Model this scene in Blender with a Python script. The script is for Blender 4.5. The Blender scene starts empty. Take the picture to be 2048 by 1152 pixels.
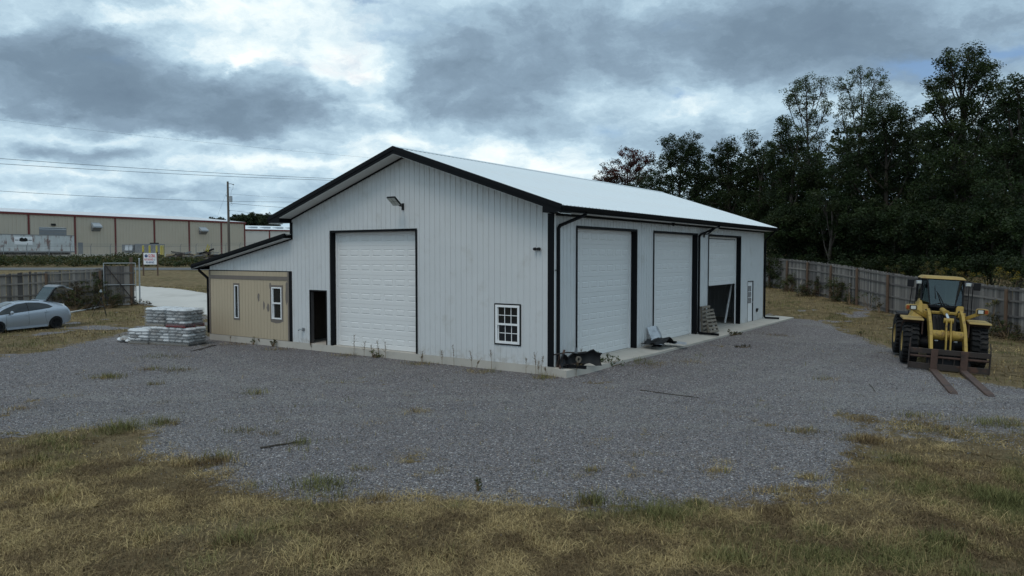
import bpy, math, random
import numpy as np
from mathutils import Vector, Matrix, noise as mnoise

random.seed(7)
RNG = np.random.default_rng(11)
SC = bpy.context.scene
COL = SC.collection

# ---------------------------------------------------------------- camera
FPX, PITCH, CAMZ = 1510.67, 0.0431, 3.711          # focal length in pixels of a 2048 wide picture
cam_d = bpy.data.cameras.new("camera")
cam_d.sensor_width = 36.0
cam_d.lens = FPX * 36.0 / 2048.0
cam_d.clip_start, cam_d.clip_end = 0.1, 6000
cam = bpy.data.objects.new("camera", cam_d)
COL.objects.link(cam)
cam.location = (0, 0, CAMZ)
cam.rotation_euler = (math.pi / 2 - PITCH, 0, 0)
SC.camera = cam

def ray(px, py):
    a, b = (px - 1024) / FPX, -(py - 576) / FPX
    return np.array([a, math.cos(PITCH) + b * math.sin(PITCH), b * math.cos(PITCH) - math.sin(PITCH)])

def on_z(px, py, z=0.0):
    r = ray(px, py)
    t = (z - CAMZ) / r[2]
    return np.array([r[0] * t, r[1] * t, z])

def at_depth(px, py, Y):
    r = ray(px, py)
    t = Y / r[1]
    return np.array([r[0] * t, Y, CAMZ + r[2] * t])

# ---------------------------------------------------------------- light, sky, exposure
SUN_EL, SUN_AZ = math.radians(60), math.radians(208)    # azimuth clockwise from +Y: behind and left of the camera
sun_dir = Vector((math.sin(SUN_AZ) * math.cos(SUN_EL), math.cos(SUN_AZ) * math.cos(SUN_EL), math.sin(SUN_EL)))
sun_d = bpy.data.lights.new("sun", 'SUN')
sun_d.energy, sun_d.angle, sun_d.color = 0.85, math.radians(24), (1.0, 0.92, 0.82)
sun = bpy.data.objects.new("sun", sun_d)
COL.objects.link(sun)
sun.rotation_euler = sun_dir.to_track_quat('Z', 'Y').to_euler()
sun.location = (0, 0, 60)

SC.view_settings.view_transform = 'Standard'
SC.view_settings.look = 'None'
SC.view_settings.exposure = 0.12
SC.view_settings.gamma = 1.0
SC.view_settings.use_curve_mapping = False
SC.render.engine = 'CYCLES'
SC.cycles.use_denoising = True
SC.cycles.max_bounces = 6
SC.cycles.sample_clamp_indirect = 4.0

class NT:
    """small helper around a node tree"""
    def __init__(s, tree):
        s.t = tree
        s.n = tree.nodes
        s.l = tree.links
    def node(s, kind, **kw):
        n = s.n.new(kind)
        for k, v in kw.items():
            setattr(n, k, v)
        return n
    def put(s, sock, v):
        if isinstance(v, bpy.types.NodeSocket):
            s.l.new(v, sock)
        elif v is not None:
            if hasattr(sock, 'default_value') and not isinstance(v, (int, float)) and len(sock.default_value) == 4 and len(v) == 3:
                v = (*v, 1.0)
            sock.default_value = v
    def math(s, op, a, b=None, c=None, clamp=False):
        n = s.node('ShaderNodeMath', operation=op, use_clamp=clamp)
        for i, v in enumerate((a, b, c)):
            if v is not None:
                s.put(n.inputs[i], v)
        return n.outputs[0]
    def vmath(s, op, a, b=None, scale=None):
        n = s.node('ShaderNodeVectorMath', operation=op)
        s.put(n.inputs[0], a)
        if b is not None:
            s.put(n.inputs[1], b)
        if scale is not None:
            s.put(n.inputs['Scale'], scale)
        return n.outputs['Value'] if op in ('DOT_PRODUCT', 'LENGTH') else n.outputs[0]
    def noise(s, vec, scale, detail=4, rough=0.55, out='Fac', dist=0.0):
        n = s.node('ShaderNodeTexNoise')
        if vec is not None:
            s.put(n.inputs['Vector'], vec)
        n.inputs['Scale'].default_value = scale
        n.inputs['Detail'].default_value = detail
        n.inputs['Roughness'].default_value = rough
        n.inputs['Distortion'].default_value = dist
        return n.outputs[out]
    def voronoi(s, vec, scale, feature='F1', rand=1.0):
        n = s.node('ShaderNodeTexVoronoi', feature=feature)
        if vec is not None:
            s.put(n.inputs['Vector'], vec)
        n.inputs['Scale'].default_value = scale
        n.inputs['Randomness'].default_value = rand
        return n
    def ramp(s, fac, stops, interp='LINEAR'):
        n = s.node('ShaderNodeValToRGB')
        cr = n.color_ramp
        cr.interpolation = interp
        while len(cr.elements) < len(stops):
            cr.elements.new(0.5)
        for e, (p, c) in zip(cr.elements, stops):
            e.position = p
            e.color = (*c, 1) if len(c) == 3 else c
        s.put(n.inputs[0], fac)
        return n.outputs[0]
    def mix(s, fac, a, b, mode='MIX'):
        n = s.node('ShaderNodeMix', data_type='RGBA', blend_type=mode)
        s.put(n.inputs[0], fac)
        s.put(n.inputs[6], a)
        s.put(n.inputs[7], b)
        return n.outputs[2]
    def maprange(s, v, a, b, c=0.0, d=1.0, smooth=True):
        n = s.node('ShaderNodeMapRange', interpolation_type='SMOOTHSTEP' if smooth else 'LINEAR')
        s.put(n.inputs[0], v)
        for i, x in enumerate((a, b, c, d)):
            n.inputs[i + 1].default_value = x
        return n.outputs[0]

SKY_STRENGTH = 0.1
SKY_CLEAR = 1.0
world = bpy.data.worlds.new("World")
SC.world = world
world.use_nodes = True

def build_sky():
    w = NT(world.node_tree)
    w.n.clear()
    out = w.node('ShaderNodeOutputWorld')
    bg = w.node('ShaderNodeBackground')
    bg.inputs['Strength'].default_value = SKY_STRENGTH
    sky = w.node('ShaderNodeTexSky', sky_type='NISHITA')
    sky.sun_disc = False
    sky.sun_elevation = SUN_EL
    sky.sun_rotation = SUN_AZ
    sky.dust_density = 0.2
    sky.ozone_density = 5.0
    d = w.node('ShaderNodeTexCoord').outputs['Generated']
    sep = w.node('ShaderNodeSeparateXYZ')
    w.l.new(d, sep.inputs[0])
    den = w.math('ADD', w.math('MAXIMUM', sep.outputs[2], 0.0), 0.40)
    comb = w.node('ShaderNodeCombineXYZ')
    w.l.new(w.math('DIVIDE', sep.outputs[0], den), comb.inputs[0])
    w.l.new(w.math('DIVIDE', sep.outputs[1], den), comb.inputs[1])
    p0 = comb.outputs[0]
    # ragged, billowing edges: push the cloud plane about by noise before the large masses are laid on it
    n3 = w.noise(p0, 4.0, 9, 0.62, 'Color')
    warp = w.vmath('SCALE', w.vmath('SUBTRACT', n3, (0.5, 0.5, 0.5)), scale=0.30)
    p = w.vmath('ADD', p0, warp)

    def plane_xy(px, py):
        r = ray(px, py)
        r = r / np.linalg.norm(r)
        return r[:2] / (max(r[2], 0) + 0.40)

    def mass(cx, cy, sx, sy, sharp=1.0):
        c = plane_xy(cx, cy)
        J = np.array([plane_xy(cx + 20, cy) - plane_xy(cx - 20, cy), plane_xy(cx, cy + 20) - plane_xy(cx, cy - 20)]).T / 40
        I = np.linalg.inv(J)
        rel = w.vmath('SUBTRACT', p, (c[0], c[1], 0))
        a = w.vmath('DOT_PRODUCT', rel, (I[0, 0] / sx, I[0, 1] / sx, 0))
        b = w.vmath('DOT_PRODUCT', rel, (I[1, 0] / sy, I[1, 1] / sy, 0))
        q = w.math('ADD', w.math('MULTIPLY', a, a), w.math('MULTIPLY', b, b))
        if sharp > 1:
            q = w.math('POWER', q, sharp)
        return w.math('EXPONENT', w.math('MULTIPLY', q, -1.0))

    dark = [(110, 140, 200, 105, .34, 3), (400, 205, 260, 72, .27, 3), (560, 235, 130, 48, .16, 2), (1330, 85, 520, 100, .27, 2.5),
            (1800, 80, 420, 110, .16, 1.5), (930, 190, 150, 60, .22, 2.5), (1080, 240, 170, 44, .14, 2), (1430, 285, 190, 40, .12, 1.5), (170, 305, 120, 17, .20, 1.5),
            (780, 375, 170, 16, .12, 1), (-500, 130, 480, 120, .3, 1), (2500, 130, 500, 140, .3, 1), (330, 378, 150, 14, .10, 1), (620, 400, 150, 12, .1, 1), (200, 405, 330, 26, .12, 1), (1900, 330, 300, 60, .12, 1)]
    light = [(520, 60, 190, 75, .15, 1.2), (660, 135, 150, 60, .20, 1.2), (330, 12, 250, 28, .20, 1.2), (430, 95, 110, 40, .08, 1.2), (1000, 330, 140, 36, .20, 1), (1130, 340, 120, 30, .16, 1),
             (482, 115, 30, 20, .14, 2), (700, 140, 70, 14, .12, 1.5), (330, 268, 260, 12, .20, 1), (520, 315, 190, 15, .20, 1), (790, 275, 90, 26, .20, 1), (160, 350, 180, 14, .14, 1), (160, 395, 160, 14, .14, 1), (250, 150, 50, 18, .1, 1.5), (740, 215, 90, 14, .12, 1.5), (1480, 225, 260, 20, .12, 1), (1010, 150, 60, 14, .08, 1)]
    D = 0.318
    nz = w.noise(p0, 2.4, 8, 0.55)
    D = w.math('ADD', w.math('MULTIPLY', w.math('SUBTRACT', nz, 0.5), 0.70), D)
    fine = w.noise(p, 9.0, 8, 0.62)
    D = w.math('ADD', D, w.math('MULTIPLY', w.math('SUBTRACT', fine, 0.5), 0.55))
    for m in dark:
        D = w.math('ADD', D, w.math('MULTIPLY', mass(*m[:4], m[5]), m[4]))
    for m in light:
        D = w.math('SUBTRACT', D, w.math('MULTIPLY', mass(*m[:4], m[5]), m[4]))
    k = 1.0 / SKY_STRENGTH
    # radiance of the cloud, thin bright edges to thick grey bases
    col = w.ramp(D, [(0.0, (.95, .98, .97)), (0.11, (.79, .90, .93)), (0.25, (.53, .695, .80)), (0.40, (.36, .50, .615)), (0.56, (.245, .345, .445)), (0.74, (.18, .258, .34)), (1.0, (.145, .21, .285))])
    col = w.vmath('SCALE', col, scale=k)
    # gaps of clear sky where the cover is thin
    gap = w.noise(w.vmath('ADD', p, (31.7, 4.2, 0)), 2.6, 5, 0.55)
    g = w.math('MULTIPLY', w.maprange(gap, 0.62, 0.78), 0.6)
    for m, a in (((1995, 105, 80, 20), 1.25), ((1810, 138, 75, 18), 1.1), ((1330, 190, 34, 9), .7), ((1215, 258, 36, 10), .55), ((590, 138, 40, 9), .45), ((725, 3, 50, 10), .6), ((780, 70, 60, 14), .35), ((230, 120, 40, 10), .2)):
        g = w.math('ADD', g, w.math('MULTIPLY', mass(*m), a))
    g = w.math('MULTIPLY', w.math('MINIMUM', g, 1.0), 0.8)
    col = w.mix(g, col, w.vmath('SCALE', sky.outputs[0], scale=SKY_CLEAR))
    w.l.new(col, bg.inputs['Color'])
    w.l.new(bg.outputs[0], out.inputs['Surface'])

build_sky()
world.cycles.sampling_method = 'MANUAL'
world.cycles.sample_map_resolution = 256

# ---------------------------------------------------------------- materials
MATS = {}

def material(name, color=(.5, .5, .5), rough=0.7, metal=0.0, var=0.0, vscale=6.0, bump=0.0, bscale=40.0, spec=0.4, stain=None, sscale=2.0, sthr=(0.5, 0.75), stretch=None, attr=None, trans=0.0, alpha=None, world_coord=False, each=0.0):
    m = bpy.data.materials.new(name)
    m.use_nodes = True
    t = NT(m.node_tree)
    b = t.n['Principled BSDF']
    co = t.node('ShaderNodeNewGeometry').outputs['Position'] if world_coord else t.node('ShaderNodeTexCoord').outputs['Object']
    rnd_o = t.node('ShaderNodeObjectInfo').outputs['Random'] if each else None
    if each:
        off = t.node('ShaderNodeCombineXYZ')
        t.l.new(t.math('MULTIPLY', rnd_o, 37.0), off.inputs[0])
        t.l.new(t.math('MULTIPLY', rnd_o, 91.0), off.inputs[1])
        co = t.vmath('ADD', co, off.outputs[0])
    if stretch:
        co = t.vmath('MULTIPLY', co, stretch)
    c = None
    if attr:
        c = t.node('ShaderNodeAttribute', attribute_name=attr).outputs['Color']
    else:
        c = (*color, 1.0)
    if var:
        n = t.noise(co, vscale, 5, 0.6)
        f = t.math('ADD', t.math('MULTIPLY', t.math('SUBTRACT', n, 0.5), var * 2.4), 1.0)
        mm = t.node('ShaderNodeMix', data_type='RGBA', blend_type='MULTIPLY')
        mm.inputs[0].default_value = 1.0
        t.put(mm.inputs[6], c)
        cc = t.node('ShaderNodeCombineColor')
        for i in range(3):
            t.l.new(f, cc.inputs[i])
        t.l.new(cc.outputs[0], mm.inputs[7])
        c = mm.outputs[2]
    if each:
        f = t.math('ADD', t.math('MULTIPLY', t.math('SUBTRACT', t.math('FRACT', t.math('MULTIPLY', rnd_o, 7.31)), .5), 2 * each), 1.0)
        cc = t.node('ShaderNodeCombineColor')
        for i in range(3):
            t.l.new(f, cc.inputs[i])
        c = t.mix(1.0, c, cc.outputs[0], 'MULTIPLY')
    if stain:
        f = t.maprange(t.noise(co, sscale, 6, 0.62), *sthr)
        c = t.mix(f, c, (*stain, 1.0))
    t.put(b.inputs['Base Color'], c)
    b.inputs['Roughness'].default_value = rough
    b.inputs['Metallic'].default_value = metal
    b.inputs['Specular IOR Level'].default_value = spec
    if trans:
        b.inputs['Transmission Weight'].default_value = trans
    if alpha is not None:
        b.inputs['Alpha'].default_value = alpha
    if bump:
        bp = t.node('ShaderNodeBump')
        bp.inputs['Strength'].default_value = bump
        bp.inputs['Distance'].default_value = 0.02
        t.l.new(t.noise(co, bscale, 5, 0.65), bp.inputs['Height'])
        t.l.new(bp.outputs[0], b.inputs['Normal'])
    MATS[name] = m
    return m

# ---------------------------------------------------------------- mesh builder
class MB:
    def __init__(s):
        s.v, s.f = [], []
    def add(s, verts, faces):
        o = len(s.v)
        s.v.extend([tuple(map(float, p)) for p in verts])
        s.f.extend([tuple(i + o for i in f) for f in faces])
        return s
    def box(s, a, b, M=None):
        (x0, y0, z0), (x1, y1, z1) = a, b
        vs = [(x0, y0, z0), (x1, y0, z0), (x1, y1, z0), (x0, y1, z0), (x0, y0, z1), (x1, y0, z1), (x1, y1, z1), (x0, y1, z1)]
        if M is not None:
            vs = [tuple(M @ Vector(p)) for p in vs]
        return s.add(vs, [(0, 3, 2, 1), (4, 5, 6, 7), (0, 1, 5, 4), (1, 2, 6, 5), (2, 3, 7, 6), (3, 0, 4, 7)])
    def cbox(s, c, size, M=None):
        return s.box([c[i] - size[i] / 2 for i in range(3)], [c[i] + size[i] / 2 for i in range(3)], M)
    def hexa(s, vs):
        """eight corners, bottom ring then top ring"""
        return s.add(vs, [(0, 3, 2, 1), (4, 5, 6, 7), (0, 1, 5, 4), (1, 2, 6, 5), (2, 3, 7, 6), (3, 0, 4, 7)])
    def bar(s, p, q, w, h, up=(0, 0, 1)):
        """rectangular bar from p to q"""
        p, q = Vector(p), Vector(q)
        d = (q - p).normalized()
        up = Vector(up)
        if abs(d.dot(up)) > 0.98:
            up = Vector((0, 1, 0))
        r = d.cross(up).normalized() * (w / 2)
        u = r.cross(d).normalized() * (h / 2)
        return s.hexa([p - r - u, p + r - u, p + r + u, p - r + u, q - r - u, q + r - u, q + r + u, q - r + u])
    def tube(s, path, rad, n=8, cap=True):
        """round tube along a path; rad a number or a list"""
        P = [Vector(p) for p in path]
        R = rad if isinstance(rad, (list, tuple)) else [rad] * len(P)
        rings = []
        d0 = (P[1] - P[0]).normalized()
        up = Vector((0, 0, 1)) if abs(d0.z) < 0.9 else Vector((1, 0, 0))
        x = d0.cross(up).normalized()
        for i, c in enumerate(P):
            d = (P[min(i + 1, len(P) - 1)] - P[max(i - 1, 0)]).normalized()
            x = (x - d * x.dot(d)).normalized()
            y = d.cross(x)
            rings.append([c + (x * math.cos(2 * math.pi * k / n) + y * math.sin(2 * math.pi * k / n)) * R[i] for k in range(n)])
        vs = [p for r in rings for p in r]
        fs = []
        for i in range(len(P) - 1):
            for k in range(n):
                a, b = i * n + k, i * n + (k + 1) % n
                fs.append((a, b, b + n, a + n))
        if cap:
            fs.append(tuple(reversed(range(n))))
            fs.append(tuple(range((len(P) - 1) * n, len(P) * n)))
        return s.add(vs, fs)
    def lathe(s, prof, n=24, axis='X', c=(0, 0, 0)):
        """profile of (along, radius) turned round an axis through c"""
        vs, fs = [], []
        for a, r in prof:
            for k in range(n):
                t = 2 * math.pi * k / n
                u, v = r * math.cos(t), r * math.sin(t)
                p = {'X': (a, u, v), 'Y': (v, a, u), 'Z': (u, v, a)}[axis]
                vs.append((p[0] + c[0], p[1] + c[1], p[2] + c[2]))
        for i in range(len(prof) - 1):
            for k in range(n):
                a, b = i * n + k, i * n + (k + 1) % n
                fs.append((a, b, b + n, a + n))
        return s.add(vs, fs)
    def prism(s, poly, fn, lo, hi):
        """polygon of (a,b) pairs extruded between lo and hi; fn(a,b,h) gives the point"""
        n = len(poly)
        vs = [fn(a, b, lo) for a, b in poly] + [fn(a, b, hi) for a, b in poly]
        fs = [tuple(reversed(range(n))), tuple(range(n, 2 * n))] + [(i, (i + 1) % n, n + (i + 1) % n, n + i) for i in range(n)]
        return s.add(vs, fs)
    def mesh(s, name):
        me = bpy.data.meshes.new(name)
        me.from_pydata(s.v, [], s.f)
        me.update()
        return me

def link(name, me, mat=None, parent=None, loc=None, rot=None, smooth=False):
    o = bpy.data.objects.new(name, me)
    COL.objects.link(o)
    if mat is not None and me is not None and len(me.materials) == 0:
        me.materials.append(MATS[mat] if isinstance(mat, str) else mat)
    if parent is not None:
        o.parent = parent
    if loc is not None:
        o.location = loc
    if rot is not None:
        o.rotation_euler = rot
    if smooth and me is not None:
        for p in me.polygons:
            p.use_smooth = True
    return o

def obj(name, mb, mat, parent=None, loc=None, rot=None, smooth=False, bevel=0.0):
    o = link(name, mb.mesh(name), mat, parent, loc, rot, smooth)
    if bevel:
        md = o.modifiers.new("bevel", 'BEVEL')
        md.width = bevel
        md.segments = 2
        md.limit_method = 'ANGLE'
    if smooth == 'auto':
        o.data.set_sharp_from_angle(angle=math.radians(38))
    return o

def tag(o, label, cat, group=None):
    o['label'] = label
    o['category'] = cat
    if group:
        o['group'] = group
    return o

def thing(name, label, cat, loc=(0, 0, 0), rotz=0.0, group=None, rot=None):
    o = bpy.data.objects.new(name, None)
    o.empty_display_size = 0.3
    COL.objects.link(o)
    o.location = loc
    o.rotation_euler = rot if rot is not None else (0, 0, rotz)
    return tag(o, label, cat, group)

def structure(o):
    o['kind'] = 'structure'
    return o

def stuff(o, label, cat):
    o['kind'] = 'stuff'
    return tag(o, label, cat)

def copy_thing(root, loc, rot=None, label=None):
    r = root.copy()
    COL.objects.link(r)
    r.location = loc
    if rot is not None:
        r.rotation_euler = rot
    if label:
        r['label'] = label
    for ch in root.children:
        c = ch.copy()
        COL.objects.link(c)
        c.parent = r
        for g in ch.children:
            e = g.copy()
            COL.objects.link(e)
            e.parent = c
    return r

def np_mesh(name, verts, faces, colors=None, smooth=False):
    """mesh from arrays; faces (n,k) of one size; colors per vertex"""
    me = bpy.data.meshes.new(name)
    nf, k = faces.shape
    me.vertices.add(len(verts))
    me.vertices.foreach_set("co", np.ascontiguousarray(verts, dtype=np.float32).ravel())
    me.loops.add(nf * k)
    me.loops.foreach_set("vertex_index", np.ascontiguousarray(faces, dtype=np.int32).ravel())
    me.polygons.add(nf)
    me.polygons.foreach_set("loop_start", np.arange(0, nf * k, k, dtype=np.int32))
    if smooth:
        me.polygons.foreach_set("use_smooth", np.ones(nf, dtype=bool))
    me.update(calc_edges=True)
    if colors is not None:
        a = me.color_attributes.new("tint", 'FLOAT_COLOR', 'POINT')
        cc = np.ones((len(verts), 4), dtype=np.float32)
        cc[:, :3] = colors
        a.data.foreach_set("color", cc.ravel())
    return me
# ---------------------------------------------------------------- materials of the place
material('siding', (.59, .60, .605), .42, var=.05, vscale=1.2, spec=.35, stain=(.49, .485, .465), sscale=1.3, sthr=(.52, .82), bump=.04, bscale=6)
material('soffit', (.62, .62, .60), .6, var=.05)
material('black_trim', (.006, .0065, .008), .55, spec=.12, var=.2, vscale=3)
material('door_white', (.71, .71, .705), .45, var=.03, vscale=2.0, spec=.35, bump=.12, bscale=90, stretch=(1, 1, 5))
material('vinyl_white', (.80, .80, .80), .45, spec=.4)
material('roof_white', (.69, .75, .78), .38, spec=.5, var=.06, vscale=.5, stain=(.66, .68, .68), sscale=.8, sthr=(.5, .8))
material('tan_siding', (.44, .36, .255), .75, var=.08, vscale=2.5, bump=.1, bscale=20, stretch=(1, 1, .15))
material('taupe_trim', (.17, .145, .125), .75, var=.12, vscale=4)
material('concrete', (.47, .435, .385), .88, var=.10, vscale=1.6, bump=.15, bscale=60, stain=(.36, .33, .29), sscale=1.1, sthr=(.52, .75))
material('driveway', (.50, .475, .44), .9, var=.10, vscale=.5, bump=.1, bscale=30, stain=(.40, .375, .34), sscale=.35, sthr=(.5, .75))
material('interior_dark', (.10, .08, .06), .9, var=.2)
material('glass_dark', (.012, .014, .016), .06, spec=.6)
material('weathered_wood', (.155, .142, .132), .9, var=.30, vscale=3.0, bump=.3, bscale=30, stretch=(1, 1, .18), each=.32, stain=(.09, .085, .085), sscale=1.4, sthr=(.5, .8))
material('weathered_wood_b', (.205, .188, .172), .9, var=.30, vscale=3.0, bump=.3, bscale=30, stretch=(1, 1, .18), each=.32, stain=(.11, .10, .10), sscale=1.1, sthr=(.55, .8))
material('weathered_wood_c', (.095, .087, .085), .9, var=.30, vscale=3.0, bump=.3, bscale=30, stretch=(1, 1, .18), each=.32)
material('post_brown', (.115, .075, .052), .9, var=.25, vscale=5, bump=.3, bscale=40, stretch=(1, 1, .2))
material('pallet_wood', (.20, .175, .145), .9, var=.3, vscale=6, bump=.2, each=.25)
material('galvanized', (.42, .44, .45), .38, metal=.75, var=.15, vscale=8)
material('yellow_paint', (.34, .225, .048), .55, spec=.3, var=.16, vscale=3, stain=(.17, .10, .035), sscale=5.5, sthr=(.52, .70), bump=.1, bscale=25)
material('yellow_faded', (.34, .24, .085), .65, spec=.3, var=.10, vscale=3, stain=(.25, .15, .06), sscale=4, sthr=(.5, .75))
material('machine_black', (.010, .010, .012), .55, spec=.2, var=.3, vscale=6, bump=.1)
material('tyre', (.013, .013, .014), .85, var=.3, vscale=5, stain=(.055, .049, .042), sscale=4.0, sthr=(.50, .78), spec=.25)
material('rust', (.078, .046, .036), .85, var=.35, vscale=7, bump=.25, bscale=50, stain=(.035, .026, .024), sscale=4.0, sthr=(.48, .7))
material('rust_dark', (.036, .028, .025), .85, var=.35, vscale=7, bump=.25, bscale=50, stain=(.085, .045, .032), sscale=3.0, sthr=(.52, .7))
material('amber', (.28, .05, .008), .25, spec=.5)
material('lens_clear', (.55, .56, .52), .12, spec=.6)
material('chrome', (.6, .6, .6), .2, metal=1.0)
material('car_silver', (.38, .42, .48), .28, metal=.4, spec=.6, var=.03, vscale=2)
material('car_lamp', (.75, .72, .70), .15, spec=.6)
material('plastic_black', (.013, .013, .014), .55, var=.2, spec=.25)
material('wrap_film', (.62, .64, .66), .25, spec=.6, alpha=.16, bump=.8, bscale=14)
material('bag_plastic', (.36, .37, .375), .35, spec=.5, var=.25, vscale=9, stain=(.13, .125, .12), sscale=7, sthr=(.5, .66), bump=.5, bscale=28)
material('bag_plastic_b', (.30, .29, .28), .38, spec=.5, var=.3, vscale=9, stain=(.08, .07, .065), sscale=6, sthr=(.46, .62), bump=.5, bscale=28)
material('bag_white', (.62, .63, .64), .3, spec=.5, var=.2, vscale=7, bump=.6, bscale=20)
material('red_wood', (.16, .018, .018), .7, var=.2)
material('metal_sheet', (.42, .44, .47), .35, metal=.5, var=.15, vscale=6)
material('warehouse_wall', (.48, .42, .34), .7, var=.06, vscale=.5, stain=(.43, .375, .30), sscale=.25, sthr=(.5, .8))
material('annex_wall', (.55, .53, .50), .7, var=.06, vscale=.5)
material('warehouse_roof', (.60, .61, .63), .5, var=.08, vscale=.3)
material('red_trim', (.14, .026, .024), .6, var=.15, vscale=1)
material('grey_metal', (.19, .20, .215), .55, var=.12, vscale=2)
material('grey_metal_light', (.34, .37, .40), .5, var=.1, vscale=2)
material('trailer_side', (.52, .54, .55), .6, var=.18, vscale=1.5, stain=(.21, .14, .13), sscale=1.3, sthr=(.50, .64), stretch=(1, 1, .45))
material('bollard_yellow', (.50, .42, .06), .6, var=.15)
material('pole_wood', (.11, .095, .08), .9, var=.25, vscale=2, stretch=(1, 1, .2))
material('wire', (.03, .032, .035), .6)
material('sign_white', (.78, .79, .82), .5, var=.03)
material('sign_red', (.55, .02, .05), .5)
material('sign_blue', (.02, .05, .20), .5)
material('bark', (.055, .045, .036), .95, var=.3, vscale=4, bump=.4, bscale=20, stretch=(1, 1, .25))
material('bark_pale', (.065, .056, .048), .95, var=.3, vscale=4, bump=.4, bscale=20, stretch=(1, 1, .25))
material('asphalt', (.11, .11, .11), .95, var=.15, vscale=1)
material('stalk_dry', (.17, .115, .065), .9, var=.2)
def leaf_material(name):
    m = material(name, attr='tint', rough=.6, spec=.25, var=.18, vscale=3.0)
    t = NT(m.node_tree)
    b = t.n['Principled BSDF']
    tr = t.node('ShaderNodeBsdfTranslucent')
    src = b.inputs['Base Color'].links[0].from_socket
    t.l.new(t.mix(1.0, src, (.9, 1.0, .5, 1), 'MULTIPLY'), tr.inputs[0])
    ms = t.node('ShaderNodeMixShader')
    ms.inputs[0].default_value = 0.25
    t.l.new(b.outputs[0], ms.inputs[1])
    t.l.new(tr.outputs[0], ms.inputs[2])
    t.l.new(ms.outputs[0], t.n['Material Output'].inputs[0])
    return m
leaf_material('leaf')
def siding_weather():
    # splash dirt near the slab and grey mildew runs below the eaves
    t = NT(MATS['siding'].node_tree)
    b = t.n['Principled BSDF']
    src = b.inputs['Base Color'].links[0].from_socket
    co = t.node('ShaderNodeTexCoord').outputs['Object']
    sp = t.node('ShaderNodeSeparateXYZ')
    t.l.new(co, sp.inputs[0])
    x, z = sp.outputs[0], sp.outputs[2]
    splash = t.math('MULTIPLY', t.maprange(z, .45, .0), t.maprange(t.noise(co, 5.0, 6, .65), .40, .70))
    c = t.mix(t.math('MULTIPLY', splash, .55), src, (.36, .32, .27, 1))
    below = t.math('SUBTRACT', t.math('SUBTRACT', 6.90, t.math('DIVIDE', t.math('ABSOLUTE', t.math('ADD', x, 6.095)), 3.0)), z)
    runs = t.noise(t.vmath('MULTIPLY', co, (16.0, 16.0, 1.2)), 1.0, 4, .6)
    f = t.math('MULTIPLY', t.maprange(below, .75, .05), t.maprange(runs, .42, .68))
    c = t.mix(t.math('MULTIPLY', f, .34), c, (.25, .24, .22, 1))
    t.put(b.inputs['Base Color'], c)
siding_weather()
material('straw', attr='tint', rough=.85, spec=.15)
material('stone', attr='tint', rough=.9, spec=.25, var=.15, vscale=20)

# ---------------------------------------------------------------- terrain
B_ORG, B_YAW = np.array([1.2746, 23.1426]), 0.6037      # near corner of the shop and its turn
UD = np.array([-math.cos(B_YAW), math.sin(B_YAW)])
VD = np.array([math.sin(B_YAW), math.cos(B_YAW)])
SLAB = 0.27
RISE_Y = np.array([-1e5, 37, 41, 44.5, 48, 52, 57, 62, 74, 85, 94, 103, 115, 128, 138, 150, 200, 320, 1e5])
RISE_Z = np.array([0, 0, .10, .27, .58, .80, 1.06, 1.16, 1.75, 2.2, 2.5, 3.0, 3.1, 3.2, 3.6, 4.0, 4.3, 4.0, 4.0])

def sstep(a, b, x):
    t = np.clip((x - a) / (b - a), 0, 1)
    return t * t * (3 - 2 * t)

def vnoise(x, y, seed=0):
    """value noise on arrays"""
    xi, yi = np.floor(x).astype(np.int64), np.floor(y).astype(np.int64)
    fx, fy = x - xi, y - yi
    fx, fy = fx * fx * (3 - 2 * fx), fy * fy * (3 - 2 * fy)
    def h(i, j):
        n = (i * 374761393 + j * 668265263 + seed * 974711) & 0x7fffffff
        n = ((n ^ (n >> 13)) * 1274126177) & 0x7fffffff
        return ((n ^ (n >> 16)) & 0xffff) / 65535.0
    a, b, c, d = h(xi, yi), h(xi + 1, yi), h(xi, yi + 1), h(xi + 1, yi + 1)
    return (a * (1 - fx) + b * fx) * (1 - fy) + (c * (1 - fx) + d * fx) * fy

def fbm(x, y, seed=0, oct=4):
    s, a, t = 0, 1.0, 0
    for k in range(oct):
        s = s + a * vnoise(x * 2 ** k, y * 2 ** k, seed + k)
        t += a
        a *= .55
    return s / t

def height(x, y):
    x, y = np.asarray(x, float), np.asarray(y, float)
    z = np.interp(y, RISE_Y, RISE_Z)
    # smooth the corners of the slope a little
    z = (z + np.interp(y - 1.5, RISE_Y, RISE_Z) + np.interp(y + 1.5, RISE_Y, RISE_Z)) / 3
    u = (x - B_ORG[0]) * UD[0] + (y - B_ORG[1]) * UD[1]
    v = (x - B_ORG[0]) * VD[0] + (y - B_ORG[1]) * VD[1]
    d = np.maximum(np.maximum(-u - 1.0, u - 18.2), np.maximum(-v - .5, v - 24.5))
    z = np.where(z > 0, z * sstep(0.0, 5.0, d), z)         # level pad under the shop
    z = z + .12 * sstep(.2, 4.0, v) * (1 - sstep(25, 30, v)) * (1 - sstep(1.2, 4.5, -u)) * (u < 1.0)   # gravel banked against the apron
    z = z - .05 * np.clip(x - 13.2, 0, 3.5) * sstep(17, 21, y) * (1 - sstep(33, 40, y))
    z = z + .05 * (fbm(x * .35, y * .35, 5, 3) - .5) * sstep(1.0, 4, d) * (1 - sstep(60, 90, y)) * (1 - .8 * sstep(11, 13, y) * (1 - sstep(34, 38, y)))
    far = np.hypot(x, y)
    z = z + 9 * sstep(190, 330, far) * sstep(-60, 80, y) * (.4 + fbm(x * .006 + 9, y * .006, 3, 3)) * sstep(150, 240, y)
    return z

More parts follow.
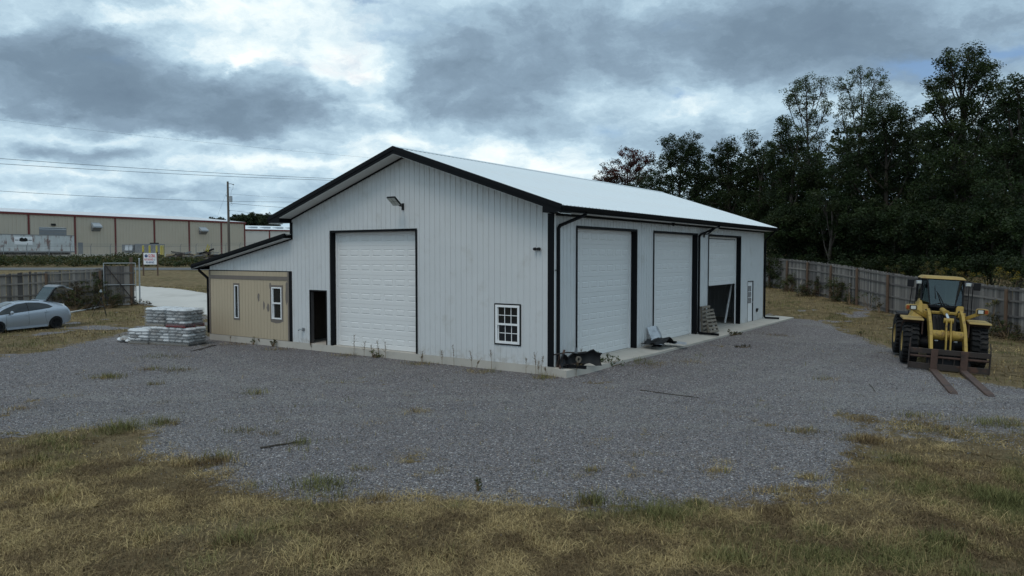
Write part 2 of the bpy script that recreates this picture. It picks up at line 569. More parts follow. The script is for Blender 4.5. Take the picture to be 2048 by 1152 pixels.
def on_ground(px, py, lift=0.0):
    r = ray(px, py)
    ts = np.concatenate([np.arange(5, 140, .05), np.arange(140, 400, .5)])
    P = np.outer(ts, r)
    g = height(P[:, 0], P[:, 1]) + lift
    k = int(np.argmax(CAMZ + P[:, 2] <= g))
    return np.array([P[k, 0], P[k, 1], float(g[k])])

def gz(x, y):
    return float(height(np.array([x]), np.array([y]))[0])

def axis_steps(lo, hi, fine, out_lo, out_hi, grow=1.22):
    a = list(np.arange(lo, hi + 1e-6, fine))
    st = fine
    while a[-1] < out_hi:
        st *= grow
        a.append(a[-1] + st)
    st = fine
    while a[0] > out_lo:
        st *= grow
        a.insert(0, a[0] - st)
    return np.array(a)

def sheet(name, xs, ys, keep=None, lift=0.0):
    X, Y = np.meshgrid(xs, ys)
    Z = height(X, Y) + lift
    n, m = X.shape
    V = np.stack([X.ravel(), Y.ravel(), Z.ravel()], 1)
    i = np.arange(n * m).reshape(n, m)
    F = np.stack([i[:-1, :-1], i[:-1, 1:], i[1:, 1:], i[1:, :-1]], -1).reshape(-1, 4)
    if keep is not None:
        cx, cy = V[F].mean(1)[:, 0], V[F].mean(1)[:, 1]
        F = F[keep(cx, cy)]
        used = np.unique(F)
        re = np.full(len(V), -1)
        re[used] = np.arange(len(used))
        V, F = V[used], re[F]
    return np_mesh(name, V, F, smooth=True)

def ground_shader(t, P):
    b = t.node('ShaderNodeBsdfPrincipled')
    n1 = t.noise(P, .35, 6, .6)
    n2 = t.noise(P, 2.2, 6, .65)
    n3 = t.noise(P, 22, 5, .7)
    c = t.ramp(n1, [(.30, (.082, .086, .034)), (.45, (.145, .108, .058)), (.56, (.185, .14, .076)), (.7, (.105, .095, .045))])
    c = t.mix(t.maprange(n2, .45, .65), c, (.235, .178, .098, 1))
    c = t.mix(t.maprange(n2, .36, .26), c, (.070, .082, .032, 1))
    f = t.math('ADD', t.math('MULTIPLY', t.math('SUBTRACT', n3, .5), 1.7), 1.0)
    cc = t.node('ShaderNodeCombineColor')
    for i in range(3):
        t.l.new(f, cc.inputs[i])
    c = t.mix(1.0, c, cc.outputs[0], 'MULTIPLY')
    t.put(b.inputs['Base Color'], c)
    b.inputs['Roughness'].default_value = .95
    b.inputs['Specular IOR Level'].default_value = .1
    bp = t.node('ShaderNodeBump')
    bp.inputs['Strength'].default_value = .9
    bp.inputs['Distance'].default_value = .05
    t.l.new(t.math('ADD', n3, t.noise(P, 60, 3, .7)), bp.inputs['Height'])
    t.l.new(bp.outputs[0], b.inputs['Normal'])
    return b

def gravel_shader(t, P, track=None):
    b = t.node('ShaderNodeBsdfPrincipled')
    P2 = t.vmath('ADD', P, t.vmath('SCALE', t.noise(P, 30, 2, .5, 'Color'), scale=.02))
    va = t.voronoi(P2, 31)
    vb = t.voronoi(P2, 55)
    sa = t.node('ShaderNodeSeparateColor')
    t.l.new(va.outputs['Color'], sa.inputs[0])
    sb = t.node('ShaderNodeSeparateColor')
    t.l.new(vb.outputs['Color'], sb.inputs[0])
    ca = t.ramp(sa.outputs[0], [(0, (.080, .070, .073)), (.3, (.185, .166, .170)), (.65, (.295, .269, .273)), (.9, (.45, .42, .415)), (1, (.70, .67, .65))])
    cb = t.ramp(sb.outputs[1], [(0, (.102, .091, .093)), (.5, (.243, .220, .220)), (.85, (.355, .33, .32)), (1, (.52, .49, .47))])
    c = t.mix(t.math('GREATER_THAN', sa.outputs[2], .62), ca, cb)
    warm = t.maprange(sa.outputs[1], .76, .90)
    c = t.mix(t.math('MULTIPLY', warm, .5), c, (.20, .145, .11, 1))
    # dust and fines worn through by traffic, old straw between the stones
    n1 = t.noise(P, .16, 6, .62)
    n2 = t.noise(t.vmath('ADD', P, (40, 9, 0)), .55, 6, .65)
    c = t.mix(t.math('MULTIPLY', t.maprange(n1, .50, .70), .50), c, (.35, .335, .315, 1))
    c = t.mix(t.math('MULTIPLY', t.maprange(n1, .46, .30), .45), c, (.178, .156, .166, 1))
    c = t.mix(t.math('MULTIPLY', t.maprange(n2, .58, .72), .42), c, (.22, .165, .105, 1))
    if track is not None:
        # lanes where wheels have ground the stone to pale fines
        c = t.mix(t.math('MULTIPLY', track, t.maprange(t.noise(P, 1.6, 5, .6), .30, .62)), c, (.34, .325, .30, 1))
    edge = t.math('MULTIPLY', t.maprange(va.outputs['Distance'], .34, .66), .55)
    c = t.mix(edge, c, (.03, .03, .034, 1))
    t.put(b.inputs['Base Color'], c)
    b.inputs['Roughness'].default_value = .92
    b.inputs['Specular IOR Level'].default_value = .2
    bp = t.node('ShaderNodeBump')
    bp.inputs['Strength'].default_value = 1.0
    bp.inputs['Distance'].default_value = .03
    hh = t.math('ADD', t.math('MULTIPLY', va.outputs['Distance'], -1.0), t.math('MULTIPLY', vb.outputs['Distance'], -.5))
    t.l.new(hh, bp.inputs['Height'])
    t.l.new(bp.outputs[0], b.inputs['Normal'])
    return b

def ground_material():
    m = bpy.data.materials.new('ground_mix')
    m.use_nodes = True
    t = NT(m.node_tree)
    t.n.remove(t.n['Principled BSDF'])
    P = t.node('ShaderNodeNewGeometry').outputs['Position']
    t.l.new(ground_shader(t, P).outputs[0], t.n['Material Output'].inputs[0])
    MATS['ground_mix'] = m

def gravel_material():
    m = bpy.data.materials.new('gravel_mix')
    m.use_nodes = True
    t = NT(m.node_tree)
    t.n.remove(t.n['Principled BSDF'])
    P = t.node('ShaderNodeNewGeometry').outputs['Position']
    sc_ = t.node('ShaderNodeSeparateColor')
    t.l.new(t.node('ShaderNodeAttribute', attribute_name='tint').outputs['Color'], sc_.inputs[0])
    cover, track = sc_.outputs[0], sc_.outputs[1]
    n = t.noise(P, 4.5, 8, .72)
    f = t.maprange(t.math('ADD', cover, t.math('MULTIPLY', t.math('SUBTRACT', n, .5), 1.1)), .42, .60)
    ms = t.node('ShaderNodeMixShader')
    t.l.new(f, ms.inputs[0])
    t.l.new(ground_shader(t, P).outputs[0], ms.inputs[1])
    t.l.new(gravel_shader(t, P, track).outputs[0], ms.inputs[2])
    t.l.new(ms.outputs[0], t.n['Material Output'].inputs[0])
    MATS['gravel_mix'] = m

ground_material()
gravel_material()

xs = axis_steps(-46, 46, .6, -1800, 1800)
ys = axis_steps(2, 72, .6, -500, 3000)
structure(link('ground', sheet('ground', xs, ys), 'ground_mix'))

def inside(poly, x, y):
    r = np.zeros(np.shape(x), bool)
    n = len(poly)
    for i in range(n):
        (x1, y1), (x2, y2) = poly[i], poly[(i + 1) % n]
        c = ((y1 > y) != (y2 > y)) & (x < (x2 - x1) * (y - y1) / (y2 - y1 + 1e-12) + x1)
        r ^= c
    return r

_near = [(-420, 940), (-120, 900), (0, 884), (90, 862), (150, 852), (205, 868), (245, 848), (330, 842), (345, 850), (285, 872), (268, 895), (300, 928), (370, 915), (430, 900),
         (458, 928), (452, 962), (492, 990), (600, 1000), (650, 1006), (700, 984), (760, 988), (880, 996), (1000, 1010), (1090, 1012), (1160, 994), (1260, 1002),
         (1390, 1020), (1480, 1005), (1540, 992), (1640, 1002), (1700, 975), (1692, 930), (1722, 905), (1700, 882), (1760, 862), (1850, 868), (1960, 884), (2060, 925), (2400, 985)]
_far = [(2400, 830), (2048, 778), (2000, 770), (1900, 752), (1830, 738), (1800, 708), (1780, 692), (1720, 670), (1640, 647), (1590, 640)]
_left = [(418, 674), (330, 664), (262, 668), (205, 676), (130, 692), (80, 706), (0, 716), (-150, 740), (-420, 780)]
GRAVEL = [tuple(on_z(*q)[:2]) for q in _near + _far] + [(6.0, 38.0), (-9.0, 33.5)] + [tuple(on_z(*q)[:2]) for q in _left]

def gravel_at(x, y):
    wx = x + 1.1 * (fbm(x * .8, y * .8, 21, 4) - .5) + .35 * (fbm(x * 5, y * 5, 23, 2) - .5)
    wy = y + 1.1 * (fbm(x * .8, y * .8, 22, 4) - .5) + .35 * (fbm(x * 5, y * 5, 24, 2) - .5)
    g = inside(GRAVEL, wx, wy)
    return g

def gravel_cover(x, y):
    """how much of the ground is stone: 0 turf, 1 clean gravel"""
    acc = np.zeros(np.shape(x))
    for k in range(10):
        a, r = k * 2.4, 1.15 * math.sqrt((k + .5) / 10)
        acc += gravel_at(x + r * math.cos(a), y + r * math.sin(a))
    c = acc / 10
    st = fbm(x * .5 + 3, y * .5, 31, 4)
    c = np.maximum(c, sstep(.58, .72, st) * np.where(y < 16, .30, .7) * (y < 47))
    # turf has crept over the stones at the right, before the loader
    patch = sstep(6.2, 8.0, x) * sstep(11.0, 12.5, y) * (1 - sstep(16.5, 19.5, y))
    c = c * (1 - patch) + patch * np.clip(c * .45 + 1.3 * (fbm(x * .8, y * .8, 37, 4) - .42), 0, 1)
    c = c - .55 * sstep(.70, .82, fbm(x * 1.1, y * 1.1, 33, 4))
    return np.clip(c, 0, 1)

gx, gy = np.arange(-36, 35, .16), np.arange(7, 47, .16)
me = sheet('gravel_yard', gx, gy, lambda x, y: gravel_cover(x, y) > .02, .012)
co = np.zeros(len(me.vertices) * 3, dtype=np.float32)
me.vertices.foreach_get('co', co)
co = co.reshape(-1, 3)
cv = gravel_cover(co[:, 0].astype(float), co[:, 1].astype(float))
at_ = me.color_attributes.new('tint', 'FLOAT_COLOR', 'POINT')
LANES = [[(-17, 37), (-13, 29), (-7, 21.5), (0, 17.5), (7, 17.0), (13, 18.5), (20, 21)], [(16, 33), (10.5, 27), (6, 22), (-1, 18), (-9, 18), (-20, 21)],
         [(5.5, 26.5), (9, 24), (12, 20), (13, 15.5)], [(-4.5, 26.5), (-5.5, 22), (-9, 17), (-16, 15)], [(11, 33), (13.5, 29), (14.5, 22), (18, 17.5)]]
def lane_wear(x, y):
    best = np.zeros(np.shape(x))
    for L in LANES:
        P_ = np.array(L, float)
        # smooth the bends
        for _ in range(3):
            Q = [P_[0]]
            for a, b in zip(P_[:-1], P_[1:]):
                Q += [a * .75 + b * .25, a * .25 + b * .75]
            P_ = np.array(Q + [P_[-1]])
        d = np.full(np.shape(x), 99.0)
        for a, b in zip(P_[:-1], P_[1:]):
            ab = b - a
            t = np.clip(((x - a[0]) * ab[0] + (y - a[1]) * ab[1]) / (ab @ ab), 0, 1)
            d = np.minimum(d, np.hypot(x - a[0] - t * ab[0], y - a[1] - t * ab[1]))
        best = np.maximum(best, np.exp(-((d - .95) / .30) ** 2))
    return best
tw = lane_wear(co[:, 0].astype(float), co[:, 1].astype(float))
cc4 = np.stack([cv, tw * .55, np.zeros_like(cv), np.ones_like(cv)], 1)
at_.data.foreach_set('color', cc4.astype(np.float32).ravel())
structure(link('gravel_yard', me, 'gravel_mix'))

# concrete drive beyond the gate, road behind it
def ribbon(name, poly, mat, lift, step=.8):
    p = np.array(poly)
    return structure(link(name, sheet(name, np.arange(p[:, 0].min(), p[:, 0].max() + step, step), np.arange(p[:, 1].min(), p[:, 1].max() + step, step),
                          lambda x, y: inside(poly, x, y), lift), mat))
_d = [on_ground(*q)[:2] for q in [(262, 606), (266, 588), (272, 572), (340, 577), (418, 588)]]
DRIVE = [tuple(q) for q in _d] + [(-9.5, 57.0), (-4, 56), (-4, 53.0), (-14.5, 43.5)] + [tuple(on_ground(*q)[:2]) for q in [(418, 632), (350, 622), (300, 612), (282, 609)]]
DRIVE = [(float(a), float(b)) for a, b in DRIVE]
ribbon('concrete_driveway', DRIVE, 'driveway', .03, .35)
ROAD = [(-140, 81.5), (-60, 82.0), (-20, 82.5), (40, 84), (40, 88.5), (-20, 87.5), (-60, 87), (-140, 86.5)]
ribbon('road', ROAD, 'asphalt', .04, .8)
# ---------------------------------------------------------------- the shop
# local frame: x to the right along the gable front (the front wall runs x = -17.7 .. 0), y away along the side wall, z up from the slab
SHOP = thing('metal_shop_building', 'large white ribbed metal shop with black trim, white roof and tan lean-to corner', 'building',
             (B_ORG[0], B_ORG[1], SLAB), -B_YAW)
def shop_world(x, y, z):
    p = B_ORG + UD * (-x) + VD * y
    return (float(p[0]), float(p[1]), SLAB + z)

L_SHOP, W_MAIN, W_ALL = 21.86, 12.19, 17.70
SLOPE = 1 / 3.0
def roof_z(x):                      # top of the main roof
    return 7.167 - abs(x + W_MAIN / 2) * SLOPE
def wall_top(x):                    # where the gable siding meets the soffit
    return roof_z(x) - .27
def lean_z(x):                      # top of the lean-to roof
    return 3.02 + (x + 18.45) * .2
def lean_top(x):
    return lean_z(x) - .19

# slab under the walls
mb = MB()
mb.box((-W_ALL - .02, -.03, -.6), (.0, L_SHOP, -.004))
obj('foundation_slab', mb, 'concrete', SHOP)

def subtract(lo, hi, cuts):
    segs = [(lo, hi)]
    for a, b in cuts:
        nxt = []
        for s, e in segs:
            if b <= s or a >= e:
                nxt.append((s, e))
            else:
                if a > s:
                    nxt.append((s, a))
                if b < e:
                    nxt.append((b, e))
        segs = nxt
    return segs

def ribbed_wall(wall_name, t0, t1, fn, top, bottom=lambda t: 0.0, openings=(), panel=.9144, rib=.2286, rh=.020, mat='siding', parent=SHOP, start=None, piece='siding_panel', foot=.023, crown=.010):
    """a wall of ribbed sheets, each sheet an object; fn(t, out, z) gives the local point"""
    root = None
    a = t0 if start is None else start
    while a < t1 - 1e-6:
        b = min(a + panel, t1)
        lo = max(a, t0)
        ts = {lo, b}
        k = math.ceil((lo - 1e-6) / rib) if start is None else 0
        c = a + rib / 2
        prof = []
        while c < b + rib:
            for dt, h in ((-foot, 0), (-crown, rh), (crown, rh), (foot, 0)):
                prof.append((c + dt, h))
            c += rib
        pt = [a - .1] + [q[0] for q in prof] + [b + 1]
        ph = [0] + [q[1] for q in prof] + [0]
        for q in prof:
            if lo < q[0] < b:
                ts.add(q[0])
        for o in openings:
            for e in o[:2]:
                if lo < e < b:
                    ts.add(e)
        T = sorted(ts)
        m = MB()
        for t, u in zip(T[:-1], T[1:]):
            mid = (t + u) / 2
            cuts = [(o[2], o[3]) for o in openings if o[0] < mid < o[1]]
            hi = min(top(t), top(u))
            for s, e in subtract(bottom(mid), hi, cuts):
                zt = (top(t), top(u)) if abs(e - hi) < 1e-6 else (e, e)
                h1, h2 = np.interp(t, pt, ph), np.interp(u, pt, ph)
                m.add([fn(t, h1, s), fn(u, h2, s), fn(u, h2, zt[1]), fn(t, h1, zt[0])], [(0, 1, 2, 3)])
        if m.f:
            if root is None:
                root = bpy.data.objects.new(wall_name, None)
                COL.objects.link(root)
                root.parent = parent
            obj(piece, m, mat, root)
        a = b
    return root

# openings (t runs along the wall)
GD = (-9.90, -5.59, 0.0, 4.33)             # big door of the gable front
DW = (-11.14, -10.17, 0.0, 2.10)           # open doorway
WN = (-2.21, -1.21, .583, 1.885)           # six-over-six window
front_fn = lambda t, o, z: (t, -o, z)
def front_top(t):
    return wall_top(t) if t > -W_MAIN else lean_top(t)
ribbed_wall('front_wall', -W_MAIN, -.02, front_fn, wall_top, openings=[GD, DW, WN])
ribbed_wall('lean_to_gable', -W_ALL + .03, -W_MAIN, front_fn, lean_top, bottom=lambda t: 2.80)
SD = [(1.41, 5.84, 0, 4.35), (7.39, 11.93, 0, 4.35), (13.37, 17.90, 0, 4.35), (19.08, 20.04, 0, 2.114)]
side_fn = lambda t, o, z: (o, t, z)
ribbed_wall('side_wall', .0, L_SHOP, side_fn, lambda t: 4.76, openings=SD)
ribbed_wall('rear_wall', -W_MAIN, 0, lambda t, o, z: (t, L_SHOP + o, z), wall_top)
ribbed_wall('inner_side_wall', 0, L_SHOP, lambda t, o, z: (-W_MAIN - o, t, z), lambda t: 4.95)
mb = MB()
mb.box((-W_ALL, 0.05, 0), (-W_ALL + .08, L_SHOP, lean_top(-W_ALL)))
obj('lean_to_side_wall', mb, 'siding', SHOP)
mb = MB()
mb.box((-W_ALL, L_SHOP - .06, 0), (-W_MAIN, L_SHOP, 2.9))
obj('lean_to_rear_wall', mb, 'siding', SHOP)

# roof sheets, each its own object
def roof_panels(name, root_name, eave, ridge, y0, y1, rib=.2286, w=.9144, mat='roof_white', flip=False):
    root = bpy.data.objects.new(root_name, None)
    COL.objects.link(root)
    root.parent = SHOP
    (xe, ze), (xr, zr) = eave, ridge
    nx, nz = -(zr - ze), (xr - xe)
    ln = math.hypot(nx, nz)
    nx, nz = nx / ln, nz / ln
    if nz < 0:
        nx, nz = -nx, -nz
    def panel_mesh(width):
        m = MB()
        T, H = [0.0], [0.0]
        c = rib / 2
        while c < width:
            for dt, h in ((-.03, 0), (-.012, .019), (.012, .019), (.03, 0)):
                T.append(c + dt)
                H.append(h)
            c += rib
        T.append(width + .012)
        H.append(.003)
        for (t, h), (u, g) in zip(zip(T[:-1], H[:-1]), zip(T[1:], H[1:])):
            m.add([(xe + nx * h, t, ze + nz * h), (xe + nx * g, u, ze + nz * g), (xr + nx * g, u, zr + nz * g), (xr + nx * h, t, zr + nz * h)], [(0, 1, 2, 3) if not flip else (3, 2, 1, 0)])
        return m.mesh(name)
    full = panel_mesh(w)
    y = y0
    while y < y1 - 1e-3:
        if y + w <= y1 + 1e-3:
            link(name, full, mat, root, (0, y, 0))
        else:
            link(name, panel_mesh(y1 - y), mat, root, (0, y, 0))
        y += w
    return root
YA, YB = -.60, L_SHOP + .36
XR, XL = .60, -W_MAIN - .60
MID = -W_MAIN / 2
R1 = roof_panels('roof_panel', 'roof', (XR + .02, roof_z(XR) - .007), (MID, roof_z(MID)), YA, YB)
roof_panels('roof_panel', 'rear_roof_slope', (XL - .02, roof_z(XL) - .007), (MID, roof_z(MID)), YA, YB, flip=True)
roof_panels('roof_panel', 'lean_to_roof', (-18.47, lean_z(-18.47)), (-W_MAIN + .0, lean_z(-W_MAIN)), -.36, YB, flip=True)
# ridge cap
mb = MB()
mb.prism([(MID - .2, roof_z(MID - .2) + .024), (MID, roof_z(MID) + .03), (MID + .2, roof_z(MID + .2) + .024), (MID + .2, roof_z(MID + .2) + .028), (MID, roof_z(MID) + .036), (MID - .2, roof_z(MID - .2) + .028)],
         lambda a, b, h: (a, h, b), YA, YB)
obj('ridge_cap', mb, 'roof_white', SHOP)

# black rake boards (two steps), fascia and gutters, soffits
def slope_board(name, x0, x1, zf, d0, d1, y0, y1, mat):
    m = MB()
    m.hexa([(x0, y0, zf(x0) - d1), (x1, y0, zf(x1) - d1), (x1, y1, zf(x1) - d1), (x0, y1, zf(x0) - d1),
            (x0, y0, zf(x0) - d0), (x1, y0, zf(x1) - d0), (x1, y1, zf(x1) - d0), (x0, y1, zf(x0) - d0)])
    return obj(name, m, mat, SHOP)
for x0, x1 in ((XL - .02, MID), (MID, XR + .02)):
    slope_board('rake_trim', x0, x1, roof_z, -.030, .115, YA - .035, YA + .06, 'black_trim')
    slope_board('rake_board', x0, x1, roof_z, .118, .235, YA - .012, YA + .03, 'black_trim')
    slope_board('rake_trim', x0, x1, roof_z, -.030, .20, YB - .06, YB + .03, 'black_trim')
    slope_board('rake_soffit', x0, x1, roof_z, .235, .25, YA + .0, .0, 'soffit')
    slope_board('soffit_edge_trim', x0 + .62, x1, roof_z, .251, .30, -.055, -.001, 'black_trim')
slope_board('rake_trim', -18.47, -W_MAIN + .02, lean_z, -.028, .075, -.40, -.30, 'black_trim')
slope_board('rake_board', -18.47, -W_MAIN + .02, lean_z, .078, .155, -.372, -.33, 'black_trim')
slope_board('rake_soffit', -18.45, -W_MAIN, lean_z, .155, .17, -.36, .0, 'soffit')
slope_board('soffit_edge_trim', -W_ALL, -W_MAIN - .03, lean_z, .171, .215, -.055, -.001, 'black_trim')
# eave returns at the corners
mb = MB()
mb.hexa([(-.02, YA - .01, 4.725), (XR + .02, YA - .01, 4.725), (XR + .02, .02, 4.725), (-.02, .02, 4.725), (-.02, YA - .01, roof_z(0) - .19), (XR + .02, YA - .01, roof_z(XR) - .08), (XR + .02, .02, roof_z(XR) - .08), (-.02, .02, roof_z(0) - .19)])
obj('eave_return', mb, 'black_trim', SHOP)
mb = MB()
mb.hexa([(XL - .02, YA - .01, 4.72), (-W_MAIN + .02, YA - .01, 4.72), (-W_MAIN + .02, .02, 4.72), (XL - .02, .02, 4.72), (XL - .02, YA - .01, roof_z(XL) - .08), (-W_MAIN + .02, YA - .01, roof_z(-W_MAIN) - .19), (-W_MAIN + .02, .02, roof_z(-W_MAIN) - .19), (XL - .02, .02, roof_z(XL) - .08)])
obj('eave_return', mb, 'black_trim', SHOP)
def gutter(y0, y1, x, z, sgn):
    m = MB()
    prof = [(0, 0), (.012, -.01), (.012, -.105), (.085, -.105), (.115, -.05), (.128, -.005), (.120, -.005), (.108, -.048), (.08, -.095), (.02, -.095), (.02, -.0)]
    m.prism([(x + sgn * a, z + b) for a, b in prof], lambda a, b, h: (a, h, b), y0, y1)
    return obj('gutter', m, 'black_trim', SHOP)
gutter(YA, YB, XR, roof_z(XR) - .035, 1)
gutter(YA, YB, XL, roof_z(XL) - .035, -1)
gutter(-.36, YB, -18.45, lean_z(-18.45) - .03, -1)
mb = MB()
mb.box((XR - .02, YA + .06, 4.735), (XR + .0, YB - .06, roof_z(XR) - .02))
obj('fascia', mb, 'black_trim', SHOP)
mb = MB()
mb.box((.0, YA + .06, 4.742), (XR - .02, YB - .06, 4.752))
obj('eave_soffit', mb, 'soffit', SHOP)
mb = MB()
mb.box((.024, 0.1, 4.665), (.055, L_SHOP, 4.741))
obj('soffit_edge_trim', mb, 'black_trim', SHOP)
mb = MB()
mb.box((XL + .02, .01, 4.742), (-W_MAIN, YB, 4.752))
obj('eave_soffit', mb, 'soffit', SHOP)
mb = MB()
mb.box((-18.44, -.34, lean_z(-18.45) - .19), (-W_ALL, YB, lean_z(-18.45) - .178))
mb.box((-18.46, -.38, lean_z(-18.45) - .19), (-18.44, YB, lean_z(-18.45) - .03))
obj('lean_to_fascia', mb, 'black_trim', SHOP)

# corner posts
mb = MB()
mb.box((-.20, -.026, .01), (.022, .0, 4.73))
obj('corner_trim', mb, 'black_trim', SHOP)
mb = MB()
mb.box((.0, .001, .01), (.0255, .085, 4.70))
obj('corner_flashing', mb, 'vinyl_white', SHOP)
mb = MB()
mb.box((-W_MAIN - .03, -.030, lean_z(-W_MAIN) - .20), (-W_MAIN + .085, -.001, 4.74))
mb.box((-W_MAIN - .10, -.002, lean_z(-W_MAIN) + .01), (-W_MAIN - .03, .1, 4.74))
obj('corner_trim', mb, 'black_trim', SHOP)
mb = MB()
mb.box((.0, L_SHOP - .04, .01), (.028, L_SHOP + .028, 4.73))
mb.box((-.1, L_SHOP + .0, .01), (.0, L_SHOP + .028, 4.73))
obj('corner_trim', mb, 'black_trim', SHOP)
mb = MB()
mb.box((-W_ALL - .01, -.024, 2.775), (-W_MAIN - .04, -.001, 2.812))
obj('drip_trim', mb, 'black_trim', SHOP)

# downspouts with their elbows
def downspout(name, path, w=.095, d=.07):
    m = MB()
    for p, q in zip(path[:-1], path[1:]):
        p, q = Vector(p), Vector(q)
        e = (q - p).normalized() * .03
        m.bar(p - e * .6, q + e * .6, d if abs((q - p).x) < .5 else w, w, up=(0, 1, 0) if abs((q - p).normalized().y) < .9 else (1, 0, 0))
    return obj(name, m, 'black_trim', SHOP)
downspout('downspout', [(.60, .99, 4.80), (.55, .97, 4.70), (.12, .18, 4.36), (.075, .165, 4.28), (.075, .165, .12), (.12, .17, .05), (.95, .32, .035)])
downspout('downspout', [(.62, 13.1, 4.80), (.58, 13.05, 4.70), (.13, 12.12, 4.37), (.075, 12.05, 4.28), (.075, 12.05, .12), (.12, 12.05, .05), (1.0, 11.95, .03)])
downspout('downspout', [(.62, L_SHOP - .05, 4.80), (.56, L_SHOP - .02, 4.68), (.12, L_SHOP + .07, 4.30), (.075, L_SHOP + .07, 4.2), (.075, L_SHOP + .07, .12), (.12, L_SHOP + .07, .05), (.8, L_SHOP + .25, .03)])
downspout('downspout', [(-18.36, -.12, lean_z(-18.4) - .1), (-18.3, -.10, lean_z(-18.4) - .26), (-W_ALL - .09, -.045, 2.46), (-W_ALL - .06, -.045, 2.40), (-W_ALL - .06, -.045, .06)], w=.08, d=.06)
mb = MB()
mb.box((.02, L_SHOP - .02, 3.56), (.12, L_SHOP + .12, 3.60))
mb.box((.02, L_SHOP - .02, .66), (.12, L_SHOP + .12, .70))
mb.box((.03, .03, 2.98), (.11, .14, 3.0))
obj('downspout_strap', mb, 'black_trim', SHOP)

# overhead doors: black jamb and head, white stop, raised-panel sections
def section_mesh(w, h, cols, thick=.045):
    """one door section in (t, out, z), front face at out = 0, embossed panels"""
    m = MB()
    pitch = (w - .16) / cols
    pw, ph = pitch * .78, h * .48
    z0 = (h - ph) / 2
    prev = 0.0
    def q(a, b, c, d):
        m.add([a, b, c, d], [(0, 1, 2, 3)])
    q((0, 0, .0015), (w, 0, .0015), (w, 0, z0), (0, 0, z0))
    q((0, 0, z0 + ph), (w, 0, z0 + ph), (w, 0, h - .0015), (0, 0, h - .0015))
    q((0, 0, h - .0015), (w, 0, h - .0015), (w, thick, h), (0, thick, h))
    q((0, thick, 0), (w, thick, 0), (w, 0, .0015), (0, 0, .0015))
    q((w, thick, 0), (0, thick, 0), (0, thick, h), (w, thick, h))
    for i in range(cols):
        a = .08 + pitch * i + (pitch - pw) / 2
        b = a + pw
        q((prev, 0, z0), (a, 0, z0), (a, 0, z0 + ph), (prev, 0, z0 + ph))
        prev = b
        R = [(0, 0), (.016, .010), (.026, .010), (.056, -.003)]
        rings = [[(a + r, o, z0 + r), (b - r, o, z0 + r), (b - r, o, z0 + ph - r), (a + r, o, z0 + ph - r)] for r, o in R]
        for A, B in zip(rings[:-1], rings[1:]):
            for k in range(4):
                q(A[k], A[(k + 1) % 4], B[(k + 1) % 4], B[k])
        q(*rings[-1])
    q((prev, 0, z0), (w, 0, z0), (w, 0, z0 + ph), (prev, 0, z0 + ph))
    return m.mesh('door_section')

def overhead_door(t0, t1, ztop, place, rotz, cols, raised=0.0, recess=.24, trim_left=.05, trim_right=.05):
    """place(t, out, z) -> local point (out: outward from the wall); sections turned by rotz"""
    root = bpy.data.objects.new('overhead_door', None)
    COL.objects.link(root)
    root.parent = SHOP
    def pbox(m, ta, tb, oa, ob, za, zb):
        c = [place(t, o, z) for t in (ta, tb) for o in (oa, ob) for z in (za, zb)]
        m.box([min(q[i] for q in c) for i in range(3)], [max(q[i] for q in c) for i in range(3)])
    m = MB()
    pbox(m, t0, t0 + .03, -.30, .028, 0.004, ztop)
    pbox(m, t0 - .05, t0, .0205, .03, 0.004, ztop + .05)
    obj('jamb_trim', m, 'black_trim', root)
    m = MB()
    pbox(m, t1 - .03, t1, -.30, .028, 0.004, ztop)
    pbox(m, t1, t1 + .05, .0205, .03, 0.004, ztop + .05)
    obj('jamb_trim', m, 'black_trim', root)
    m = MB()
    pbox(m, t0 + .03, t1 - .03, -.30, .028, ztop - .03, ztop)
    pbox(m, t0, t1, .0205, .03, ztop, ztop + .05)
    obj('head_trim', m, 'black_trim', root)
    m = MB()
    pbox(m, t0 + .03, t0 + .11, -recess + .004, -recess + .05, 0.004, ztop - .03)
    pbox(m, t1 - .11, t1 - .03, -recess + .004, -recess + .05, 0.004, ztop - .03)
    pbox(m, t0 + .11, t1 - .11, -recess + .004, -recess + .05, ztop - .11, ztop - .03)
    obj('door_stop', m, 'vinyl_white', root)
    w = t1 - t0 - .08
    h = ztop / 8.0
    me = section_mesh(w, h - .001, cols)
    n = 8
    for i in range(n):
        z = i * h + raised + .012
        if z + h > ztop + .25:
            break
        p = place(t0 + .04 if rotz == 0 else t0 + .04, -recess, z)
        link('door_section', me, 'door_white', root, p, (0, 0, rotz))
    m = MB()
    pbox(m, t0 + .05, t1 - .05, -recess - .04, -recess - .002, raised + .0, raised + .018)
    obj('bottom_seal', m, 'plastic_black', root)
    return root
fplace = lambda t, o, z: (t, -o, z)
splace = lambda t, o, z: (o, t, z)
overhead_door(GD[0], GD[1], GD[3], fplace, 0, 7)
for i, s in enumerate(SD[:3]):
    overhead_door(s[0], s[1], s[3], splace, math.pi / 2, 7, raised=2.02 if i == 2 else 0.0)
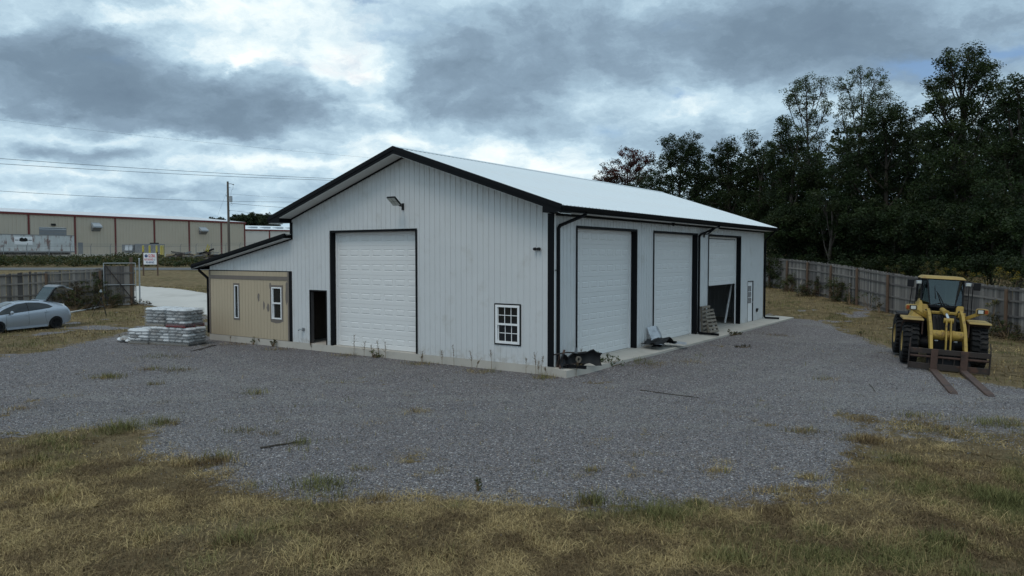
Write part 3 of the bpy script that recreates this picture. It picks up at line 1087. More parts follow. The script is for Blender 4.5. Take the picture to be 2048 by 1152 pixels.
# header behind the raised door so that the inside stays closed above
# man door in the side wall
r = bpy.data.objects.new('side_door', None)
COL.objects.link(r)
r.parent = SHOP
a, b, zt = SD[3][0], SD[3][1], SD[3][3]
m = MB()
m.box((-.12, a, .004), (.03, a + .035, zt))
m.box((-.12, b - .035, .004), (.03, b, zt))
m.box((-.12, a + .035, zt - .035), (.03, b - .035, zt))
obj('door_frame', m, 'black_trim', r)
m = MB()
m.box((-.06, a + .037, .012), (-.015, b - .037, .95))
m.box((-.06, a + .037, 1.86), (-.015, b - .037, zt - .037))
m.box((-.06, a + .037, .95), (-.015, a + .20, 1.86))
m.box((-.06, b - .20, .95), (-.015, b - .037, 1.86))
obj('door_leaf', m, 'vinyl_white', r)
m = MB()
m.box((-.045, a + .20, .95), (-.035, b - .20, 1.86))
obj('door_pane', m, 'glass_dark', r)
m = MB()
for k in (1, 2):
    z = .95 + (1.86 - .95) * k / 3
    m.box((-.034, a + .20, z - .012), (-.018, b - .20, z + .012))
    y = a + .20 + (b - a - .40) * k / 3
    m.box((-.033, y - .010, .95), (-.019, y + .010, 1.86))
obj('muntin', m, 'vinyl_white', r)
m = MB()
m.lathe([(-.015, .0), (-.015, .03), (.03, .02), (.06, .035), (.075, .02), (.075, 0)], 10, 'X', (0, b - .11, 1.0))
m.lathe([(-.015, .0), (-.015, .03), (.02, .03), (.02, 0)], 10, 'X', (0, b - .11, 1.16))
obj('door_knob', m, 'chrome', r, smooth='auto')

# open doorway in the gable front
r = bpy.data.objects.new('open_doorway', None)
COL.objects.link(r)
r.parent = SHOP
m = MB()
m.box((DW[0], -.028, .004), (DW[0] + .035, .02, DW[3]))
m.box((DW[1] - .035, -.028, .004), (DW[1], .02, DW[3]))
m.box((DW[0] + .035, -.028, DW[3] - .035), (DW[1] - .035, .02, DW[3]))
obj('door_trim', m, 'black_trim', r)
m = MB()
m.box((DW[0] + .0, .021, .004), (DW[0] + .04, .16, DW[3] - .01))
m.box((DW[1] - .04, .021, .004), (DW[1], .16, DW[3] - .01))
m.box((DW[0] + .04, .021, DW[3] - .05), (DW[1] - .04, .16, DW[3] - .01))
obj('door_lining', m, 'weathered_wood_c', r)

# six-over-six window
def sash_window(x0, x1, z0, z1, cols, rows, casing, cw, border=None, depth=.02, lower_in=.03):
    r = bpy.data.objects.new('window', None)
    COL.objects.link(r)
    r.parent = SHOP
    if border:
        m = MB()
        m.box((x0 - border, -.030, z0 - border), (x1 + border, -.012, z0))
        m.box((x0 - border, -.030, z1), (x1 + border, -.012, z1 + border))
        m.box((x0 - border, -.030, z0), (x0, -.012, z1))
        m.box((x1, -.030, z0), (x1 + border, -.012, z1))
        obj('window_trim', m, casing, r)
    fw = cw
    m = MB()
    m.box((x0, -.045, z0), (x0 + fw, .08, z1))
    m.box((x1 - fw, -.045, z0), (x1, .08, z1))
    m.box((x0 + fw, -.045, z1 - fw), (x1 - fw, .08, z1))
    m.box((x0 + fw, -.05, z0), (x1 - fw, .08, z0 + fw))
    obj('window_frame', m, 'vinyl_white', r, bevel=.004)
    zm = (z0 + z1) / 2
    if rows == 0:
        m = MB()
        m.box((x0 + fw, .0, z0 + fw), (x1 - fw, .012, z1 - fw))
        obj('pane', m, 'glass_dark', r)
        return r
    m = MB()
    m.box((x0 + fw, -.03, zm - .03), (x1 - fw, .04, zm + .03))
    obj('meeting_rail', m, 'vinyl_white', r)
    for (a, b, y) in ((z0 + fw, zm - .03, .03), (zm + .03, z1 - fw, .0)):
        m = MB()
        m.box((x0 + fw, y - .012, a), (x0 + fw + .025, y + .03, b))
        m.box((x1 - fw - .025, y - .012, a), (x1 - fw, y + .03, b))
        obj('sash', m, 'vinyl_white', r)
        xa, xb = x0 + fw + .025, x1 - fw - .025
        for i in range(cols):
            for j in range(rows):
                m = MB()
                g = .009
                m.box((xa + (xb - xa) * i / cols + g, y + .004, a + (b - a) * j / rows + g), (xa + (xb - xa) * (i + 1) / cols - g, y + .012, a + (b - a) * (j + 1) / rows - g))
                obj('pane', m, 'glass_dark', r)
        m = MB()
        for i in range(1, cols):
            c = xa + (xb - xa) * i / cols
            m.box((c - .011, y - .004, a), (c + .011, y + .016, b))
        for j in range(1, rows):
            c = a + (b - a) * j / rows
            m.box((xa, y - .003, c - .011), (xb, y + .015, c + .011))
        if m.f:
            obj('muntin', m, 'vinyl_white', r)
    return r
sash_window(-2.18, -1.24, .613, 1.855, 3, 2, 'black_trim', .075, border=.045)

# tan plywood wall with grooves in the lean-to
tan = bpy.data.objects.new('tan_plywood_wall', None)
COL.objects.link(tan)
tan.parent = SHOP
TO = [(-15.94, -15.50, .70, 2.26), (-13.48, -12.77, .81, 2.22)]
x = -W_ALL + .10
while x < -W_MAIN - .15:
    e = min(x + .2032, -W_MAIN - .15)
    mid = (x + e) / 2
    cuts = [(o[2], o[3]) for o in TO if o[0] < mid < o[1]]
    for s0, s1 in subtract(.012, 2.775, cuts):
        m = MB()
        m.box((x + .005, -.022, s0), (e - .005, .0, s1))
        obj('board', m, 'tan_siding', tan)
    x = e
m = MB()
m.box((-W_ALL + .08, -.004, .012), (-W_MAIN - .14, .012, .69))
m.box((-W_ALL + .08, -.004, 2.27), (-W_MAIN - .14, .012, 2.775))
m.box((-W_ALL + .08, -.004, .69), (-15.95, .012, 2.27))
m.box((-15.49, -.004, .69), (-13.49, .012, 2.27))
m.box((-12.76, -.004, .69), (-W_MAIN - .14, .012, 2.27))
obj('backing_sheet', m, 'taupe_trim', tan)
m = MB()
m.box((-W_ALL + .10, -.040, 2.435), (-W_MAIN - .22, -.0225, 2.59))
obj('band_board', m, 'taupe_trim', tan)
m = MB()
m.box((-W_ALL + .0, -.042, .008), (-W_ALL + .10, .02, 2.772))
obj('corner_board', m, 'taupe_trim', tan)
m = MB()
m.box((-W_MAIN - .235, -.042, .008), (-W_MAIN - .15, .0, 2.772))
obj('corner_board', m, 'taupe_trim', tan)
m = MB()
m.box((-W_MAIN - .15, -.030, .004), (-W_MAIN - .003, .0, 2.81))
obj('corner_trim', m, 'black_trim', SHOP)
# paint patches: thin irregular daubs
def daub(x, z, w, h, seed):
    rnd = random.Random(seed)
    pts = []
    for k in range(14):
        t = 2 * math.pi * k / 14
        r = .8 + .35 * rnd.random()
        pts.append((x + math.cos(t) * w / 2 * r, z + math.sin(t) * h / 2 * r))
    m = MB()
    m.prism(pts, lambda a, b, hh: (a, hh, b), -.0245, -.0205)
    return obj('paint_patch', m, 'taupe_trim', tan)
daub(-14.28, 1.71, .15, .36, 1)
daub(-13.94, 1.38, .11, .38, 2)
daub(-13.67, 1.31, .19, .34, 3)
daub(-13.13, .76, .72, .16, 4)
daub(-12.50, 1.9, .16, .9, 5)
daub(-13.52, 2.2, .12, .3, 6)
sash_window(-15.90, -15.62, .776, 2.177, 1, 0, 'taupe_trim', .035, border=.075)
sash_window(-13.43, -12.81, .854, 2.153, 1, 1, 'taupe_trim', .05, border=.085)

# inside: floor, lining boards on the far walls, a partition behind the doorway
m = MB()
m.box((-W_MAIN + .05, .05, -.003), (-.05, L_SHOP - .05, .003))
obj('shop_floor', m, 'concrete', SHOP)
m = MB()
m.box((-W_MAIN + .06, 8.0, .01), (-4.0, 8.12, 3.0))
m.box((-W_MAIN + .03, .3, .01), (-W_MAIN + .05, L_SHOP - .1, 4.6))
obj('partition_wall', m, 'interior_dark', SHOP)
for y in np.arange(.4, 21.5, 2.6):
    m = MB()
    m.box((-.17, y - .07, .01), (-.02, y + .07, 4.6))
    if not any(s[0] - .15 < y < s[1] + .15 for s in SD):
        obj('wall_post', m, 'interior_dark', SHOP)

# concrete apron along the side doors
m = MB()
AP = [(-.0, -.12), (.66, -.20), (.66, 24.6), (-3.5, 24.6), (-3.5, L_SHOP + .002), (0.002, L_SHOP + .002)]
AP = [(0.003, -.12), (.58, -.20), (.74, 1.2), (.90, 3.0), (1.00, 5.0), (1.02, 12.2), (1.02, 24.4), (0.003, 24.4)]
mz = lambda a: -.006 - .055 * max(0, a)
n = len(AP)
m.add([(a, b, -.5) for a, b in AP] + [(a, b, mz(a)) for a, b in AP], [tuple(reversed(range(n))), tuple(range(n, 2 * n))] + [(i, (i + 1) % n, n + (i + 1) % n, n + i) for i in range(n)])
ap = obj('concrete_apron', m, 'concrete', None, (B_ORG[0], B_ORG[1], SLAB), (0, 0, -B_YAW))
structure(ap)
m = MB()
m.box((-6, L_SHOP + .03, -.5), (0, 24.4, -.03))
structure(obj('concrete_apron', m, 'concrete', None, (B_ORG[0], B_ORG[1], SLAB), (0, 0, -B_YAW)))

# fixtures on the walls
def shop_thing(name, label, cat, x, y, z, rz=0.0, group=None):
    return thing(name, label, cat, shop_world(x, y, z), -B_YAW + rz, group)
def floodlight(x, y, z, rz, label):
    t = shop_thing('wall_floodlight', label, 'floodlight', x, y, z, rz)
    m = MB()
    m.box((-.05, -.03, -.12), (.05, .0, .12))
    obj('wall_plate', m, 'plastic_black', t)
    m = MB()
    m.tube([(0, -.02, .02), (0, -.18, .03), (0, -.30, .10)], .026, 8)
    obj('arm', m, 'plastic_black', t, smooth='auto')
    M = Matrix.Translation((0, -.46, .17)) @ Matrix.Rotation(math.radians(-38), 4, 'X')
    m = MB()
    m.box((-.19, -.21, -.025), (.19, .21, .035), M)
    obj('lamp_head', m, 'plastic_black', t, bevel=.01)
    for i in (-1, 1):
        for j in (-1, 1):
            m = MB()
            m.box((i * .088 - .078, j * .095 - .085, -.034), (i * .088 + .078, j * .095 + .085, -.026), M)
            obj('lens', m, 'lens_clear', t)
    return t
floodlight(-6.18, -.022, 5.15, 0, 'black floodlight with four pale lenses on the gable above the big door')
floodlight(.022, 12.72, 4.36, math.pi / 2, 'black floodlight on the side wall above the half open door')
t = shop_thing('security_camera', 'small black twin camera on the gable near the building corner', 'camera', -.55, -.022, 3.64)
m = MB()
m.box((-.04, -.02, -.04), (.04, 0, .04))
obj('wall_plate', m, 'plastic_black', t)
for s in (-1, 1):
    m = MB()
    m.lathe([(-.10, 0), (-.10, .045), (-.02, .05), (.0, .03), (.0, 0)], 10, 'Y', (s * .075, -.02, 0.0))
    obj('camera_head', m, 'plastic_black', t, smooth='auto')
t = shop_thing('water_spigot', 'small metal spigot on the white wall left of the doorway', 'spigot', -11.52, -.022, .535)
m = MB()
m.box((-.06, -.03, -.06), (.06, 0, .06))
obj('wall_plate', m, 'grey_metal', t)
m = MB()
m.tube([(0, -.02, 0), (0, -.12, 0), (-.10, -.13, .0), (-.13, -.13, -.05)], .028, 8)
obj('spout', m, 'chrome', t, smooth='auto')
t = shop_thing('outlet_box', 'small dark outlet box on the side wall right of the white door', 'outlet box', .022, 20.65, .54, math.pi / 2)
m = MB()
m.box((-.07, -.06, -.09), (.07, 0, .09))
obj('box_body', m, 'plastic_black', t, bevel=.01)
m = MB()
m.box((-.06, -.09, .02), (.06, -.06, .085))
obj('cover', m, 'plastic_black', t)
t = shop_thing('eave_lamp', 'small black lamp under the side eave between the closed doors', 'lamp', .30, 8.6, 4.742)
m = MB()
m.lathe([(0, .07), (-.03, .07), (-.05, .04), (-.05, 0)], 10, 'Z')
obj('base', m, 'plastic_black', t)
m = MB()
m.lathe([(-.045, .03), (-.09, .055), (-.13, .04), (-.14, 0)], 10, 'Z')
obj('globe', m, 'plastic_black', t, smooth='auto')

# things in the doorways
t = shop_thing('bucket', 'white plastic bucket on the floor just inside the open doorway', 'bucket', -10.62, .75, .004)
m = MB()
m.lathe([(0, 0), (0, .125), (.33, .15), (.34, .16), (.37, .16), (.37, .145), (.05, .12)], 18, 'Z')
obj('tub', m, 'bag_white', t, smooth='auto')
m = MB()
m.tube([(-.155, 0, .33)] + [(-.155 * math.cos(a), -.14 * math.sin(a) - .02, .33 + .02 * math.sin(a)) for a in np.linspace(.3, 2.8, 7)] + [(.155, 0, .33)], .005, 5)
obj('handle', m, 'chrome', t)
t = shop_thing('workbench', 'dark wooden workbench in the gloom inside the open doorway', 'workbench', -10.9, 3.2, .004)
for sx in (-.8, .8):
    for sy in (-.3, .3):
        m = MB()
        m.cbox((sx, sy, .44), (.09, .09, .88))
        obj('leg', m, 'interior_dark', t)
m = MB()
m.cbox((0, 0, .92), (1.9, .8, .07))
obj('bench_top', m, 'pallet_wood', t)
m = MB()
m.cbox((0, 0, .25), (1.7, .6, .04))
obj('shelf', m, 'interior_dark', t)
p0, p1 = shop_world(-.62, 17.55, .004), shop_world(-.42, 18.25, 2.65)
m = MB()
m.bar((0, 0, .05), [p1[i] - p0[i] for i in range(3)], .075, .04)
tag(obj('leaning_board', m, 'vinyl_white', None, p0), 'long white board leaning inside the half open side door', 'board')
# ---------------------------------------------------------------- junk beside the side doors
def crumple(w, d, nx, ny, amp, seed, fold=None, thick=.006):
    """a bent sheet as a closed thin solid"""
    rnd = random.Random(seed)
    top = []
    for j in range(ny + 1):
        for i in range(nx + 1):
            x, y = w * (i / nx - .5), d * (j / ny - .5)
            z = amp * (mnoise.noise(Vector((x * 3 + seed, y * 3, .3))) + .5 * mnoise.noise(Vector((x * 7, y * 7 + seed, .9))))
            if fold:
                z += fold(x, y)
            top.append((x, y, z))
    n = nx + 1
    vs = top + [(x, y, z - thick) for x, y, z in top]
    o = len(top)
    fs = []
    for j in range(ny):
        for i in range(nx):
            a = j * n + i
            fs.append((a, a + 1, a + n + 1, a + n))
            fs.append((o + a, o + a + n, o + a + n + 1, o + a + 1))
    rim = [j for j in range(n)] + [k * n + nx for k in range(1, ny + 1)] + [ny * n + i for i in range(nx - 1, -1, -1)] + [k * n for k in range(ny - 1, 0, -1)]
    for a, b in zip(rim, rim[1:] + rim[:1]):
        fs.append((a, o + a, o + b, b))
    m = MB()
    m.add(vs, fs)
    return m

t = shop_thing('scrap_car_bumper', 'wrecked black car bumper with rusty struts heaped at the building corner', 'car bumper', .42, .62, -.02, 1.22)
m = MB()
pts = []
prof = [(-.06, .05), (.0, .16), (.03, .33), (-.02, .46), (-.10, .50), (-.11, .47), (-.04, .43), (0, .33), (-.03, .17), (-.09, .06)]
xsn = np.linspace(-.70, .72, 15)
for i, x in enumerate(xsn):
    s = .75 + .25 * (i / 14) + .10 * math.sin(i * 1.7)
    for a, b in prof:
        pts.append((x, a - .30 * (x / .7) ** 2 * (1 if x > 0 else .4) + .03 * math.sin(i * 2.1), b * s + (.05 * math.sin(i * 1.3))))
fs = []
k = len(prof)
for i in range(14):
    for j in range(k):
        a, b = i * k + j, i * k + (j + 1) % k
        fs.append((a, b, b + k, a + k))
fs += [tuple(reversed(range(k))), tuple(range(14 * k, 15 * k))]
m.add(pts, fs)
obj('bumper_cover', m, 'plastic_black', t, smooth='auto')
m = MB()
m.tube([(-.75, .10, .42), (-.2, .16, .44), (.25, .12, .40), (.5, .05, .42)], .022, 7)
obj('cross_bar', m, 'rust_dark', t)
m = MB()
m.bar((-.72, -.12, .02), (-.42, .02, .55), .06, .03)
m.bar((-.60, .15, .02), (-.66, -.05, .40), .05, .03)
obj('strut', m, 'rust', t)
m = MB()
m.hexa([(.05, .1, .36), (.20, .1, .36), (.2, .13, .36), (.05, .13, .36), (.11, .1, .58), (.13, .1, .58), (.13, .13, .58), (.11, .13, .58)])
obj('bent_bracket', m, 'grey_metal', t)
m = MB()
m.lathe([(-.19, .05), (-.19, .10), (-.23, .105), (-.23, .055), (-.19, .05)], 16, 'Y', (-.05, .0, .25))
obj('lamp_ring', m, 'pallet_wood', t, smooth='auto')
m = crumple(.9, .45, 10, 6, .08, 5)
o = obj('torn_liner', m, 'rust_dark', t, (-.1, .05, .12))

t = crumple(.80, .62, 10, 8, .05, 11, lambda x, y: .10 - abs(y - .05) * .35)
o = tag(obj('bent_metal_panel', t, 'metal_sheet', None, shop_world(.34, 6.95, .36), (0, 1.12, -B_YAW - .25)), 'bent grey metal panel propped on edge in the scrap between closed doors', 'metal panel')
t = crumple(1.5, .75, 14, 9, .10, 17, lambda x, y: .10 + .22 * math.exp(-((x - .15) / .4) ** 2))
tag(obj('black_plastic_liner', t, 'plastic_black', None, shop_world(.55, 6.75, .03), (0, .05, .9)), 'crumpled black plastic liner sprawled on the apron by the middle door', 'plastic liner')
t = crumple(.95, .50, 10, 7, .03, 23, lambda x, y: .02 + .05 * x)
tag(obj('silver_metal_panel', t, 'metal_sheet', None, shop_world(.80, 7.55, .09), (.10, .14, -.2)), 'flat silver metal panel lying over the apron edge', 'metal panel')
t = crumple(.62, .36, 9, 6, .05, 29, lambda x, y: .07 + .12 * (x * x + y * y))
tag(obj('scrap_tray', t, 'plastic_black', None, shop_world(.62, 6.35, -.01), (0, 0, 1.2)), 'small black curled tray in front of the scrap panels', 'tray')

# two wooden pallets against the wall
def pallet_parts(t, w=1.2, d=1.0, mat='pallet_wood', red=False, boards=7):
    mt = 'red_wood' if red else mat
    for y in (-d / 2 + .04, 0, d / 2 - .04):
        m = MB()
        m.box((-w / 2, y - .022, .018), (w / 2, y + .022, .108))
        obj('stringer', m, mt, t)
    for k in range(boards):
        x = -w / 2 + .05 + (w - .10) * k / (boards - 1)
        m = MB()
        m.box((x - .045, -d / 2, .109), (x + .045, d / 2, .126))
        obj('deck_board', m, mt, t)
    for k in range(3):
        x = -w / 2 + .05 + (w - .10) * k / 2
        m = MB()
        m.box((x - .045, -d / 2, 0), (x + .045, d / 2, .017))
        obj('base_board', m, mt, t)
def leaning(x, y, z, tilt, turn, label):
    t = thing('wooden_pallet', label, 'pallet', shop_world(x, y, z))
    # stands on its short edge, deck outward
    R = Matrix.Rotation(-B_YAW + turn, 4, 'Z') @ Matrix.Rotation(tilt, 4, 'Y')
    t.rotation_euler = R.to_euler()
    return t
t = leaning(.10, 12.65, .60, math.radians(90 - 3), 0.0, 'weathered pallet standing flat against the wall by the downspout')
pallet_parts(t, 1.2, 1.0)
t = leaning(.22, 13.0, .50, math.radians(90 - 17), -.16, 'front pallet leaning on another pallet left of the half open door')
pallet_parts(t, 1.06, .82)

# ---------------------------------------------------------------- pallets of bagged goods
BAG_A = np.array([-.93, .37]) / math.hypot(.93, .37)     # along the row, to the left
BAG_B = np.array([.37, .93]) / math.hypot(.93, .37)
BAG_0 = np.array([-13.16, 30.5])
BROT = math.atan2(-.37, .93)
def bag_mesh(w, d, h, seed):
    """a soft filled bag: flattened box with pinched ends and creases"""
    nx, ny, nz = 8, 6, 2
    rnd = random.Random(seed)
    vs, fs = [], []
    def P(i, j, top):
        a, b = i / nx * 2 - 1, j / ny * 2 - 1
        sq = (1 - abs(a) ** 8) * (1 - abs(b) ** 8)
        x = w / 2 * a * (1 - .05 * abs(b) ** 3)
        y = d / 2 * b * (1 - .06 * abs(a) ** 3)
        hh = h / 2 * (sq ** .30 if sq > 0 else 0)
        hh += .010 * mnoise.noise(Vector((x * 9 + seed, y * 9, seed))) * (1 if sq > 0 else 0)
        return (x, y, h / 2 + (hh if top else -hh * .92) + .008 * mnoise.noise(Vector((x * 5, y * 5, seed * 3.1))))
    n = nx + 1
    for j in range(ny + 1):
        for i in range(nx + 1):
            vs.append(P(i, j, True))
    o = len(vs)
    for j in range(ny + 1):
        for i in range(nx + 1):
            vs.append(P(i, j, False))
    for j in range(ny):
        for i in range(nx):
            a = j * n + i
            fs.append((a, a + 1, a + n + 1, a + n))
            fs.append((o + a, o + a + n, o + a + n + 1, o + a + 1))
    m = MB()
    m.add(vs, fs)
    me = m.mesh('bag')
    for p in me.polygons:
        p.use_smooth = True
    return me
BAGS = []
for i in range(6):
    me = bag_mesh(.535, .352, .138, i + 1)
    me.materials.append(MATS[('bag_plastic', 'bag_plastic_b', 'bag_plastic')[i % 3]])
    BAGS.append(me)
BAGS_T = []
for i in range(3):
    me = bag_mesh(.535, .352, .138, i + 40)
    me.materials.append(MATS['bag_white'])
    BAGS_T.append(me)
def bag_stack(a, b, z, layers, label, red=False, wide=1.02, seed=0, pale=0):
    """footprint 1.0 along the row, 1.1 deep; (a, b) its near right corner in row coordinates"""
    c = BAG_0 + BAG_A * (a + wide / 2) + BAG_B * (b + .55)
    t = thing('bag_pallet', label, 'pallet of bags', (c[0], c[1], gz(*c) + z), BROT + ((seed * 37) % 7 - 3) * .018, 'wrapped pallets of bags by the shop')
    rnd = random.Random(seed)
    pal = bpy.data.objects.new('pallet', None)
    COL.objects.link(pal)
    pal.parent = t
    pallet_parts(pal, 1.04, 1.08, 'pallet_wood', red, 6)
    for L in range(layers):
        zz = .128 + L * .123
        spots = []
        if L % 2 == 0:
            for i in range(3):
                for j in range(2):
                    spots.append(((i - 1) * .345, (j - .5) * .545, math.pi / 2))
        else:
            for i in range(2):
                for j in range(3):
                    spots.append(((i - .5) * .535, (j - 1) * .355, 0))
        for x, y, r in spots:
            me = rnd.choice(BAGS_T) if (L == layers - 1 or rnd.random() < .10 + pale) else rnd.choice(BAGS)
            link('bag', me, None, t, (x + rnd.uniform(-.018, .018), y + rnd.uniform(-.018, .018), zz + rnd.uniform(-.004, .006)),
                 (rnd.uniform(-.04, .04), rnd.uniform(-.04, .04), r + rnd.uniform(-.05, .05)))
    # stretch film wound round the load, loose and wrinkled
    m = MB()
    top = .128 + layers * .123 + .02
    ring_ = []
    for k in range(40):
        a = 2 * math.pi * k / 40
        cx, sy = math.cos(a), math.sin(a)
        q = .5 / max(abs(cx), abs(sy)) ** .86
        ring_.append((cx * q * 1.10, sy * q * 1.14))
    zs_ = np.linspace(.06, top, 8)
    for i, zz in enumerate(zs_):
        for k, (x, y) in enumerate(ring_):
            f = 1 + .022 * mnoise.noise(Vector((x * 4 + seed, y * 4, zz * 7)))
            m.v.append((x * f, y * f, float(zz)))
    for i in range(7):
        for k in range(40):
            a, b = i * 40 + k, i * 40 + (k + 1) % 40
            m.f.append((a, b, b + 40, a + 40))
    m.v += [(x * .72, y * .72, top + .015) for x, y in ring_] + [(0, 0, top + .02)]
    for k in range(40):
        a, b = 7 * 40 + k, 7 * 40 + (k + 1) % 40
        m.f.append((a, b, b + 40, a + 40))
        m.f.append((a + 40, b + 40, 360))
    obj('stretch_film', m, 'wrap_film', t, smooth=True)
    return t
bag_stack(.0, 0, 0, 5, 'bottom pallet of bags nearest the tan wall, carrying another', seed=1)
bag_stack(1.06, 0, 0, 5, 'middle bottom pallet of pale wrapped bags in the row', seed=2, pale=.25)
bag_stack(2.14, -.10, 0, 4, 'leftmost bottom pallet of pale bags beside the loose bags', seed=3, pale=.35)
bag_stack(.14, .0, .765, 5, 'upper pallet of bags on a red painted pallet', red=True, seed=4)
bag_stack(1.40, .12, .765, 5, 'upper left pallet of bags stacked behind the red pallet', seed=5)
for i, (a, b, z, r, ti) in enumerate([(3.35, .30, .02, .4, .1), (3.42, .62, .02, 1.1, -.1), (3.30, .42, .14, .1, .15), (3.36, .60, .26, .7, -.12), (3.85, .35, .02, 1.3, .1), (3.62, .28, .10, .2, .35), (3.80, .66, .02, .2, -.1), (3.40, .9, .02, .9, 0), (4.12, .55, .02, .6, .05)]):
    c = BAG_0 + BAG_A * a + BAG_B * b
    o = link('loose_bag', (BAGS_T + BAGS)[(i * 2) % 6 if i % 2 else i % 3], None, None, (c[0], c[1], gz(*c) + z), (ti, ti * .6, r))
    tag(o, {3: 'topmost bag of the loose heap left of the bag pallets', 8: 'leftmost bag lying apart from the loose heap'}.get(i, 'torn white bag within the loose heap left of the bag pallets'), 'bag', 'loose bags in the heap')
# rusty strips on the gravel beside the pallets
p, q = on_z(383, 702, .03), on_z(432, 690, .03)
m = MB()
m.bar((0, 0, .02), (q[0] - p[0], q[1] - p[1], .02), .06, .03)
m.bar((.2, .25, .012), (q[0] - p[0] - .2, q[1] - p[1] + .15, .012), .05, .02)
tag(obj('rusty_bar', m, 'rust_dark', None, (p[0], p[1], gz(p[0], p[1]))), 'dark rusty bar on the ground between bag pallets and tan wall', 'metal bar')

# ---------------------------------------------------------------- tripod, stray boards, sticks
tp = on_ground(203, 634)
t = thing('camera_tripod', 'thin black tripod standing on the grass before the wooden gate', 'tripod', tuple(tp))
for k, a in enumerate((-2.45, -.55, 1.5)):
    m = MB()
    m.tube([(0, 0, 1.05), (.30 * math.cos(a), .30 * math.sin(a), .50), (.50 * math.cos(a), .50 * math.sin(a), .0)], [.020, .017, .012], 6)
    obj('leg', m, 'plastic_black', t)
m = MB()
m.tube([(0, 0, .85), (0, 0, 1.42)], .016, 6)
obj('centre_column', m, 'plastic_black', t)
m = MB()
m.lathe([(.98, .0), (.98, .06), (1.08, .07), (1.12, .03), (1.12, 0)], 10, 'Z')
obj('collar', m, 'plastic_black', t)
m = MB()
m.box((-.05, -.05, 1.42), (.05, .05, 1.50))
m.lathe([(1.5, 0), (1.5, .035), (1.56, .035), (1.58, 0)], 8, 'Z')
obj('head', m, 'grey_metal_light', t)
def lying(name, label, cat, a, b, w, h, mat, lift=.0):
    p, q = on_ground(*a), on_ground(*b)
    m = MB()
    d = [q[i] - p[i] for i in range(3)]
    m.bar((0, 0, h / 2), (d[0], d[1], d[2] + h / 2), w, h)
    return tag(obj(name, m, mat, None, (p[0], p[1], p[2] + lift)), label, cat)
lying('fallen_board', 'pale board lying on the grass behind the silver car', 'board', (141, 626), (206, 614), .16, .06, 'bag_white', .02)
p, q = on_z(522, 899), on_z(622, 884)
m = MB()
rnd = random.Random(3)
path = [(p + (q - p) * s + np.array([rnd.uniform(-.03, .03), rnd.uniform(-.03, .03), .03 + .01 * rnd.random()])) for s in np.linspace(0, 1, 9)]
m.tube(path, [.022, .02, .019, .018, .016, .014, .012, .009, .005], 6)
m.tube([path[1], path[1] + np.array([.12, -.16, .01])], [.012, .004], 5)
m.tube([path[4], path[4] + np.array([.10, .15, .02])], [.010, .003], 5)
m.tube([path[6], path[6] + np.array([.10, -.09, .02])], [.008, .003], 5)
tag(obj('dead_branch', m, 'bark', None), 'dead brown branch lying on the gravel in the foreground', 'branch')
for i, (a, b, lab) in enumerate([((1280, 782), (1400, 798), 'long thin dark twig on the gravel near the corner'), ((1215, 746), (1345, 748), 'rusty rod on the gravel beside the apron weeds'), ((1738, 769), (1752, 786), 'short dark stick on the gravel left of the forks')]):
    p, q = on_z(*a), on_z(*b)
    m = MB()
    m.tube([p + (q - p) * s + np.array([0, .03 * math.sin(9 * s), .025]) for s in np.linspace(0, 1, 7)], [.012] * 6 + [.006], 5)
    tag(obj(('dead_twig', 'rusty_rod', 'dead_stick')[i], m, 'rust' if i == 1 else 'bark', None), lab, ('twig', 'rod', 'stick')[i])
m = crumple(.32, .22, 6, 5, .07, 3, lambda x, y: .05)
p = on_ground(1782, 659)
tag(obj('white_rag', m, 'bag_white', None, (p[0], p[1], p[2] + .03)), 'crumpled white rag in the grass left of the yellow loader', 'rag')

# ---------------------------------------------------------------- wooden fences
PLANKS = []
for i in range(5):
    rnd = random.Random(60 + i)
    m = MB()
    w, h = .138, 2.40
    dz = rnd.uniform(-.02, .03)
    m.hexa([(-w / 2, -.009, 0), (w / 2, -.009, 0), (w / 2, .009, 0), (-w / 2, .009, 0), (-w / 2, -.009, h + dz), (w / 2, -.009, h + dz + rnd.uniform(-.01, .01)), (w / 2, .009, h + dz), (-w / 2, .009, h + dz)])
    me = m.mesh('plank')
    me.materials.append(MATS[('weathered_wood', 'weathered_wood_b', 'weathered_wood_c')[i % 3]])
    PLANKS.append(me)
PLANK_MAT = ['weathered_wood', 'weathered_wood_b', 'weathered_wood', 'weathered_wood_c']

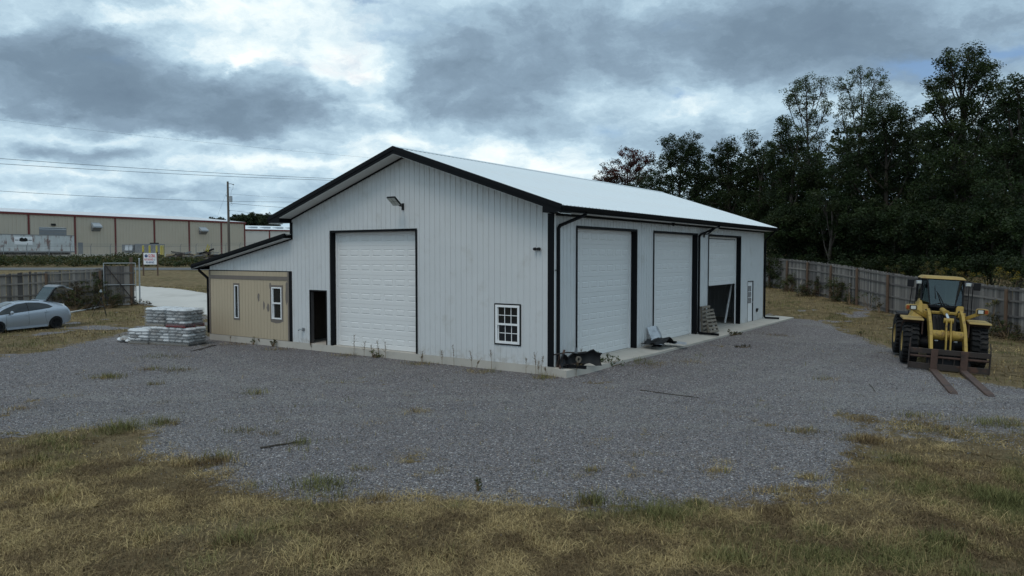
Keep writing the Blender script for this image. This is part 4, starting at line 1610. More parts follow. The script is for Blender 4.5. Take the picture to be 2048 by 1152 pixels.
def fence(name, label, pts, post_at, post_side=-1, seed=1, skip=lambda s: False, h=2.40):
    """pts: ground polyline; planks stand on it, posts and rails on the side towards the yard"""
    t = thing(name, label, 'fence', (pts[0][0], pts[0][1], gz(*pts[0])))
    o = np.array(t.location)
    P = np.array(pts, float)
    seg = np.hypot(*(P[1:] - P[:-1]).T)
    cum = np.concatenate([[0], np.cumsum(seg)])
    def at(s):
        i = min(max(int(np.searchsorted(cum, s)) - 1, 0), len(seg) - 1)
        f = (s - cum[i]) / seg[i]
        p = P[i] + (P[i + 1] - P[i]) * f
        d = (P[i + 1] - P[i]) / seg[i]
        return p, d
    rnd = random.Random(seed)
    s = .07
    tot = cum[-1]
    # smooth base line, planks follow it
    while s < tot - .05:
        p, d = at(s)
        if not skip(s):
            z = gz(p[0], p[1])
            me = rnd.choice(PLANKS)
            ob = link('plank', me, None, t, (p[0] - o[0], p[1] - o[1], z - o[2] - .03 + rnd.uniform(-.02, .02)), (rnd.uniform(-.006, .006), rnd.uniform(-.006, .006), math.atan2(d[1], d[0]) + rnd.uniform(-.03, .03)))
            ob.scale = (rnd.uniform(.93, 1.0), 1, h / 2.40 * rnd.uniform(.99, 1.01))
        s += .1415
    nrm = lambda d: np.array([-d[1], d[0]]) * post_side
    posts = list(post_at)
    for s in posts:
        p, d = at(s)
        q = p + nrm(d) * .135
        z = gz(q[0], q[1])
        m = MB()
        hh = h - .12 + rnd.uniform(-.05, .08)
        m.tube([(0, 0, -.4), (0, 0, hh * .5), (rnd.uniform(-.01, .01), 0, hh)], [.085, .082, .078], 10)
        obj('post', m, 'post_brown', t, (q[0] - o[0], q[1] - o[1], z - o[2]))
    ends = [0.0] + posts + [tot]
    for a, b in zip(ends[:-1], ends[1:]):
        if b - a < .2:
            continue
        for f in (.10, .42, .72, .93) if h > 2 else (.2, .8):
            (p, d), (q, e) = at(a + .01), at(b - .01)
            p3 = p + nrm(d) * .032
            q3 = q + nrm(e) * .032
            m = MB()
            m.bar((p3[0] - o[0], p3[1] - o[1], gz(*p) - o[2] + h * f), (q3[0] - o[0], q3[1] - o[1], gz(*q) - o[2] + h * f), .042, .085)
            obj('rail', m, rnd.choice(PLANK_MAT), t)
    return t, at

# right-hand fence: X = 26.82 - .1 Y, posts seen at these pixel columns
def fence_right_y(px):
    k = (px - 1024) / FPX
    return 26.82 / (k + .1)
R0, R1 = fence_right_y(2240), fence_right_y(1500)
rp = [(26.82 - .1 * y, y) for y in np.linspace(R0, R1, 12)]
run = math.hypot(1, .1)
posts = [(fence_right_y(px) - R0) * run for px in (2150, 2019, 1930, 1851, 1780, 1718, 1665, 1618, 1577, 1542)]
FENCE_R, at_r = fence('wooden_fence', 'long weathered grey plank fence with brown posts behind the yellow loader', rp, posts, 1, 5)
# left-hand fence, gate and gate post
LF0, LF1 = np.array([-33.6, 41.0]), np.array([-25.55, 47.35])
ln = float(np.hypot(*(LF1 - LF0)))
FENCE_L, at_l = fence('wooden_fence', 'weathered grey plank fence behind the silver car, ending at the gate', [tuple(LF0), tuple(LF1)], [ln - .25 - 2.9 * k for k in range(4)][::-1], -1, 9)
FENCE_L.name = 'wooden_fence.001'
GA, GB = np.array([-25.52, 47.20]), np.array([-23.95, 48.05])
g = thing('yard_gate', 'open wooden yard gate in a galvanized tube frame, next to the driveway', 'gate', (GA[0], GA[1], gz(*GA)), math.atan2(*(GB - GA)[::-1]))
gw = float(np.hypot(*(GB - GA)))
GH = 2.72
m = MB()
for z in (.12, GH * .5, GH):
    m.tube([(0, -.06, z), (gw, -.06, z)], .022, 8)
for x in (0.0, gw):
    m.tube([(x, -.06, .12), (x, -.06, GH)], .024, 8)
obj('frame', m, 'galvanized', g)
m = MB()
m.bar((.06, -.10, GH - .08), (gw - .05, -.10, .20), .03, .05)
obj('brace', m, 'rust_dark', g)
x = .08
rnd = random.Random(4)
while x < gw - .04:
    me = PLANKS[(2, 2, 0)[int(rnd.random() * 3)]]
    ob = link('plank', me, None, g, (x, 0, .05), (0, 0, rnd.uniform(-.03, .03)))
    ob.scale = (.98, 1, 1.03)
    x += .1415
for z in (.55, 1.35, 2.1):
    m = MB()
    m.box((.02, -.05, z - .045), (gw - .02, -.012, z + .045))
    obj('rail', m, 'weathered_wood_c', g)
m = MB()
m.lathe([(-.03, .02), (-.03, .07), (.03, .07), (.03, .02)], 10, 'Y', (gw - .1, -.06, .05))
obj('gate_wheel', m, 'plastic_black', g)
gp = (GB + np.array([.12, .10]))
t = thing('gate_post', 'tall dark post at the driveway end of the wooden gate', 'post', (gp[0] - .35, gp[1] - .18, gz(*gp)))
m = MB()
m.tube([(0, 0, -.3), (0, 0, 2.95)], [.10, .092], 12)
obj('shaft', m, 'post_brown', t)
m = MB()
m.lathe([(2.95, .105), (3.0, .09), (3.02, 0)], 12, 'Z')
obj('cap', m, 'post_brown', t)
t = thing('gate_post', 'slim galvanized post beside the dark gate post at the driveway', 'post', (gp[0] + .05, gp[1] + .05, gz(*gp)))
m = MB()
m.tube([(0, 0, -.3), (0, 0, 2.92)], .045, 10)
obj('shaft', m, 'galvanized', t)
m = MB()
m.lathe([(2.92, .05), (2.96, .035), (2.98, 0)], 10, 'Z')
obj('cap', m, 'galvanized', t)
# stick leaning at the right fence
p, q = on_ground(1600, 592), np.array([23.0, 0, 0])
y = fence_right_y(1610)
qq = np.array([26.82 - .1 * y - .25, y - .1, gz(26.82 - .1 * y, y) + 1.0])
m = MB()
p = np.array([qq[0] - .55, qq[1] - .6, gz(qq[0] - .55, qq[1] - .6)])
m.tube([(0, 0, .02), tuple(qq - p)], .028, 6)
tag(obj('leaning_stick', m, 'pallet_wood', None, tuple(p)), 'pale stick leaning on the far part of the plank fence', 'stick')
# ---------------------------------------------------------------- wheel loader
LD = thing('wheel_loader', 'yellow articulated wheel loader with rusty pallet forks lowered to the ground', 'loader',
           (14.62, 25.64, -.045), rot=(0, .052, -.40))
# local: x to the machine's left (right in the picture), -y forwards, z up, origin under the front axle
def mir(fn):
    for s in (-1, 1):
        fn(s)
TR, TW = .74, .50
def tyre_parts(root):
    """tyre along x, hub faces outwards at +x (root mirrored by rotation)"""
    m = MB()
    hw = TW / 2
    m.lathe([(-hw * .80, .34), (-hw * .96, .42), (-hw, .54), (-hw * .97, .63), (-hw * .86, .685), (hw * .86, .685), (hw * .97, .63), (hw, .54), (hw * .96, .42), (hw * .80, .34)], 40, 'X')
    ty = obj('tyre', m, 'tyre', root, smooth='auto')
    n = 26
    m = MB()
    for k in range(n):
        for side in (-1, 1):
            t0 = 2 * math.pi * (k + (.5 if side > 0 else 0)) / n
            # chevron lug: from the shoulder to the centre with a kink
            path = [(side * hw * .99, .62, t0), (side * hw * .90, .70, t0 + .01), (side * hw * .55, .705, t0 + .045), (side * hw * .30, .705, t0 + .02), (side * -.02, .705, t0 + .085)]
            lw = .062
            ring = []
            for x, r, a in path:
                ring.append((x, r, a))
            for (x0, r0, a0), (x1, r1, a1) in zip(ring[:-1], ring[1:]):
                def pt(x, r, a):
                    return (x, r * math.cos(a), r * math.sin(a))
                g = .038
                vs = [pt(x0, r0 - .05, a0 - lw), pt(x1, r1 - .05, a1 - lw), pt(x1, r1 - .05, a1 + lw), pt(x0, r0 - .05, a0 + lw),
                      pt(x0, r0 + g, a0 - lw * .85), pt(x1, r1 + g, a1 - lw * .85), pt(x1, r1 + g, a1 + lw * .85), pt(x0, r0 + g, a0 + lw * .85)]
                m.hexa(vs)
    obj('tread', m, 'tyre', ty)
    m = MB()
    m.lathe([(hw * .80, .345), (hw * .92, .36), (hw * .90, .33), (hw * .55, .30), (hw * .50, .16), (hw * .62, .15), (hw * .62, 0)], 30, 'X')
    m.lathe([(-hw * .80, .345), (-hw * .92, .36), (-hw * .90, .33), (-hw * .55, .30), (-hw * .50, .0)], 30, 'X')
    obj('rim', m, 'yellow_faded', root, smooth='auto')
    m = MB()
    for k in range(10):
        a = 2 * math.pi * k / 10
        m.lathe([(hw * .5, .018), (hw * .60, .018), (hw * .60, 0)], 6, 'X', (0, .24 * math.cos(a), .24 * math.sin(a)))
    obj('wheel_nuts', m, 'machine_black', root)
WHEELS = []
for nm, x, y, rz in (('l', -1.0, 0, math.pi), ('r', 1.0, 0, 0), ('l', -1.04, 2.75, math.pi + .03), ('r', .98, 2.75, .03)):
    r = bpy.data.objects.new('wheel', None)
    COL.objects.link(r)
    r.parent = LD
    r.location = (x, y, TR)
    r.rotation_euler = (0.3 * y, 0, rz)
    if not WHEELS:
        tyre_parts(r)
    else:
        for ch in WHEELS[0].children:
            c = ch.copy()
            COL.objects.link(c)
            c.parent = r
            for gch in ch.children:
                e = gch.copy()
                COL.objects.link(e)
                e.parent = c
    WHEELS.append(r)
def lpart(name, mb, mat, **k):
    return obj(name, mb, mat, LD, **k)
# axle, frames
m = MB()
m.tube([(-.85, 0, TR), (-.3, 0, TR), (.3, 0, TR), (.85, 0, TR)], [.16, .22, .22, .16], 14)
lpart('front_axle', m, 'machine_black', smooth='auto')
m = MB()
m.tube([(-.85, 2.75, TR), (.85, 2.75, TR)], .2, 14)
lpart('rear_axle', m, 'machine_black', smooth='auto')
m = MB()
m.box((-.30, -.55, .50), (.30, 1.15, 1.05))
m.hexa([(-.36, -.30, 1.05), (.36, -.30, 1.05), (.36, .85, 1.05), (-.36, .85, 1.05), (-.36, .05, 1.72), (.36, .05, 1.72), (.36, .75, 1.72), (-.36, .75, 1.72)])
lpart('front_frame', m, 'machine_black', bevel=.02)
m = MB()
m.box((-.62, .02, 1.66), (-.40, .42, 1.84))
m.box((.40, .02, 1.66), (.62, .42, 1.84))
m.box((-.40, .12, 1.74), (.40, .40, 1.83))
lpart('tower_plate', m, 'yellow_paint', bevel=.02)
# rear body and engine hood
m = MB()
m.hexa([(-.55, 1.15, .62), (.55, 1.15, .62), (.60, 4.6, .75), (-.60, 4.6, .75), (-.60, 1.15, 1.35), (.60, 1.15, 1.35), (.62, 4.6, 1.35), (-.62, 4.6, 1.35)])
lpart('rear_frame', m, 'machine_black', bevel=.03)
m = MB()
m.hexa([(-.64, 2.55, 1.352), (.64, 2.55, 1.352), (.62, 4.7, 1.352), (-.62, 4.7, 1.352), (-.58, 2.55, 2.08), (.58, 2.55, 2.08), (.52, 4.6, 1.90), (-.52, 4.6, 1.90)])
lpart('engine_hood', m, 'yellow_paint', bevel=.06)
m = MB()
m.box((-.68, 4.55, .6), (.68, 4.85, 1.35))
lpart('counterweight', m, 'yellow_paint', bevel=.05)
m = MB()
m.tube([(-.25, 3.3, 2.0), (-.25, 3.3, 2.62), (-.27, 3.42, 2.72)], .055, 10)
lpart('exhaust_pipe', m, 'machine_black', smooth='auto')
# cab
CW, CY0, CY1, CZ0, CZ1 = .66, .95, 2.45, 1.36, 2.93
m = MB()
m.box((-.70, .90, 1.352), (.70, 2.50, 1.46))
m.box((-.66, 2.38, 1.46), (.66, 2.46, 2.02))
lpart('cab_floor', m, 'machine_black')
m = MB()
m.hexa([(-.68, .62, 1.62), (-.42, .62, 1.62), (-.42, 1.0, 1.62), (-.68, 1.0, 1.62), (-.66, .80, 2.02), (-.42, .80, 2.02), (-.42, 1.0, 2.02), (-.66, 1.0, 2.02)])
lpart('cowl', m, 'yellow_paint', bevel=.03)
m = MB()
m.hexa([(.42, .62, 1.62), (.68, .62, 1.62), (.68, 1.0, 1.62), (.42, 1.0, 1.62), (.42, .80, 2.02), (.66, .80, 2.02), (.66, 1.0, 2.02), (.42, 1.0, 2.02)])
lpart('cowl', m, 'yellow_paint', bevel=.03)
m = MB()
m.hexa([(-1.02, .45, 1.50), (-.60, .35, 1.50), (-.60, 1.35, 1.50), (-1.02, 1.35, 1.50), (-.70, .75, 2.08), (-.62, .65, 2.08), (-.62, 1.3, 2.2), (-.70, 1.3, 2.2)])
lpart('cowl', m, 'yellow_paint', bevel=.03)
m = MB()
# front posts splay: the windscreen narrows downwards, its sides rake back
FB, FT = .78, .98
def post(a, b, w=.075):
    m.bar(a, b, w, w, up=(0, 1, 0))
post((-.38, FB - .02, 2.0), (-.50, FT - .04, 2.92), .045)
post((.38, FB - .02, 2.0), (.50, FT - .04, 2.92), .045)
post((-.63, FB + .24, 2.0), (-.63, FT + .20, 2.92))
post((.63, FB + .24, 2.0), (.63, FT + .20, 2.92))
post((-.64, 2.42, 2.0), (-.62, 2.38, 2.92))
post((.64, 2.42, 2.0), (.62, 2.38, 2.92))
post((-.38, FB - .02, 2.0), (-.63, FB + .24, 2.0), .06)
post((.38, FB - .02, 2.0), (.63, FB + .24, 2.0), .06)
post((-.38, FB - .02, 1.97), (.38, FB - .02, 1.97), .07)
post((-.63, FB + .2, 2.9), (.63, FB + .2, 2.9), .07)
post((-.64, FB + .24, 2.0), (-.64, 2.42, 2.0), .06)
post((.64, FB + .24, 2.0), (.64, 2.42, 2.0), .06)
lpart('cab_frame', m, 'machine_black', bevel=.01)
gm = bpy.data.materials.new('cab_glass')
gm.use_nodes = True
tt = NT(gm.node_tree)
tt.n.remove(tt.n['Principled BSDF'])
gl = tt.node('ShaderNodeBsdfGlossy')
gl.inputs['Color'].default_value = (.75, .85, .88, 1)
gl.inputs['Roughness'].default_value = .06
tr = tt.node('ShaderNodeBsdfTransparent')
tr.inputs[0].default_value = (.42, .50, .48, 1)
fr = tt.node('ShaderNodeFresnel')
fr.inputs[0].default_value = 1.5
ms = tt.node('ShaderNodeMixShader')
tt.l.new(tt.math('ADD', tt.math('MULTIPLY', fr.outputs[0], 1.0), .04), ms.inputs[0])
tt.l.new(tr.outputs[0], ms.inputs[1])
tt.l.new(gl.outputs[0], ms.inputs[2])
tt.l.new(ms.outputs[0], tt.n['Material Output'].inputs[0])
MATS['cab_glass'] = gm
def pane(a, b, c, d, th=.008):
    m = MB()
    A, B, C_, D = map(Vector, (a, b, c, d))
    n = (B - A).cross(D - A).normalized() * th
    m.hexa([A, B, C_, D, A + n, B + n, C_ + n, D + n])
    return m
lpart('windscreen', pane((-.37, FB - .03, 2.02), (.37, FB - .03, 2.02), (.49, FT - .05, 2.89), (-.49, FT - .05, 2.89)), 'cab_glass')
lpart('quarter_window', pane((-.62, FB + .22, 2.02), (-.39, FB - .02, 2.02), (-.51, FT - .04, 2.89), (-.63, FT + .18, 2.89)), 'cab_glass')
lpart('quarter_window', pane((.39, FB - .02, 2.02), (.62, FB + .22, 2.02), (.63, FT + .18, 2.89), (.51, FT - .04, 2.89)), 'cab_glass')
lpart('side_window', pane((-.65, 2.38, 2.03), (-.65, FB + .28, 2.03), (-.64, FT + .24, 2.88), (-.63, 2.36, 2.88)), 'cab_glass')
lpart('side_window', pane((.65, FB + .28, 2.03), (.65, 2.38, 2.03), (.63, 2.36, 2.88), (.64, FT + .24, 2.88)), 'cab_glass')
lpart('rear_window', pane((.58, 2.43, 2.05), (-.58, 2.43, 2.05), (-.58, 2.39, 2.88), (.58, 2.39, 2.88)), 'cab_glass')
m = MB()
m.hexa([(-.70, .90, 2.925), (.70, .90, 2.925), (.68, 2.52, 2.925), (-.68, 2.52, 2.925), (-.60, 1.00, 3.02), (.60, 1.00, 3.02), (.58, 2.40, 3.02), (-.58, 2.40, 3.02)])
lpart('cab_roof', m, 'yellow_faded', bevel=.02)
m = MB()
m.box((-.26, 1.75, 1.46), (.26, 2.25, 1.92))
m.hexa([(-.25, 2.12, 1.92), (.25, 2.12, 1.92), (.25, 2.26, 1.92), (-.25, 2.26, 1.92), (-.22, 2.24, 2.62), (.22, 2.24, 2.62), (.22, 2.34, 2.62), (-.22, 2.34, 2.62)])
m.box((-.14, 2.25, 2.64), (.14, 2.35, 2.82))
lpart('seat', m, 'machine_black', bevel=.03)
m = MB()
m.tube([(0, 1.15, 1.5), (0, 1.25, 2.0), (0, 1.38, 2.14)], .05, 8)
m.lathe([(-.02, .17), (0, .19), (.02, .17), (0, .15), (-.02, .17)], 16, 'Z', (0, 1.38, 2.15))
lpart('steering_wheel', m, 'machine_black')
m = MB()
m.tube([(-.02, .70, 2.02), (-.20, .84, 2.50)], .014, 6)
m.bar((-.27, .90, 2.70), (-.22, .76, 2.22), .02, .03)
m.tube([(.06, .70, 2.02), (-.14, .82, 2.42)], .012, 6)
m.tube([(-.42, .76, 1.99), (-.28, .74, 2.02), (-.14, .72, 2.08), (.10, .72, 2.08), (.24, .74, 2.0), (.40, .78, 1.98)], .016, 6)
lpart('wiper', m, 'machine_black')
# mirrors, work lights, handrails
def mirror(s):
    m = MB()
    m.box((s * 1.02 - .105, .86, 2.60), (s * 1.02 + .105, .93, 2.86))
    lpart('mirror', m, 'machine_black', bevel=.02)
    m = MB()
    m.tube([(s * .66, 1.15, 2.86), (s * .85, 1.0, 2.88), (s * 1.02, .92, 2.82)], .014, 6)
    lpart('mirror_arm', m, 'machine_black')
    m = MB()
    m.box((s * .76 - .085, .90, 2.72), (s * .76 + .085, 1.02, 2.84))
    lpart('work_light', m, 'grey_metal_light', bevel=.01)
    m = MB()
    m.box((s * .76 - .06, .885, 2.74), (s * .76 + .06, .899, 2.82))
    lpart('work_light_lens', m, 'lens_clear')
    m = MB()
    m.tube([(s * .84, 1.15, 1.5), (s * .82, 1.12, 2.1), (s * .80, 1.08, 2.72)], .016, 6)
    m.tube([(s * .98, 1.35, 1.5), (s * .96, 1.30, 2.1), (s * .94, 1.2, 2.72)], .016, 6)
    m.tube([(s * .66, 1.1, 2.36), (s * .82, 1.1, 2.36)], .012, 6)
    m.tube([(s * .66, 1.1, 2.24), (s * .82, 1.1, 2.24)], .012, 6)
    lpart('handrail', m, 'machine_black')
mir(mirror)
# front mudguards with skirts
def guard(s):
    m = MB()
    x0, x1 = sorted((s * .66, s * 1.30))
    m.hexa([(x0, -.58, 1.53), (x1, -.58, 1.53), (x1, .62, 1.53), (x0, .62, 1.53), (x0, -.55, 1.585), (x1, -.55, 1.585), (x1, .60, 1.60), (x0, .60, 1.60)])
    lpart('mudguard', m, 'yellow_faded', bevel=.012)
    m = MB()
    m.hexa([(x0 + .02, .55, 1.0), (x1 - .02, .55, 1.0), (x1 - .02, .58, 1.0), (x0 + .02, .58, 1.0), (x0 + .02, -.50, 1.53), (x1 - .02, -.50, 1.53), (x1 - .02, -.44, 1.53), (x0 + .02, -.44, 1.53)])
    m.box((min(s * .66, s * .70), -.45, 1.05), (max(s * .66, s * .70), .6, 1.53))
    lpart('mudguard_skirt', m, 'rust', bevel=.01)
    m = MB()
    m.hexa([(s * 1.04 - .22, 2.2, 1.50), (s * 1.04 + .22, 2.2, 1.50), (s * 1.04 + .22, 3.4, 1.50), (s * 1.04 - .22, 3.4, 1.50), (s * 1.04 - .22, 2.25, 1.56), (s * 1.04 + .22, 2.25, 1.56), (s * 1.04 + .22, 3.4, 1.56), (s * 1.04 - .22, 3.4, 1.56)])
    lpart('rear_mudguard', m, 'machine_black')
    # headlamp on its stalk: body, lens, amber
    z0 = 1.94
    xc = s * 1.04
    m = MB()
    pr = []
    for k in range(14):
        a = 2 * math.pi * k / 14
        cx, cz = math.cos(a), math.sin(a)
        pr.append((xc + (abs(cx) ** .5) * math.copysign(.185, cx), z0 + (abs(cz) ** .5) * math.copysign(.105, cz)))
    m.prism(pr, lambda a, b, h: (a, h, b), -.33, -.20)
    lpart('headlamp_body', m, 'yellow_faded', bevel=.02)
    m = MB()
    m.box((xc - s * .045 - .105, -.345, z0 - .075), (xc - s * .045 + .105, -.331, z0 + .075))
    lpart('headlamp_bezel', m, 'machine_black')
    m = MB()
    m.box((xc - s * .05 - .075, -.356, z0 - .055), (xc - s * .05 + .075, -.346, z0 + .055))
    lpart('headlamp_lens', m, 'lens_clear')
    m = MB()
    m.box((xc + s * .115 - .045, -.35, z0 - .06), (xc + s * .115 + .045, -.331, z0 + .06))
    lpart('turn_lamp', m, 'amber', bevel=.01)
    m = MB()
    m.bar((s * .95, -.26, 1.86), (s * .55, .05, 1.62), .10, .10)
    lpart('headlamp_arm', m, 'yellow_paint')
mir(guard)
# lift arms: boomerang plates, cross tube, bell crank, tilt cylinder
def arm(s):
    side = [(.25, 1.90), (.10, 1.92), (-.35, 1.78), (-.95, 1.42), (-1.15, 1.25), (-1.62, .62), (-1.60, .34), (-1.45, .30), (-1.25, .62), (-.85, 1.02), (-.15, 1.52), (.25, 1.70)]
    m = MB()
    x0, x1 = s * .49 - .048, s * .49 + .048
    m.prism(side, lambda a, b, h: (h, a, b), x0, x1)
    lpart('lift_arm', m, 'yellow_paint', bevel=.012)
    m = MB()
    m.lathe([(-.09, .0), (-.09, .085), (.09, .085), (.09, 0)], 14, 'X', (s * .49, .12, 1.80))
    lpart('pivot_pin', m, 'machine_black')
    m = MB()
    m.tube([(s * .40, .55, .85), (s * .40, -.35, 1.05)], .065, 10)
    m.tube([(s * .40, -.35, 1.05), (s * .42, -.95, 1.18)], .035, 10)
    lpart('lift_cylinder', m, 'machine_black', smooth='auto')
mir(arm)
m = MB()
m.lathe([(-.44, .155), (-.20, .155), (-.19, .17), (-.12, .17), (-.11, .155), (.11, .155), (.12, .17), (.19, .17), (.20, .155), (.44, .155)], 22, 'X', (0, -1.02, 1.13))
lpart('cross_tube', m, 'yellow_paint', smooth='auto')
m = MB()
for x in (-.085, .045):
    side = [(-1.12, 1.66), (-1.00, 1.70), (-.92, 1.62), (-1.02, 1.30), (-1.16, 1.02), (-1.30, .62), (-1.42, .60), (-1.36, .98), (-1.22, 1.30)]
    m.prism(side, lambda a, b, h: (h, a, b), x, x + .045)
lpart('bell_crank', m, 'yellow_paint', bevel=.008)
m = MB()
m.bar((.0, -1.32, .66), (.0, -1.66, .36), .09, .11)
lpart('tilt_link', m, 'rust', bevel=.01)
m = MB()
m.tube([(-.07, .10, 1.90), (-.03, -.55, 1.84)], .085, 14)
m.tube([(-.03, -.55, 1.84), (-.02, -.60, 1.84)], .10, 14)
lpart('tilt_cylinder', m, 'yellow_paint', smooth='auto')
m = MB()
m.tube([(-.03, -.58, 1.83), (0, -1.0, 1.64)], .045, 10)
lpart('tilt_rod', m, 'chrome', smooth='auto')
m = MB()
m.lathe([(-.14, 0), (-.14, .085), (.14, .085), (.14, 0)], 14, 'X', (0, -1.02, 1.62))
lpart('crank_pin', m, 'yellow_paint', smooth='auto')
m = MB()
rnd = random.Random(8)
for k in range(6):
    x = -.28 + .1 * k
    m.tube([(x, -.02, 1.72), (x + .02, -.32, 1.60 + .05 * rnd.random()), (x * .8, -.42, 1.25), (x * .7, -.50, 1.0)], .018, 6)
lpart('hydraulic_hose', m, 'machine_black')
m = MB()
m.box((-.36, -1.03, .925), (-.26, -1.02, .965))
m.box((.20, -1.03, .925), (.30, -1.02, .965))
lpart('decal', m, 'sign_white')
# fork carriage
Y0 = -1.75
carr = bpy.data.objects.new('fork_carriage', None)
COL.objects.link(carr)
carr.parent = LD
def cpart(name, mb, mat, **k):
    return obj(name, mb, mat, carr, **k)
m = MB()
m.box((-1.12, Y0 - .03, .565), (1.12, Y0 + .06, .725))
cpart('top_bar', m, 'rust_dark', bevel=.006)
m = MB()
m.box((-1.12, Y0 - .03, .06), (1.12, Y0 + .06, .25))
cpart('bottom_bar', m, 'rust_dark', bevel=.006)
m = MB()
m.tube([(-1.10, Y0 + .03, .47), (1.10, Y0 + .03, .47)], .042, 12)
cpart('pivot_rod', m, 'rust', smooth='auto')
for s in (-1, 1):
    m = MB()
    m.box((s * 1.135 - .014, Y0 - .05, .04), (s * 1.135 + .014, Y0 + .10, .72))
    m.bar((s * 1.135, Y0 + .0, .72), (s * 1.12, Y0 + .06, 1.04), .03, .05)
    cpart('end_plate', m, 'rust_dark')
    m = MB()
    m.box((s * .55 - .02, Y0 + .05, .12), (s * .55 + .02, Y0 + .30, .70))
    m.box((s * .43 - .02, Y0 + .05, .12), (s * .43 + .02, Y0 + .30, .70))
    cpart('coupler_plate', m, 'rust_dark')
    m = MB()
    m.box((s * .16 - .012, Y0 + .0, .24), (s * .16 + .012, Y0 + .04, .60))
    cpart('back_strap', m, 'rust_dark')
m = MB()
m.box((-.62, Y0 + .07, .20), (.62, Y0 + .14, .60))
cpart('shade_plate', m, 'machine_black')  # dark plate added to imitate the shade seen between the carriage bars
for s in (-1, 1):
    r = bpy.data.objects.new('fork', None)
    COL.objects.link(r)
    r.parent = LD
    xc = s * .42
    m = MB()
    m.box((xc - .10, Y0 - .095, .115 + .052 * xc), (xc + .10, Y0 - .031, .735))
    obj('shank', m, 'rust', r, bevel=.008)
    m = MB()
    lf = .05 + .052 * xc
    m.hexa([(xc - .11, Y0 - .10, .005 + lf), (xc + .11, Y0 - .10, .005 + lf), (xc + .11, Y0 - .02, .005 + lf), (xc - .11, Y0 - .02, .005 + lf), (xc - .11, Y0 - .10, .07 + lf), (xc + .11, Y0 - .10, .07 + lf), (xc + .11, Y0 - .02, .066 + lf), (xc - .11, Y0 - .02, .066 + lf)])
    yt = -6.35
    m.hexa([(xc - .115, yt + .25, -.01 + lf), (xc + .115, yt + .25, -.01 + lf), (xc + .115, Y0 - .10, .004 + lf), (xc - .115, Y0 - .10, .004 + lf), (xc - .105, yt + .25, .055 + lf), (xc + .105, yt + .25, .055 + lf), (xc + .105, Y0 - .10, .071 + lf), (xc - .105, Y0 - .10, .071 + lf)])
    m.hexa([(xc - .06, yt, -.01 + lf), (xc + .10, yt + .02, -.01 + lf), (xc + .115, yt + .25, -.01 + lf), (xc - .115, yt + .25, -.01 + lf), (xc - .06, yt, .02 + lf), (xc + .10, yt + .02, .02 + lf), (xc + .105, yt + .25, .055 + lf), (xc - .105, yt + .25, .055 + lf)])
    obj('tine', m, 'rust', r, bevel=.006)

# ---------------------------------------------------------------- silver hatchback
CAR_R = math.atan2(-.866, -.5)
ch_, cl_ = np.array([-.5, -.866]), np.array([.866, -.5])
c0 = np.array([-23.5, 38.8]) + ch_ * .48 + cl_ * .09
CAR = thing('silver_hatchback', 'silver hatchback car with its rear hatch raised, cut by the left edge', 'car', (c0[0], c0[1], gz(*c0) - .01), CAR_R)
CAR.rotation_euler = (0, .022, CAR_R)
# local: x forwards from the rear axle, y to the car's left
ST = np.array([  # x, sill z, half width low, half width mid, belt half width, belt z, roof half width, roof z
    [-.86, .42, .60, .66, .62, .70, .50, .74],
    [-.80, .34, .68, .74, .70, .82, .58, .90],
    [-.66, .26, .74, .82, .78, .98, .62, 1.12],
    [-.48, .23, .77, .855, .81, 1.06, .60, 1.25],
    [-.10, .20, .79, .87, .83, 1.06, .58, 1.36],
    [.50, .19, .80, .875, .84, 1.02, .575, 1.45],
    [1.20, .19, .80, .875, .845, .97, .58, 1.492],
    [1.75, .19, .80, .875, .845, .935, .575, 1.455],
    [2.25, .19, .80, .875, .84, .905, .60, 1.28],
    [2.70, .19, .80, .872, .83, .88, .66, 1.06],
    [3.00, .19, .79, .865, .81, .86, .70, .93],
    [3.30, .20, .76, .83, .76, .80, .66, .845],
    [3.52, .22, .68, .74, .66, .70, .55, .74],
    [3.64, .28, .55, .60, .52, .58, .42, .60]])
def sect(x):
    return [np.interp(x, ST[:, 0], ST[:, k]) for k in range(1, 8)]
def ring(x):
    zs, yl, ym, yb, zb, yr, zr = sect(x)
    zr = max(zr, zb + .01)
    pts = [(0, zs), (yl * .6, zs), (yl, zs + .02), (yl + .02, zs + .12), (ym, zs + (zb - zs) * .42), (ym + .004, zs + (zb - zs) * .62), ((ym + yb) / 2 + .008, zb - .10), (yb, zb - .012)]
    for f in (.0, .25, .5, .75, 1.0):
        y = yb - .012 + (yr - yb + .012) * f ** 1.15
        z = zb + .004 + (zr - .055 - zb) * f
        pts.append((y, max(z, zb)))
    pts += [(yr * .86, zr - .022), (yr * .5, zr - .004), (0, zr)]
    return pts
XS = np.concatenate([np.linspace(-.86, -.48, 7), np.linspace(-.40, 3.0, 42), np.linspace(3.06, 3.64, 9)])
rings = [ring(x) for x in XS]
nr = len(rings[0])
V, Fc = [], []
for x, r in zip(XS, rings):
    for y, z in r:
        V.append((x, y, z))
    for y, z in reversed(r[1:-1]):
        V.append((x, -y, z))
k = 2 * nr - 2
for i in range(len(XS) - 1):
    for j in range(k):
        a, b = i * k + j, i * k + (j + 1) % k
        Fc.append((a, a + k, b + k, b))
Fc.append(tuple(range(k)))
Fc.append(tuple(reversed(range((len(XS) - 1) * k, len(XS) * k))))
m = MB()
m.add(V, Fc)
body = obj('body', m, 'car_silver', CAR, smooth=True)
